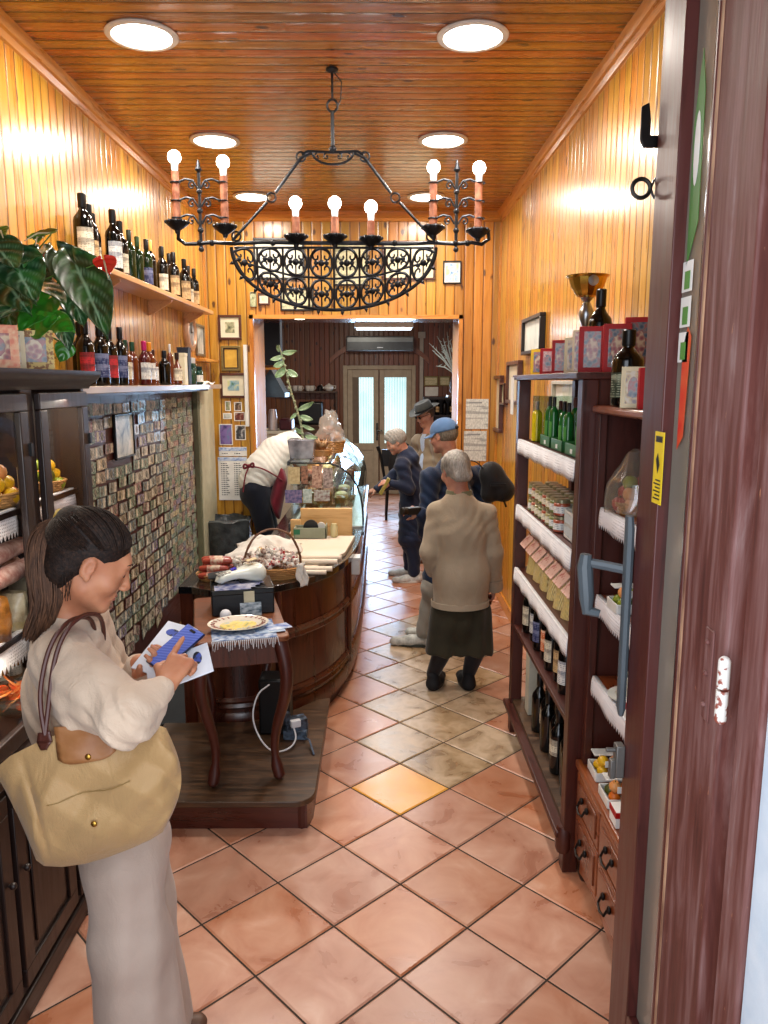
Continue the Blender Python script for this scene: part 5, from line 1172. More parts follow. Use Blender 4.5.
def oval_leaf(A, B_, w, m_, parent, name='leaf'):
    A, B_ = Vector(A), Vector(B_); ax = (B_ - A); L = ax.length; ax.normalize(); S = ax.cross(Vector((0.15, -1, .35))).normalized(); N = S.cross(ax)
    q = MB(); q.grid(lambda u, v: A + ax * L * u + S * (v - .5) * 2 * w * math.sin(u ** .8 * PI) ** .8 * (1) + N * (.3 * w * abs(v - .5) * 2 - .0) - N * (L * .15 * math.sin(u * PI)), 10, 6); return q.build(name, m_, parent, angle=60, solid=.002)
LV = mat('pale vine leaf', '#5c7c50', .4, col2=lin('#90a884'), scale=8, coat=.2)
for a, b_, w in (((283, 356), (270, 360), .02), ((282, 353), (297, 351), .022), ((284, 362), (273, 367), .025), ((285, 368), (275, 378), .03), ((287, 370), (298, 377), .028), ((279, 352), (277, 345), .012), ((298, 410), (314, 402), .022), ((300, 416), (313, 420), .024), ((297, 413), (290, 419), .014), ((302, 425), (315, 430), .016), ((303, 434), (295, 428), .016), ((305, 436), (318, 438), .02)):
    oval_leaf(ony(*a, 5.95), ony(*b_, 5.9), w, LV, vp)
bk = wicker_tray('wicker basket with cellophane wrapped bread on top of the glass case', (-.415, 6.45, ZK), .125, .12, .10, None, 'bread_basket')
for k, (x, y, z, r) in enumerate(((-.46, 6.42, ZK + .12, .06), (-.37, 6.42, ZK + .125, .055), (-.41, 6.50, ZK + .13, .06), (-.415, 6.42, ZK + .19, .05))):
    q = MB(); q.sphere((x, y, z), (r, r * .9, r * .72)); q.build('bread_roll', mat('pinkish wrapped bread', '#c89880', .4, col2=lin('#8c5438'), scale=22), label='wrapped bread roll in the basket on the glass case', cat='bread', group='rolls in the basket on the glass case')
crumple('cellophane_wrap', 'crinkled cellophane gathered over the bread basket', lambda u, v: (-.415 + (.13 - .09 * v) * math.cos(u * 2 * PI), 6.45 + (.13 - .09 * v) * math.sin(u * 2 * PI), ZK + .10 + .24 * v), 20, 10, milky('white cellophane', '#f0eeea', '#d8d4cc', .35), .014, 'film', seed=5, sol=0)
wicker_tray('second small wicker tray of leaves before the bread basket on the case', (-.47, 6.15, ZK), .09, .08, .05, None, 'leaf_basket')
for k in range(12):
    a = k * .9; A = Vector((-.47, 6.15, ZK + .05)); oval = A + Vector((.08 * math.cos(a), .06 * math.sin(a), .06 + .06 * rnd.random()))
q = MB()
brn = mat('dried brown leaves', '#6c4828', .6, col2=lin('#a8845c'), scale=20)
for k in range(16):
    a = k * 2.4; A = Vector((-.47 + .03 * math.cos(a), 6.15 + .03 * math.sin(a), ZK + .04)); B_ = A + Vector((.05 * math.cos(a), .05 * math.sin(a), .07 + .05 * rnd.random())); S = (B_ - A).cross(Vector((0, 0, 1))).normalized() * .018
    q.add([A, A.lerp(B_, .5) + S, B_, A.lerp(B_, .5) - S], [(0, 1, 2, 3)])
q.build('dried_leaves', brn, label='bunch of dried brown leaves in the small tray on the glass case', cat='leaves', solid=.002)
crumple('plastic_sheet', 'bluish transparent plastic sheet draped over the curved glass of the case', lambda u, v: (-.40 + .24 * v, 6.6 + .75 * u, ZK + .03 + .10 * (1 - v) * math.sin(u * PI) - .22 * v * v), 18, 12, milky('bluish plastic film', '#e8f4f8', '#b8d4e0', .5, .3), .014, 'plastic sheet', seed=12, sol=0)
q = MB(); q.lathe([(.13, .0), (.15, .02), (.16, .3), (.19, .66), (.20, .70)], (-1.36, 6.75, 0), 22); o = q.build('waste_bin', mat('dark bin', '#1c1e20', .5), label='dark bin lined with a black bag behind the counter on the left', cat='bin')
q = MB(); n = 22; q.rings([[(-1.36 + (r + .008 * math.sin(i * 2.3 + z * 40)) * math.cos(2*PI*i/n), 6.75 + (r + .008 * math.sin(i * 3.1)) * math.sin(2*PI*i/n), z + .008 * math.sin(i * 1.7)) for i in range(n)] for r, z in ((.20, .45), (.21, .6), (.205, .70), (.215, .745), (.19, .76), (.17, .70))], caps=(False, True)); q.build('bin_liner', mat('glossy black bag', '#26282a', .25, col2=lin('#4c5052'), scale=8, bump=.4, bscale=20, bdist=.02), o)
# ================================================================== BACK WALL PICTURES
Wf = wood('dark red frame', '#2a120c', '#4c2416', axis=0); Wgold = mat('dull gold frame', '#7c6a3c', .4, .3); Wbl = mat('black frame', '#1a1614', .35)
def bw(label, x0, y0_, x1, y1_, fmat, pm, mount=None, fw=.02, mw=.03, name='framed_picture', group=None):
    A, B_ = ony(x0, y0_, YB), ony(x1, y1_, YB); return picture(name, label, 'y', YB - .0005, A.x, B_.x, B_.z, A.z, fw, fmat, pm, mount, mw, .022, group=group)
bw('top framed portrait with cream mount left of the opening', 218, 315, 242, 340, Wf, P_port, cream, .022, .04)
bw('framed yellowed sheet, middle of the three frames left of the opening', 221, 346, 241, 371, Wgold, P_yel, mat('brown inner frame', '#3c2c1c', .5), .02, .012)
bw('framed landscape print, lowest of the three frames left of the opening', 220, 373, 247, 398, Wf, P_land, cream, .022, .045)
bw('tiny upright unframed picture above the opening, left', 250, 292, 257, 307, mat('thin grey edge', '#8c8a70', .5), pic_mat('tiny print', '#3c4430', '#9ca078', '#c8c8a8', 20), None, .006)
bw('small square frame with a green plant picture above the opening', 258, 293, 270, 305, Wf, pic_mat('green sprig', '#4c6c2c', '#c8c89c', '#dcd8b8', 14), cream, .014, .02)
bw('framed greenish certificate just above the lintel, left of centre', 280, 288, 314, 311, Wbl, P_doc, None, .016)
bw('large framed sheet behind the left half of the chandelier', 253, 238, 305, 280, Wbl, pic_mat('big pale print', '#b8b8a4', '#c8c8b8', '#d4d4c8', 3), None, .02)
bw('large framed sheet behind the middle of the chandelier', 333, 241, 368, 286, Wbl, P_doc, None, .016)
bw('large framed sheet behind the right half of the chandelier', 382, 241, 435, 280, Wf, pic_mat('big cream print', '#c0b894', '#ccc4a4', '#d8d0b4', 3), None, .018)
bw('small black framed blue picture high at the right of the back wall', 443, 261, 461, 284, Wbl, pic_mat('blue painting', '#4c7cb0', '#a8c0d0', '#d0b890', 16), white_paper, .012, .014)
for lab, x0, y0_, x1, y1_, m_ in (('small portrait photo, upper left of the pinned group under the frames', 225, 401, 231, 411, P_port), ('small photo of people, upper right of the pinned group', 234, 402, 242, 411, pic_mat('dark photo', '#1c1814', '#5c4434', '#b0a090', 22)), ('small blue sky snapshot pinned under the portrait photo', 223, 413, 232, 419, P_sea), ('dark red snapshot cluster pinned right of the sky snapshot', 234, 412, 245, 421, pic_mat('red dark photo', '#2c1210', '#6c2c24', '#a08070', 22)), ('violet poster pinned above the calendar', 219, 424, 233, 445, pic_mat('violet poster', '#2c2c5c', '#7c64a0', '#5c7c9c', 9)), ('black and white round emblem card right of the violet poster', 235, 425, 246, 440, pic_mat('emblem card', '#141416', '#3c3c40', '#c8c8c8', 14))):
    A, B_ = ony(x0, y0_, YB), ony(x1, y1_, YB); q = MB(); q.span((A.x, YB - .004, B_.z), (B_.x, YB - .0005, A.z)); o = q.build('pinned_photo', white_paper, label=lab, cat='photo')
    q = MB(); q.span((A.x + .008, YB - .005, B_.z + .008), (B_.x - .008, YB - .0042, A.z - .008)); q.build('print', m_, o)
def calendar(x0, y0_, x1, y1_, lab, rows):
    A, B_ = ony(x0, y0_, YB), ony(x1, y1_, YB); t = thing('wall_calendar', lab, 'calendar', ((A.x+B_.x)/2, YB, B_.z)); q = MB(); q.span((A.x, YB - .008, B_.z), (B_.x, YB - .0005, A.z)); q.build('sheet', white_paper, t)
    q = MB(); q.span((A.x, YB - .0095, A.z - .035), (B_.x, YB - .0082, A.z - .004)); q.build('header', mat('calendar blue', '#6c8cc0', .5, col2=lin('#c8d4e8'), scale=40), t)
    q = MB()
    for c_ in (0.1, .55):
        q = MB()
        for r_ in range(rows):
            z = A.z - .055 - r_ * (A.z - B_.z - .09) / rows; xx = A.x + c_ * (B_.x - A.x)
            for d, w_ in ((0, .010), (.016, .02), (.042, .012 + .01 * ((r_ * 7) % 3))): q.span((xx + d, YB - .0092, z - .007), (xx + d + w_, YB - .0078, z))
        q.build('dates', mat('dark print', '#3c4048', .6), t)
    return t
calendar(218, 457, 248, 500, 'white year calendar with printed dates hanging left of the opening', 16)
calendar(219, 447, 247, 456, 'narrow blue headed calendar strip directly above the year calendar', 1)
for lab, x0, y0_, x1, y1_ in (('upper printed sheet pinned right of the opening', 466, 399, 488, 429), ('lower printed sheet pinned right of the opening', 464, 431, 486, 461)):
    A, B_ = ony(x0, y0_, YB), ony(x1, y1_, YB); q = MB(); q.span((A.x, YB - .004, B_.z), (B_.x, YB - .0005, A.z)); o = q.build('printed_sheet', P_list, label=lab, cat='paper')
    q = MB(); q.span((A.x + .03, YB - .0055, A.z - .04), (B_.x - .06, YB - .0042, A.z - .025)); q.build('heading', mat('grey heading', '#8c8c8c', .6), o)
q = MB(); q.span((-1.22, YB - .05, 1.55), (-1.19, YB - .001, 2.28)); q.build('white_trunking', white_pl, label='white vertical cable trunking on the left edge of the opening', cat='trunking')
# right wall frames between the opening and the shelf unit
def rw(label, x0, ya_, x1, yb_, fmat, pm, fw=.03):
    A, B_ = onx(x0, ya_, XR), onx(x1, yb_, XR); return picture('framed_picture', label, 'x-', XR - .0005, min(A.y, B_.y), max(A.y, B_.y), B_.z, A.z, fw, fmat, pm, None, 0, .04)
rw('narrow brown framed print on the right wall nearest the back corner', 493, 376, 503, 433, Wf, pic_mat('pale long print', '#a89c84', '#c8bca0', '#d4ccb8', 3))
rw('small dark picture on the right wall between the two long frames', 504, 383, 508, 405, Wf, P_port, .015)
rw('second long frame on the right wall beside the shelf unit', 511, 362, 522, 405, Wf, pic_mat('pale long print', '#a89c84', '#c8bca0', '#d4ccb8', 3))
rw('dark framed certificate on the right wall above the shelf unit', 527, 320, 545, 352, mat('black frame', '#1a1614'), pic_mat('certificate print', '#a8b0a8', '#c8ccc0', '#d8d8cc', 5), .025)
rw('white framed paper on the right wall seen through the shelf unit', 558, 381, 583, 413, mat('pale frame', '#b8b4a4', .5), pic_mat('pale landscape', '#8c9c74', '#c8c4a4', '#dcd8cc', 6), .02)
# ================================================================== BACK ROOM
q = MB(); q.span((-1.30, 8.3, 2.13), (-1.045, 8.5, 2.60)); o = q.build('hanging_speaker', mat('navy black cloth', '#0c101c', .7), bevel=.006, label='dark hanging cabinet high on the left inside the back room', cat='speaker')
q = MB(); q.span((-1.31, 8.28, 2.08), (-1.03, 8.5, 2.10)); q.build('wooden_shelf', W_honeyx, label='small wooden shelf under the hanging dark cabinet', cat='shelf')
q = MB()
for x0, x1, zz in ((-1.36, -1.04, 1.835),):
    q.prism([(x0, zz), (x1, zz), ((x0 + x1) / 2 + .02, zz + .26)], .02, lambda a, b_, c: (a, 8.5 + c, b_)); q.prism([(x0, zz), (x1, zz), ((x0 + x1) / 2 + .02, zz + .26)], .02, lambda a, b_, c: (a, 8.9 + c, b_))
    q.add([(x0, 8.5, zz), (x0, 8.92, zz), (-1.18, 8.92, zz + .26), (-1.18, 8.5, zz + .26)], [(0, 1, 2, 3)]); q.add([(x1, 8.5, zz), (x1, 8.92, zz), (-1.18, 8.92, zz + .26), (-1.18, 8.5, zz + .26)], [(3, 2, 1, 0)]); q.span((x0 - .01, 8.49, zz - .05), (x1 + .01, 8.93, zz))
q.build('pitched_roof_display', mat('slate blue wood', '#1c2630', .4, col2=lin('#3c4c58'), scale=6), label='dark roof-shaped display rack in the left of the back room', cat='rack', fix=True)
q = MB(); q.tube([(-1.34, 8.6, .0), (-1.34, 8.6, 1.78)], .028, 10); q.build('white_pipe', white_pl, label='white pipe rising along the left side of the back room', cat='pipe')
q = MB(); q.span((-1.62, 9.0, 0), (-1.02, 9.5, 1.35)); q.span((-1.64, 8.98, 1.35), (-1.0, 9.52, 1.385)); q.build('side_cupboard', cream_paint, bevel=.004, label='cream side cupboard in the back room behind the vendor', cat='cupboard')
q = MB(); q.lathe([(.05, 1.386), (.055, 1.39), (.052, 1.55), (.045, 1.60), (.04, 1.63), (.02, 1.635)], (-1.26, 9.15, 0), 18); q.build('vacuum_flask', mat('pinkish steel', '#c8b8b0', .3, .5), label='tall pale flask on the cream side cupboard', cat='flask')
q = MB(); q.span((-1.18, 9.1, 1.386), (-1.03, 9.4, 1.52)); q.build('coffee_grinder', mat('dark red metal', '#3c1018', .3), bevel=.02, label='dark red and black machine right of the flask on the cupboard', cat='machine')
# cup shelf on the far wall
zc = onz(280, 391, 0) and ony(310, 391, YF - .12).z
q = MB(); A = ony(278, 391, YF - .1); B_ = ony(337, 391, YF - .1); q.span((A.x, YF - .22, zc - .03), (B_.x, YF - .001, zc)); q.span((B_.x - .02, YF - .2, zc - .35), (B_.x, YF - .001, zc - .03)); q.build('cup_shelf', W_walnut, label='wooden wall shelf of white cups on the far wall', cat='shelf')
cups = [283, 289, 295, 300, 308, 312]
for k, px in enumerate(cups):
    x = ony(px, 388, YF - .12).x; t = thing('cup', 'white cup in the row on the far wall shelf', 'cup', (x, YF - .12, zc), 'white cups on the far shelf')
    q = MB(); q.lathe([(.03, zc), (.04, zc + .015), (.044, zc + .09), (.041, zc + .09), (.036, zc + .018), (.0, zc + .012)], (x, YF - .12, 0), 14, caps=(True, False)); q.build('bowl', white_pl, t)
    q = MB(); q.tube([(x + .04, YF - .12, zc + .075), (x + .062, YF - .12, zc + .07), (x + .062, YF - .12, zc + .035), (x + .04, YF - .12, zc + .03)], .005, 6); q.build('handle', white_pl, t)
x = ony(329, 388, YF - .12).x
t = thing('teapot', 'round white teapot at the right end of the far cup shelf', 'teapot', (x, YF - .12, zc))
q = MB(); q.lathe([(.05, zc), (.085, zc + .035), (.085, zc + .07), (.05, zc + .105), (.025, zc + .11), (.02, zc + .125), (.001, zc + .13)], (x, YF - .12, 0), 18); q.build('pot', white_pl, t)
q = MB(); q.tube([(x - .07, YF - .12, zc + .04), (x - .12, YF - .12, zc + .075), (x - .13, YF - .12, zc + .11)], [.018, .012, .008], 8); q.build('spout', white_pl, t)
q = MB(); q.tube([(x + .07, YF - .12, zc + .09), (x + .115, YF - .12, zc + .085), (x + .115, YF - .12, zc + .045), (x + .075, YF - .12, zc + .04)], .008, 6); q.build('handle', white_pl, t)
x = ony(320, 388, YF - .12).x; q = MB(); q.lathe([(.05, zc), (.055, zc + .07), (.03, zc + .1), (.001, zc + .105)], (x, YF - .12, 0), 14); q.build('moka_pot', black_pl, label='black pot between the cups and the teapot on the far shelf', cat='pot')
# dark cabinets under it, machine and tray
q = MB(); q.span((-1.9, YF - .55, 0), (-.72, YF - .02, 1.2)); q.span((-1.92, YF - .57, 1.2), (-.70, YF - .02, 1.24)); q.build('low_cabinet', W_walnut, bevel=.004, label='long low dark cabinet against the far wall left of the glazed door', cat='cabinet')
q = MB(); q.span((-1.35, YF - .45, 1.241), (-.95, YF - .1, 1.62)); q.build('espresso_machine', black_pl, bevel=.03, label='black machine standing on the low cabinet at the far wall', cat='machine')
A, B_ = ony(346, 336, YF - .2), ony(414, 351, YF - .2)
t = thing('air_conditioner', 'long grey wall air conditioner above the far glazed door', 'air conditioner', ((A.x + B_.x)/2, YF - .1, B_.z))
q = MB(); q.span((A.x, YF - .22, B_.z), (B_.x, YF - .005, A.z)); q.build('housing', mat('grey silver plastic', '#8c9496', .3, .3), t, bevel=.025)
q = MB(); q.span((A.x + .02, YF - .225, B_.z + .03), (B_.x - .02, YF - .219, B_.z + .15)); q.build('front_panel', mat('darker grey panel', '#54595c', .25, .4), t)
q = MB(); q.span((A.x + .03, YF - .226, B_.z + .01), (B_.x - .03, YF - .218, B_.z + .022)); q.build('air_slot', black_pl, t)
q = MB(); q.span(((A.x+B_.x)/2 - .05, YF - .229, B_.z + .05), ((A.x+B_.x)/2 + .05, YF - .224, B_.z + .062)); q.build('badge', steel, t)
A, B_ = ony(420, 338, YF - .03), ony(423, 400, YF - .03); q = MB(); q.span((A.x, YF - .04, B_.z - .3), (B_.x, YF - .001, A.z)); q.span((A.x - .03, YF - .06, A.z), (B_.x + .03, YF - .001, A.z + .10)); q.build('wall_conduit', mat('grey conduit', '#a8a49c', .5), label='pale vertical conduit with junction box right of the glazed door', cat='conduit')
for k, (x0, y0_, x1, y1_, nm) in enumerate(((424, 376, 438, 386, 'left one of the pair of greenish pictures on the far wall'), (439, 376, 450, 386, 'right one of the pair of greenish pictures on the far wall'))):
    A, B_ = ony(x0, y0_, YF), ony(x1, y1_, YF); picture('framed_picture', nm, 'y', YF - .0005, A.x, B_.x, B_.z, A.z, .02, Wgold, P_doc, None, 0, .02)
A, B_ = ony(425, 387, YF), ony(438, 396, YF); q = MB(); q.span((A.x, YF - .004, B_.z), (B_.x, YF - .0005, A.z)); q.build('notice_sheet', white_paper, label='white sheet under the greenish pictures on the far wall', cat='paper')
# dark rack with bottles at far right
A, B_ = ony(424, 388, YF - .4), ony(458, 480, YF - .4)
rk = thing('bottle_rack', 'dark open shelf rack with bottles right of the far door', 'rack', ((A.x + B_.x)/2, YF - .2, 0))
q = MB(); frame_bars(q, lambda a, b_, c: (a, YF - .40 + c, b_), A.x, 0, B_.x + .25, A.z - .15, .04, 0, .36); q.span((A.x, YF - .03, 0), (B_.x + .25, YF - .02, A.z - .15)); q.build('carcass', W_black, rk)
for z in (1.0, 1.4):
    q = MB(); q.span((A.x + .04, YF - .40, z - .025), (B_.x + .21, YF - .04, z)); q.build('shelf', W_black, rk)
for k in range(7): bottle('wine_bottle', 'dark bottle in the row on the rack right of the far door', (A.x + .12 + k * .12, YF - .25, 1.4), .3, .038, G_dark, '#14141a', L_tan if k % 2 else None, 'bottles on the far rack', -PI/2)
# dried silver branches in a vase on a bracket at the right edge
bx0 = ony(452, 372, 8.6)
t = thing('dried_branches', 'spray of silvery dried branches in a vase at the right of the back room', 'branches', (bx0.x, 8.6, bx0.z - .25))
q = MB(); q.lathe([(.03, bx0.z - .25), (.05, bx0.z - .2), (.05, bx0.z - .1), (.025, bx0.z - .03), (.035, bx0.z)], (bx0.x + .03, 8.6, 0), 16); q.build('vase', mat('dark vase', '#2c2c30', .3), t)
q = MB(); sil = mat('silver dry leaf', '#a8aca0', .5, .2)
for a, b_ in ((429, 343), (432, 350), (437, 336), (441, 346), (447, 332), (450, 340), (456, 336), (457, 346), (438, 356), (444, 356), (436, 366), (455, 352), (443, 338)):
    T_ = ony(a, b_, 8.6 + rnd.uniform(-.08, .08)); B0 = Vector((bx0.x + .03, 8.6, bx0.z - .02)); M_ = B0.lerp(T_, .5) + Vector((rnd.uniform(-.02, .02), 0, .03)); q.tube([B0, M_, T_], [.004, .008, .002], 5)
    for f in (.55, .7, .85):
        p = M_.lerp(T_, (f - .5) * 2); q.tube([p, p + Vector((rnd.uniform(-.05, .05), rnd.uniform(-.02, .02), rnd.uniform(-.02, .05)))], [.007, .001], 4)
q.build('branches', sil, t)
q = MB(); q.span((bx0.x - .05, 8.5, bx0.z - .275), (bx0.x + .25, 8.72, bx0.z - .252)); q.build('bracket_shelf', W_walnut, label='little shelf carrying the vase of dried branches', cat='shelf')
A, B_ = ony(455, 372, 8.05), ony(460, 436, 8.05); q = MB(); q.span((A.x, 7.905, B_.z), (A.x + .06, 7.96, A.z)); q.build('tall_cabinet_side', white_pl, label='narrow white panel at the right jamb of the back room', cat='cabinet')
# chair / pushchair by the far counter
cx, cy = .115, 11.0
t = thing('black_chair', 'black chair with a dark coat over its back in front of the far door', 'chair', (.25, cy, 0))
bk_ = mat('black coat cloth', '#0e0f12', .8)
for x, y in ((.1, cy - .2), (.42, cy - .2), (.1, cy + .22), (.42, cy + .22)):
    q = MB(); q.tube([(x, y, 0), (x + (.02 if x < .2 else -.02), y, .45)], [.018, .022], 8); q.build('leg', black_pl, t)
q = MB(); q.box((.26, cy, .46), (.42, .46, .05)); q.build('seat', black_pl, t, bevel=.015)
q = MB(); q.tube([(.1, cy + .2, .45), (.02, cy + .24, .9), (-.02, cy + .25, 1.02)], [.022, .02, .03], 8); q.tube([(.42, cy + .2, .45), (.44, cy + .26, 1.0)], .02, 8); q.box((.24, cy + .25, .85), (.4, .03, .25)); q.build('backrest', black_pl, t, bevel=.005)
q = MB(); q.lathe([(.10, .48), (.17, .55), (.2, .75), (.17, .95), (.10, 1.06), (.03, 1.1)], (.33, cy + .12, 0), 16, sy=.7); q.build('coat', bk_, bevel=.0, label='dark coat hanging over the black chair by the far door', cat='coat')
q = MB(); q.lathe([(.13, 0), (.16, .05), (.15, .25), (.08, .36), (.02, .38)], (.52, cy - .5, 0), 16); q.build('black_bag', bk_, label='dark bag standing on the floor beside the black chair', cat='bag')
# ================================================================== CHANDELIER
YC = 3.95; XC = -.222; ZB_ = 2.625
ch = thing('chandelier', 'black wrought iron chandelier with scrollwork boat, candle tubes and lit bulbs', 'chandelier', (XC, YC, ZC))
def P3(px, py, y=YC): return ony(px, py, y)
q = MB(); q.lathe([(.03, ZC), (.03, ZC - .01), (.012, ZC - .02)], (XC, YC, 0), 16); q.tube([(XC, YC, ZC - .01), (XC, YC, 3.28)], .006, 8); q.tube([(XC + .025 * math.cos(a), YC, 3.255 + .028 * math.sin(a)) for a in [2*PI*k/16 for k in range(16)]], .006, 6, loop=True); q.tube([(XC, YC, 3.23), (XC, YC, 3.05)], .009, 8); q.tube([(XC + .005, YC, ZC - .01), (XC + .045, YC, 3.36), (XC + .04, YC, 3.28), (XC + .01, YC, 3.23)], .003, 6); q.sphere((XC, YC, 3.06), .018); q.build('hanging_rod', iron, ch)
q = MB(); cr = [(XC + .10 * math.cos(a), YC, 3.045 - .055 * math.sin(a)) for a in [PI * k / 14 for k in range(15)]]; q.tube(cr, .006, 6); q.tube([(XC - .15, YC, 3.035), (XC - .12, YC, 3.05), (XC, YC, 3.045), (XC + .12, YC, 3.05), (XC + .15, YC, 3.035)], .007, 6)
def spiral(q, c, r, a0, turns, sg, rad, plane=None, n=16, sx=1, sz=1):
    pts = []
    for k in range(n + 1):
        f = k / n; a = a0 + sg * turns * 2 * PI * f; rr = r * (1 - .82 * f); pts.append((c[0] + rr * math.cos(a) * sx, c[1], c[2] + rr * math.sin(a) * sz))
    q.tube(pts, [rad * (1 - .35 * k / n) for k in range(n + 1)], 6); q.sphere(pts[-1], rad * 1.5, 6, 5)
for s in (-1, 1):
    for dx in (.03, .075): spiral(q, (XC + s * dx, YC, 3.025), .017, PI/2, .9, -s, .004)
q.build('crown', iron, ch)
for s in (-1, 1):
    A = Vector((XC + s * .105, YC, 3.04)); B_ = Vector((XC + s * .50, YC, ZB_ + .01)); M_ = A.lerp(B_, .5)
    q = MB(); q.tube([A + Vector((s * .0, 0, 0)), A + Vector((s * .05, 0, -.02)), M_ - (B_ - A).normalized() * .03], [.006, .008, .008], 8); q.tube([M_ + (B_ - A).normalized() * .03, B_], .007, 8)
    for P_ in (M_, B_ - (B_ - A).normalized() * .03, A + Vector((s * .05, 0, -.015))): q.tube([(P_.x + .022 * math.cos(a), YC, P_.z + .022 * math.sin(a)) for a in [2*PI*k/12 for k in range(12)]], .005, 6, loop=True)
    q.build('suspension_arm', iron, ch)
q = MB(); xo = .78
bar = [(XC - xo + .02, YC, ZB_ + .06), (XC - xo + .015, YC, ZB_ + .02), (XC - xo + .05, YC, ZB_ - .005)] + [(XC + u, YC, ZB_ + .004 * math.sin(u * 30)) for u in [-.68, -.6, -.5, -.35, -.2, 0, .2, .35, .5, .6, .68]] + [(XC + xo - .05, YC, ZB_ - .005), (XC + xo - .015, YC, ZB_ + .02), (XC + xo - .02, YC, ZB_ + .06)]
q.tube(bar, .0095, 8); q.tube([(XC + u, YC, ZB_ - .022) for u in (-.49, 0, .49)], .006, 8)
for u in (-.66, -.6, .6, .66, -.3, .3, 0): q.sphere((XC + u, YC, ZB_), .015, 8, 6)
q.build('crossbar', iron, ch)
q = MB(); RX, RZ = .505, .30
arc = [(XC + RX * math.cos(PI + PI * k / 40), YC, ZB_ - .02 + RZ * 0 + RZ * math.sin(PI + PI * k / 40)) for k in range(41)]
q.tube(arc, .0085, 8)
for k in range(3, 38, 3):
    a = PI + PI * k / 40; p = Vector((XC + RX * math.cos(a), YC, ZB_ - .02 + RZ * math.sin(a))); n_ = Vector((math.cos(a) / RX, 0, math.sin(a) / RZ)).normalized(); q.tube([p, p + n_ * .012, p + n_ * .028], [.006, .010, .001], 6)
q.build('lower_arc', iron, ch)
q = MB()
def MP(u, v): # u in -1..1 across, v 0..1 down to the arc
    D = RZ * math.sqrt(max(0, 1 - u * u)); return (XC + u * RX, YC, ZB_ - .02 - v * D)
nc = 8
for i in range(nc):
    u0 = -1 + 2 * i / nc; u1 = u0 + 2 / nc; um = (u0 + u1) / 2
    rows = 2 if RZ * math.sqrt(max(0, 1 - um * um)) > .16 else 1
    for r_ in range(rows):
        v0, v1 = r_ / rows, (r_ + 1) / rows; vm = (v0 + v1) / 2; du = (u1 - u0) * .46; dv = (v1 - v0) * .46
        for s in (-1, 1):
            # C shaped scroll, ends curling inward
            pts = []
            for k in range(25):
                a = PI * (.5 + 1.0 * k / 24); pts.append((um + s * -math.cos(a) * du * .95, vm + math.sin(a) * dv * .98))
            q.tube([MP(max(-.985, min(.985, a)), b_) for a, b_ in pts], .0072, 6)
            for e in (-1, 1):
                pts = []
                for k in range(17):
                    f = k / 16; a = e * PI / 2 + s * e * 0 + (-e * s) * f * 2.2 * PI * .75; rr = 1 - .75 * f
                    pts.append((um + s * du * .42 + math.cos(a) * du * .40 * rr, vm + e * dv * .46 + math.sin(a) * dv * .44 * rr))
                q.tube([MP(max(-.985, min(.985, a)), b_) for a, b_ in pts], [.0066 * (1 - .3 * k / 16) for k in range(17)], 6)
        q.tube([MP(um, v0 + .02), MP(um, v1 - .02)], .004, 5); q.sphere(MP(um, vm), .017, 8, 6)
        for s in (-1, 1): q.sphere(MP(um + s * du * .45, vm), .012, 6, 5)
    if i: q.tube([MP(u0, 0), MP(u0, .5), MP(u0, 1)], .006, 6)
q.tube([MP(-.86, .5), MP(-.4, .5), MP(0, .5), MP(.4, .5), MP(.86, .5)], .006, 6)
q.build('scrollwork', iron, ch)
bulbm = emis('glowing bulb', '#fff4ea', 26); copper = mat('copper candle tube', '#8c5440', .45, .3, col2=lin('#c08468'), scale=30, bump=.3)
bneck = mat('white bulb neck', '#cfe0e4', .3, es=.8)
def candle(x, y, z0, h, lab):
    q = MB(); q.lathe([(.010, z0 - .055), (.014, z0 - .04), (.03, z0 - .03), (.052, z0 - .012), (.056, z0), (.05, z0 + .006), (.02, z0 + .004)], (x, y, 0), 18)
    for k in range(9):
        a = 2*PI*k/9; q.sphere((x + .052 * math.cos(a), y + .052 * math.sin(a), z0 - .002), .010, 6, 4)
    q.build('drip_cup', iron, ch)
    q = MB(); q.lathe([(.019, z0 + .004), (.02, z0 + .01), (.018, z0 + h * .5), (.019, z0 + h), (.012, z0 + h + .002)], (x, y, 0), 14); q.build('candle_tube', copper, ch)
    q = MB(); q.lathe([(.014, z0 + h + .002), (.016, z0 + h + .01), (.017, z0 + h + .03), (.022, z0 + h + .042)], (x, y, 0), 14); b0 = q.build('bulb_neck', bneck, ch)
    q = MB(); zc_ = z0 + h + .066; q.lathe([(.021, zc_ - .026), (.030, zc_ - .012), (.032, zc_), (.027, zc_ + .018), (.014, zc_ + .029), (.001, zc_ + .032)], (x, y, 0), 16); q.build('bulb', bulbm, b0)
for k, (px, pb, top_) in enumerate(((175, 222, 157), (225, 226, 162), (433, 227, 167), (478, 230, 168))):
    c0 = P3(px + (2 if k == 0 else 0), pb); c1 = P3(px, top_); candle(c0.x, YC, c0.z, c1.z - c0.z - .066, '')
for px, pb, top_ in ((296, 236, 203), (335, 236, 203), (371, 238, 207)):
    c0 = P3(px, pb); c1 = P3(px, top_); candle(c0.x, YC, c0.z, c1.z - c0.z - .066, '')
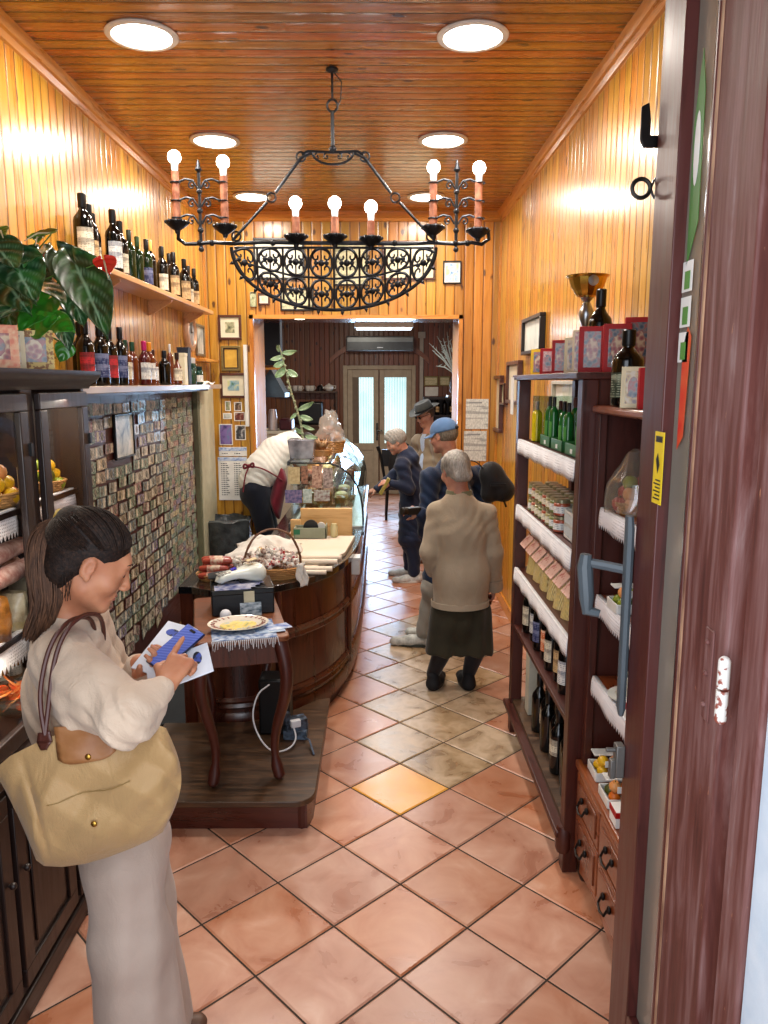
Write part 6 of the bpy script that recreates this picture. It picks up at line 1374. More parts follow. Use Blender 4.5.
for px, s in ((201, -1), (456, 1)):
    x = P3(px, 240).x; q = MB(); zt_ = P3(px, 160).z; q.tube([(x, YC, ZB_ - .02), (x, YC, ZB_ + .10), (x, YC, ZB_ + .25), (x, YC, zt_ - .06)], .008, 8); q.lathe([(.004, zt_ - .06), (.018, zt_ - .045), (.010, zt_ - .03), (.004, zt_), ], (x, YC, 0), 10)
    for z in (ZB_ + .06, ZB_ + .15, ZB_ + .24): q.sphere((x, YC, z), .015, 8, 6)
    for z, w_ in ((ZB_ + .12, .060), (ZB_ + .20, .05), (ZB_ + .285, .04)):
        for ss in (-1, 1):
            q.tube([(x + ss * .008, YC, z - .03), (x + ss * .03, YC, z + .005), (x + ss * .065, YC, z + .012), (x + ss * .105, YC, z - .004)], .0055, 6); spiral(q, (x + ss * (.02 + w_ * .35), YC, z - .018), .020, PI/2, .9, -ss, .0045)
            q.tube([(x + ss * .115 + .022 * math.cos(a), YC + .022 * math.sin(a), z - .004) for a in [2*PI*k/10 for k in range(10)]], .004, 5, loop=True)
    q.sphere((x, YC, ZB_ - .03), .014, 8, 6); q.build('candle_bracket', grey_iron, ch)
# ================================================================== RIGHT SHELF UNIT (open, dark)
SX = .735; SB = 1.075; SN, SF = 2.80, 4.12
su = thing('open_shelf_unit', 'tall open dark wooden shelf unit on the right with white cloth edgings', 'shelf unit', (.9, 3.45, 0))
for x0, y0_, z0 in ((SX, SF - .065, 0), (SX, SN, 0), (SB - .05, SF - .065, 0), (SB - .05, SN, 0)):
    q = MB(); q.span((x0, y0_, z0), (x0 + (.06 if x0 < .9 else .05), y0_ + .065, 1.96)); q.build('post', W_mah, su, bevel=.004)
q = MB(); q.span((SX + .06, SN + .02, .2), (SB - .05, SN + .04, 1.96)); q.build('side_panel', W_mah, su)
q = MB(); q.span((SX - .025, SN - .01, 1.96), (SB + .005, SF + .015, 1.985)); q.build('top_board', W_mahy, su, bevel=.004)
for z in (1.65, 1.30, .955, .635):
    q = MB(); q.span((SX + .005, SN + .04, z - .022), (SB - .01, SF - .03, z)); q.build('shelf', W_mahy, su, bevel=.003)
q = MB(); q.span((SX + .01, SN + .04, .17), (SB - .01, SF - .03, .20)); q.build('shelf', W_walnut, su)
q = MB(); q.span((SX - .03, SN + .01, .145), (SX + .05, SF + .01, .175)); q.span((SX - .015, SN + .03, .12), (SX + .03, SF, .147)); q.build('base_rail', W_mahy, su, bevel=.006)
q = MB(); q.lathe([(.03, .08), (.036, .10), (.036, .17), (.028, .19)], (SX + .01, SN + .03, 0), 14); q.build('turned_collar', W_mah, su)
XLc = SX + .004
for z, nm in ((1.652, 'top'), (1.302, 'second'), (.957, 'third')):
    lace('white cloth edging along the %s shelf of the open unit' % nm, (XLc, SN + .066, z), (XLc, SF - .066, z), .075, (-1, 0, 0), .016, .55)
q = MB(); q.span((SX - .03, SF - .05, 1.78), (SX - .027, SF + .03, 1.975)); q.build('hanging_notice', white_paper, label='white sheet hanging at the far top corner of the open shelf unit', cat='paper')
# ---- on top of it
C4 = card_mat('pink swirl card', '#c06c60', '#982c20', '#c89c88', '#a84840')
Zt = 1.986
deco_box('yellow and white card at the far end on top of the open shelf unit', (.82, 4.02, Zt), .075, .13, .012, mat('yellow card', '#e0b820', .5), C2, -.2, 0)
for k, (px, w, h, x, b_, f, nm, fl) in enumerate(((545, .072, .12, .80, 'red', C4, 'small red box with pink swirl label, second from the far end on the open unit', .04),
  (557, .07, .145, .80, 'red', C2, 'red box with a figured panel between swirl box and cream card on the open unit', .05),
  (569, .065, .145, .80, 'cream', C3, 'cream figured card between two red boxes on top of the open unit', .02),
  (588, .10, .172, .82, 'red', C2, 'large red box with figured panel in the middle of the row on the open unit', .07),
  (612, .10, .175, .885, 'red', C2, 'large red box right of the middle one, behind the black bottle', .07),
  (633, .10, .20, .97, 'red', C2, 'tallest red box at the near end on top of the open unit', .07))):
    y = x * 767 / (px - 379); deco_box(nm, (x, y, Zt), w, h, fl, Cb[b_], f, -.25, 0)
deco_box('pale pink card seen edge-on left of the large red box on the open unit', (.785, 3.08, Zt), .045, .165, .012, Cb['cream'], C1, -.3, 0)

# trophy
t = thing('trophy_cup', 'gold trophy cup with a wide faceted bowl standing on the open shelf unit', 'trophy', (.90, 3.42, Zt))
q = MB(); q.lathe([(.05, Zt), (.05, Zt + .06), (.035, Zt + .07), (.018, Zt + .09)], (.90, 3.42, 0), 16); q.build('base', mat('black marble', '#141414', .2), t)
q = MB(); z = Zt + .09; q.lathe([(.016, z), (.03, z + .02), (.034, z + .06), (.025, z + .09), (.016, z + .11), (.028, z + .14), (.034, z + .17), (.022, z + .20), (.014, z + .215), (.03, z + .235)], (.90, 3.42, 0), 18); q.build('stem', steel, t)
q = MB(); z = Zt + .32; q.lathe([(.02, z), (.045, z + .01), (.072, z + .05), (.082, z + .085), (.094, z + .095), (.092, z + .092), (.076, z + .08), (.06, z + .045), (.02, z + .02)], (.90, 3.42, 0), 14); q.build('bowl', gold, t, angle=20)
q = MB(); q.lathe([(.0, 0), (.022, .002), (.022, .006), (.0, .008)], (0, 0, 0), 14, rot=Matrix.Rotation(PI/2, 3, 'X')); q.v = [(a + .90, b_ + 3.33, c + z + .065) for a, b_, c in q.v]; q.build('medallion', steel, t)
bottle('wine_bottle', 'tall black bottle in front of the trophy on the open shelf unit', (.90, 3.20, Zt), .33, .048, G_dark, '#0c0c0d', None, None)
bottle('wine_bottle', 'dark bottle with black capsule beside the cream card on the near right unit', (.83, 2.60, 1.868), .25, .052, G_dark, '#08080a', label_mat('dark label', '#22301e', '#a0a890'), None, -2.2, (.12, .45))
# ---- top shelf: green trays with bottles
GT = mat('green plastic tray', '#2c6c34', .4); 
zs = 1.651
for k, y in enumerate((3.62, 3.38, 3.12)):
    t = thing('green_tray', 'green plastic tray of slim bottles, %s from the far end of the top shelf' % ('first', 'second', 'third')[k], 'tray', (.86, y, zs))
    q = MB(); x0, x1, ya_, yb_ = SX + .045, 1.0, y - .105, y + .10
    q.span((x0, ya_, zs), (x1, yb_, zs + .008)); q.span((x0, ya_, zs), (x0 + .008, yb_, zs + .05)); q.span((x1 - .008, ya_, zs), (x1, yb_, zs + .05)); q.span((x0, ya_, zs), (x1, ya_ + .008, zs + .05)); q.span((x0, yb_ - .008, zs), (x1, yb_, zs + .05)); q.build('shell', GT, t, bevel=.003)
    q = MB(); q.span((x0 - .002, y - .03, zs + .012), (x0, y, zs + .03)); q.build('tag', white_paper, t)
    for j in range(4):
        bottle('small_bottle', 'slim green bottle in the %s green tray of the top shelf' % ('first', 'second', 'third')[k], (.81 + .05 * (j % 2) + .01 * k, y - .05 + .09 * (j // 2), zs + .009), .20 if (j + k) % 2 else .22, .021, mat('bright green glass', '#1c6428', .15, coat=.2), '#5c2c20' if j % 2 else '#1c1c1a', None if j % 2 else mat('green paper', '#4c9440', .5), 'slim bottles in the %s green tray' % ('first', 'second', 'third')[k], PI, (.05, .5), 'tall')
for j in range(3): bottle('limoncello_bottle', 'yellow lemon liqueur bottle at the far end of the top shelf of the open unit', (.80 + .055 * j, 3.90 - .02 * j, zs), .20, .026, mat('yellow liqueur', '#d8c414', .15, coat=.5), '#c8b0a0', None, 'yellow bottles on the top shelf', PI, shape='tall')
q = MB(); q.span((.79, 3.83, zs), (.796, 3.97, zs + .23)); q.span((.79, 3.965, zs), (.97, 3.97, zs + .23)); q.span((.79, 3.83, zs), (.97, 3.835, zs + .23)); q.span((.79, 3.83, zs), (.97, 3.97, zs + .004)); q.build('clear_box', G_case, label='clear plastic box around the yellow bottles on the top shelf', cat='box')
# ---- second shelf: jars and white basket
zs = 1.301; lidm = mat('jar lid', '#7c7458', .3, .4, col2=lin('#a89c78'), scale=20)
JB = [mat('jar green paste', '#5c6c34', .3, col2=lin('#8c8c50'), scale=30, coat=.4), mat('jar red sauce', '#8c3420', .3, col2=lin('#b86040'), scale=30, coat=.4), mat('jar olive mix', '#6c6434', .3, col2=lin('#a89c64'), scale=30, coat=.4)]
k = 0
for lay in range(2):
    for i in range(8):
        for j in range(2):
            y = 3.88 - i * .082; x = .80 + j * .082; 
            if lay == 2 and i in (7,): continue
            jar('small preserve jar with pale label in the stacked rows on the second shelf', (x, y, zs + lay * .0735), .036, .072, JB[(k * 5 + lay) % 3], lidm, 'preserve jars on the second shelf'); k += 1
q = MB(); y0_, y1_ = 2.90, 3.20; x0, x1 = SX + .05, 1.0; h = .12
def lattice(q, fn, u0, u1, z0, z1, nu, nz, th=.004):
    q.span(fn(u0, z0, 0), fn(u1, z0 + .012, th)); q.span(fn(u0, z1 - .012, 0), fn(u1, z1, th)); q.span(fn(u0, (z0 + z1) / 2 - .006, 0), fn(u1, (z0 + z1) / 2 + .006, th))
    for k in range(nu + 1): u = u0 + (u1 - u0 - .008) * k / nu; q.span(fn(u, z0 + .011, 0), fn(u + .008, z1 - .011, th))
lattice(q, lambda u, z, c: (x0 + c, u, z), y0_, y1_, zs, zs + h, 12, 2); lattice(q, lambda u, z, c: (u, y0_ + c, z), x0, x1, zs, zs + h, 8, 2); lattice(q, lambda u, z, c: (u, y1_ - c, z), x0, x1, zs, zs + h, 8, 2); lattice(q, lambda u, z, c: (x1 - c, u, z), y0_, y1_, zs, zs + h, 12, 2); q.span((x0, y0_, zs), (x1, y1_, zs + .004))
q.build('plastic_basket', white_pl, label='white slotted plastic basket at the near end of the second shelf', cat='basket')
for i in range(3):
    for j in range(2): jar('wide jar standing in the white slotted basket', (x0 + .055 + j * .085, y0_ + .055 + i * .09, zs + .006), .04, .135, JB[0], lidm, 'jars in the white slotted basket')
# ---- third shelf: pasta bags
zs = .956
PA = NT('golden pasta strands'); c = PA.coord(); wv = PA.wave(PA.mapping(c, sc=(1, 1, .12), rot=(.12, 0, .3)), 60, 3, 2, 'X'); wv2 = PA.wave(PA.mapping(c, sc=(1, 1, .12), rot=(-.2, 0, 0)), 60, 3, 2, 'Y'); PA.set(col=PA.ramp(PA.math('MULTIPLY', PA.math('ADD', wv, wv2), .5), [(.15, '#8c6c30'), (.45, '#d0b468'), (.8, '#e8d898')]), rough=.3, coat=.5); PA.bump(wv, .4, .004)
hdr = mat('pink header card', '#c8a090', .6, col2=lin('#a8584c'), scale=35, contrast=(.55, .6))
for k in range(7):
    y = 3.93 - k * .155; t = thing('pasta_bag', 'cellophane bag of long golden pasta, %s from the far end of the third shelf' % ('first', 'second', 'third', 'fourth', 'fifth', 'sixth', 'seventh')[k], 'pasta', (.83, y, zs), 'pasta bags on the third shelf'); q = MB(); rs = []
    for i in range(9):
        f = i / 8; w_ = .066 * (1 - .25 * f); d = .045 * (1 - .5 * f) ; rs.append([(.825 + math.cos(a) * d * (1 + .12 * math.sin(3 * a + k)), y + math.sin(a) * w_ * (1 + .1 * math.cos(4 * a + k + f * 3)), zs + .165 * f) for a in [2*PI*n/18 for n in range(18)]])
    q.rings(rs); q.build('pasta', PA.m, t)
    q = MB(); q.box((.775, y, zs + .172), (.004, .125, .075), ry=.75); q.box((.815, y, zs + .196), (.045, .125, .004), ry=.2); q.build('header_card', hdr, t)
# ---- fourth shelf and floor shelf: wines
LB = [L_cream, L_white, L_blue, L_orange, L_cream, L_tan, L_white]
ordn = ('first', 'second', 'third', 'fourth', 'fifth', 'sixth', 'seventh', 'eighth')
for k in range(8):
    y = 3.92 - k * .135; bottle('wine_bottle', 'wine bottle with %s label, %s from the far end of the fourth shelf' % (('cream', 'white', 'blue', 'orange', 'cream', 'tan', 'white', 'cream')[k], ordn[k]), (.80 + .012 * (k % 2), y, .636), .285, .037, G_dark, '#181014', LB[k % 7], 'wine bottles on the fourth shelf', PI + .3, (.16, .52))
for k in range(8):
    y = 3.66 - k * .105; bottle('wine_bottle', 'dark wine bottle in the front row of the lowest shelf of the open unit', (.81 + .02 * (k % 2), y, .201), .30, .038, G_dark, '#12100f', L_cream if k % 3 == 1 else None, 'wine bottles on the lowest shelf', PI + .3, (.3, .55))
q = MB(); q.span((.79, 3.84, .201), (.87, 3.93, .56)); q.build('wine_carton', mat('pale grey carton', '#b8b8a8', .6), bevel=.002, label='tall pale carton at the far end of the lowest shelf', cat='carton')
for k in range(5): bottle('wine_bottle', 'wine bottle in the back row of the lowest shelf of the open unit', (.95, 3.6 - k * .15, .201), .30, .038, G_dark, '#201012', L_tan, 'wine bottles at the back of the lowest shelf', PI)
# ================================================================== NEAR RIGHT CABINET (reddish, drawers below)
UX = .785; N0, N1 = 1.86, 2.79
un = thing('drawer_cabinet', 'reddish wooden cabinet with open shelves above and small drawers below, by the glass door', 'cabinet', (.93, 2.3, 0))
q = MB(); q.span((UX, N0, .10), (SB, N1, .47)); q.build('drawer_case', W_redz, un, bevel=.003)
q = MB(); q.span((UX - .02, N0 - .01, .47), (SB, N1 + .0, .50)); q.build('worktop', W_red, un, bevel=.008)
for y in (N0 + .03, N1 - .03):
    for x in (UX + .03, SB - .04): q = MB(); q.lathe([(.018, 0), (.028, .03), (.024, .07), (.03, .10)], (x, y, 0), 14); q.build('foot', W_black, un)
q = MB(); pts = [(N0 + .06, .10), (N0 + .06, .06)] + [(N0 + .06 + (N1 - N0 - .12) * k / 20, .05 + .03 * abs(math.sin(k / 20 * PI * 2))) for k in range(21)] + [(N1 - .06, .10)]; q.prism(pts, .016, lambda a, b_, c: (UX + c, a, b_)); q.build('apron', W_red, un, fix=True)
for a, c in ((1.87, 2.16), (2.175, 2.465), (2.48, 2.775)):
    for z0, z1 in ((.31, .455), (.125, .295)):
        q = MB(); q.span((UX - .012, a, z0), (UX + .01, c, z1)); d = q.build('drawer', W_red, un, bevel=.004)
        q = MB(); q.span((UX - .018, a + .025, z0 + .025), (UX - .010, c - .025, z1 - .025)); q.build('panel', W_redz, d, bevel=.003)
        ym = (a + c) / 2; zm = (z0 + z1) / 2 + .01; q = MB()
        q.sphere((UX - .024, ym - .035, zm), (.008, .012, .014)); q.sphere((UX - .024, ym + .035, zm), (.008, .012, .014)); q.tube([(UX - .030, ym - .035, zm), (UX - .040, ym - .033, zm - .022), (UX - .044, ym, zm - .03), (UX - .040, ym + .033, zm - .022), (UX - .030, ym + .035, zm)], .0045, 7); q.build('drop_handle', mat('blackened iron', '#1a1614', .4, .5), d)
q = MB(); q.span((UX + .02, N1 - .02, .50), (SB, N1, 1.84)); q.build('side_panel', W_mah, un); q = MB(); q.span((UX + .02, N0, .50), (SB, N0 + .02, 1.84)); q.build('side_panel', W_mah, un)
q = MB(); q.span((UX, N1 - .05, .50), (UX + .03, N1, 1.84)); q.build('front_post', W_mah, un, bevel=.003)
q = MB(); q.span((SB - .012, N0, .50), (SB, N1, 1.84)); q.build('back_panel', W_mahy, un)
q = MB(); q.span((UX - .015, N0 - .01, 1.84), (SB, N1 + .003, 1.867)); q.build('top_board', W_red, un, bevel=.008)
for z in (1.50, 1.175, .86):
    q = MB(); q.span((UX + .02, N0 + .02, z - .02), (SB - .012, N1 - .05, z)); q.build('shelf', W_red, un, bevel=.002)
    lace('white lace edging on the %s shelf of the drawer cabinet' % {1.50: 'upper', 1.175: 'middle', .86: 'lower'}[z], (UX + .018, N0 + .03, z + .002), (UX + .018, N1 - .06, z + .002), .075, (-1, 0, 0), .02, .3)
deco_box('cream figured card leaning beside the dark bottle on the drawer cabinet', (.80, 2.44, 1.868), .075, .13, .012, Cb['cream'], C3, -.35, -.12)
deco_box('small red box with pink label at the near end on the drawer cabinet', (.845, 2.37, 1.868), .10, .125, .04, Cb['red'], C4, -.2, 0)
# fruit basket in cellophane on upper shelf
zs = 1.501
basket('wicker basket of marzipan fruit in cellophane on the upper shelf of the drawer cabinet', (.885, 2.61, zs), .075, .04, wick)
pile((.885, 2.61, zs + .01), 22, .027, .055, '%s-coloured marzipan fruit in the cellophane basket of the drawer cabinet', 'fruit in the cellophane basket', ['orange', 'lemon', 'green', 'red', 'peach'])
def wrapf(u, v):
    a = u * 2 * PI; r = .098 * (1.0 if v < .5 else 1 - (v - .5) * 1.3); return (.885 + r * math.cos(a), 2.61 + r * math.sin(a), zs + .002 + .21 * v)
crumple('cellophane_wrap', 'shiny cellophane around the fruit basket on the upper shelf of the drawer cabinet', wrapf, 22, 8, milky('sparkling cellophane', '#f0efea', '#d0ccc0', .18, .08), .007, 'film', seed=31, sol=0)
def fruit_pack(label, c, n, grp, kk, tray='white', rz=0):
    x, y, z = c; t = thing('fruit_tray', label, 'tray', c); q = MB(); w, d = .075, .055
    q.box((x, y, z + .004), (w * 2, d * 2, .006)); q.box((x - w, y, z + .018), (.005, d * 2, .034)); q.box((x + w, y, z + .018), (.005, d * 2, .034)); q.box((x, y - d, z + .018), (w * 2, .005, .034)); q.box((x, y + d, z + .018), (w * 2, .005, .034)); q.box((x, y + d * .3, z + .082), (w * 1.9, .05, .006)); q.box((x, y - d, z + .07), (w * 1.2, .003, .025)); q.build('shell', white_pl, t, bevel=.002)
    for k in range(n): fruit(kk[k % len(kk)], '%s-coloured marzipan fruit in the %s' % (kk[k % len(kk)], grp), (x - .045 + .045 * (k % 3), y - .028 + .05 * ((k // 3) % 2), z + .03 + .04 * (k // 6)), .021, 'fruit in the ' + grp)
fruit_pack('white tray of green and brown marzipan fruit on the middle shelf of the drawer cabinet', (.875, 2.54, 1.176), 9, 'tray on the middle shelf', ['green', 'olive', 'peach', 'green'])
fruit_pack('white tray of yellow marzipan fruit, far one of two above the drawers', (.87, 2.66, .501), 9, 'far tray above the drawers', ['lemon', 'peach', 'olive'])
fruit_pack('white tray of orange marzipan fruit, near one of two above the drawers', (.86, 2.48, .501), 9, 'near tray above the drawers', ['orange', 'lemon', 'peach', 'olive'])
q = MB(); q.lathe([(.05, .861), (.055, .863), (.085, .872), (.088, .876), (.05, .868), (.0, .867)], (.885, 2.52, 0), 24, caps=(True, False)); q.build('white_plate', white_pl, label='white plate on the lower shelf of the drawer cabinet', cat='plate')
crumple('wrapped_cake', 'plastic wrapped pale cake on the white plate of the drawer cabinet', lambda u, v: (.885 + (.06 - .03 * v) * math.cos(u * 2 * PI), 2.52 + (.06 - .03 * v) * math.sin(u * 2 * PI), .876 + .07 * v), 14, 5, mat('pale wrapped cake', '#c8c4b0', .3, coat=.4), .004, 'cake', seed=4)
for nm, p in (('on the lower shelf next to the white plate', (.83, 2.37, .861)), ('lying by the near fruit tray above the drawers', (.80, 2.34, .501))):
    q = MB(); q.box((p[0], p[1], p[2] + .03), (.05, .07, .058)); o = q.build('carton', white_paper, bevel=.002, label='small white and red carton ' + nm, cat='carton'); q = MB(); q.box((p[0] - .002, p[1] - .002, p[2] + .048), (.05, .07, .02)); q.build('red_band', Cb['red'], o)
# ================================================================== PEOPLE : smooth bodies from blended tapered forms
class SDF:
    def __init__(s, h): s.h = h; s.ops = []
    def cap(s, a, b, ra, rb=None, k=.02, flat=None, sub=False, clip=None):
        """tapered limb from a to b; flat=(axis, factor) squeezes it along an axis"""
        rb = ra if rb is None else rb; s.ops.append(('c', np.array(a, float), np.array(b, float), ra, rb, k, flat, sub, clip)); return s
    def ell(s, c, r, k=.02, R=None, sub=False):
        R = np.eye(3) if R is None else np.array(R, float); s.ops.append(('e', np.array(c, float), np.array(r, float), R, k, sub)); return s
    def cut(s, p, n, k=.004):
        s.ops.append(('p', np.array(p, float), np.array(n, float) / np.linalg.norm(n), k)); return s
    def bounds(s):
        lo = np.full(3, 1e9); hi = -lo
        for o in s.ops:
            if o[0] == 'c' and not o[7]:
                f = 1.0 if not o[6] else max(1, 1 / o[6][1] if o[6][1] < 1 else o[6][1]); r = max(o[3], o[4]) * (f if o[6] and o[6][1] > 1 else 1)
                lo = np.minimum(lo, np.minimum(o[1], o[2]) - r); hi = np.maximum(hi, np.maximum(o[1], o[2]) + r)
            elif o[0] == 'e' and not o[5]: r = o[2].max(); lo = np.minimum(lo, o[1] - r); hi = np.maximum(hi, o[1] + r)
        return lo - .03, hi + .03
    def mesh(s, wr=None):
        h = s.h; lo, hi = s.bounds(); n = np.ceil((hi - lo) / h).astype(int) + 1
        V = np.full(n, .08, np.float32)
        for o in s.ops:
            if o[0] == 'p':
                ax = [lo[i] + h * np.arange(n[i]) for i in range(3)]; X, Y, Z = np.meshgrid(*ax, indexing='ij', sparse=True)
                d = (X - o[1][0]) * o[2][0] + (Y - o[1][1]) * o[2][1] + (Z - o[1][2]) * o[2][2]; V = np.maximum(V, d.astype(np.float32)); continue
            if o[0] == 'c': c0 = np.minimum(o[1], o[2]); c1 = np.maximum(o[1], o[2]); r = max(o[3], o[4]) * max(1, o[6][1] if o[6] else 1); k = o[5]; sub = o[7]
            else: c0 = c1 = o[1]; r = o[2].max(); k = o[4]; sub = o[5]
            m = r + k + .04; i0 = np.maximum(0, np.floor((c0 - m - lo) / h).astype(int)); i1 = np.minimum(n, np.ceil((c1 + m - lo) / h).astype(int) + 1)
            if (i1 <= i0).any(): continue
            ax = [lo[i] + h * np.arange(i0[i], i1[i]) for i in range(3)]; X, Y, Z = np.meshgrid(*ax, indexing='ij')
            P = np.stack([X, Y, Z], -1)
            if o[0] == 'c':
                a, b, ra, rb = o[1:5]; q = P - a; ba = b - a
                if o[6]:
                    nx = np.array(o[6][0], float); nx /= np.linalg.norm(nx); f = o[6][1]
                    q = q + (q @ nx)[..., None] * nx * (1 / f - 1); ba = ba + nx * (ba @ nx) * (1 / f - 1)
                L2 = max(1e-9, ba @ ba); t = np.clip((q @ ba) / L2, 0, 1); d = np.linalg.norm(q - t[..., None] * ba, axis=-1) - (ra + (rb - ra) * t)
                if o[6] and o[6][1] < 1: d = d * (o[6][1] * .5 + .5)
            else:
                q = (P - o[1]) @ o[3]; rr = o[2]; k0 = np.linalg.norm(q / rr, axis=-1); k1 = np.linalg.norm(q / (rr * rr), axis=-1); d = k0 * (k0 - 1) / np.maximum(k1, 1e-6)
            sl = tuple(slice(i0[i], i1[i]) for i in range(3)); v = V[sl]; d = d.astype(np.float32)
            if sub: hh = np.clip(.5 - .5 * (v + d) / k, 0, 1); V[sl] = v * (1 - hh) - d * hh + k * hh * (1 - hh)
            else: hh = np.clip(.5 + .5 * (v - d) / k, 0, 1); V[sl] = v * (1 - hh) + d * hh - k * hh * (1 - hh)
        if wr is not None:
            ax = [lo[i] + h * np.arange(n[i]) for i in range(3)]; X, Y, Z = np.meshgrid(*ax, indexing='ij', sparse=True); V = V + wr(X, Y, Z).astype(np.float32)
        V[0] = V[-1] = .05; V[:, 0] = V[:, -1] = .05; V[:, :, 0] = V[:, :, -1] = .05
        return surface_nets(V, lo, h)
def surface_nets(V, lo, h):
    S = V < 0; n = V.shape
    C = [(a, b, c) for a in (0, 1) for b in (0, 1) for c in (0, 1)]
    sl = lambda a, b, c: (slice(a, n[0] - 1 + a), slice(b, n[1] - 1 + b), slice(c, n[2] - 1 + c))
    cnt = sum(S[sl(*c)].astype(np.int8) for c in C); act = (cnt > 0) & (cnt < 8); I = np.argwhere(act)
    vals = np.stack([V[I[:, 0] + c[0], I[:, 1] + c[1], I[:, 2] + c[2]] for c in C], 1)
    pos = np.zeros((len(I), 3)); w = np.zeros(len(I)); Cn = np.array(C)
    for i in range(8):
        for j in range(i + 1, 8):
            if abs(Cn[i] - Cn[j]).sum() != 1: continue
            a, b = vals[:, i], vals[:, j]; m = (a < 0) != (b < 0); t = np.where(m, a / np.where(m, a - b, 1), 0)
            pos += m[:, None] * (Cn[i] + t[:, None] * (Cn[j] - Cn[i])); w += m
    pos = lo + h * (I + pos / w[:, None]); idx = np.full(act.shape, -1, np.int32); idx[tuple(I.T)] = np.arange(len(I))
    F = []
    for ax in range(3):
        s0 = [slice(0, n[i]) for i in range(3)]; s1 = list(s0); s0[ax] = slice(0, n[ax] - 1); s1[ax] = slice(1, n[ax])
        A, B = S[tuple(s0)], S[tuple(s1)]; E = np.argwhere(A != B); u, v = (ax + 1) % 3, (ax + 2) % 3
        E = E[(E[:, u] > 0) & (E[:, v] > 0) & (E[:, u] < n[u] - 1) & (E[:, v] < n[v] - 1)]; ins = A[tuple(E.T)]
        q = []
        for du, dv in ((1, 1), (0, 1), (0, 0), (1, 0)):
            e = E.copy(); e[:, u] -= du; e[:, v] -= dv; q.append(idx[tuple(e.T)])
        q = np.stack(q, 1); q[~ins] = q[~ins][:, ::-1]; F.append(q)
    return pos, np.concatenate(F)
def smooth_mesh(P, Fc, it=2, lam=.5):
    E = np.concatenate([Fc[:, [0, 1]], Fc[:, [1, 2]], Fc[:, [2, 3]], Fc[:, [3, 0]]]); E = np.concatenate([E, E[:, ::-1]])
    deg = np.bincount(E[:, 0], minlength=len(P)).astype(float)[:, None]
    for _ in range(it):
        for l in (lam, -lam * .9):
            A = np.stack([np.bincount(E[:, 0], weights=P[E[:, 1], k], minlength=len(P)) for k in range(3)], 1) / np.maximum(deg, 1); P = P + l * (A - P)
    return P
def sdf_obj(s, name, m, parent=None, wr=None, sm=2, **kw):
    P, Fc = s.mesh(wr); P = smooth_mesh(P, Fc, sm); mb = MB(); mb.v = [tuple(p) for p in P]; mb.f = [tuple(int(i) for i in f) for f in Fc]; mb.mi = [0] * len(Fc)
    return mb.build(name, m, parent, angle=70, **kw)
def cloth(name, col, col2=None, weave=300, fold=.5, rough=.85, scale=5):
    if name in MATS: return MATS[name]
    t = NT(name); c = t.coord(); n = t.noise(c, scale, 3); f = t.noise(t.mapping(c, sc=(1, 1, .55)), 16, 4, .6, .8); w_ = t.noise(c, weave, 2)
    t.set(col=t.mix(t.rng(n, .35, .65), col, col2 or col), rough=rough, sheen=.15, spec=.25); t.bump(t.math('ADD', f, t.math('MULTIPLY', w_, .12)), fold, .012); MATS[name] = t.m; return t.m
def hairmat(name, c1, c2, c3, axis=(1, 1, 1), sc=1):
    if name in MATS: return MATS[name]
    t = NT(name); v = t.mapping(t.coord(), sc=tuple(a * 60 * sc for a in axis)); n = t.noise(v, 2.2, 5, .7, .4); t.set(col=t.ramp(n, [(.3, c1), (.5, c2), (.7, c3)]), rough=.6, spec=.22); t.bump(n, .5, .004); MATS[name] = t.m; return t.m
def skinmat(name, c1, c2):
    t = NT(name); n = t.noise(t.coord(), 18, 3); t.set(col=t.mix(t.rng(n, .35, .65), c1, c2), rough=.5, sss=.12, spec=.35); t.b.inputs['Subsurface Scale'].default_value = .02; t.bump(t.noise(t.coord(), 260, 2), .06, .002); return t.m
SK_w = skinmat('tanned skin', '#b97f5e', '#a86c4e'); SK_o = skinmat('older fair skin', '#b88a74', '#a4705e')
def frame3(Fd, U=(0, 0, 1), pitch=0, roll=0):
    Fd = np.array(Fd, float); Fd /= np.linalg.norm(Fd); U = np.array(U, float); R = np.cross(Fd, U); R /= np.linalg.norm(R); U = np.cross(R, Fd)
    c, s = math.cos(pitch), math.sin(pitch); F2 = Fd * c - U * s; U2 = U * c + Fd * s; c, s = math.cos(roll), math.sin(roll); return R * c + U2 * s, F2, U2 * c - R * s
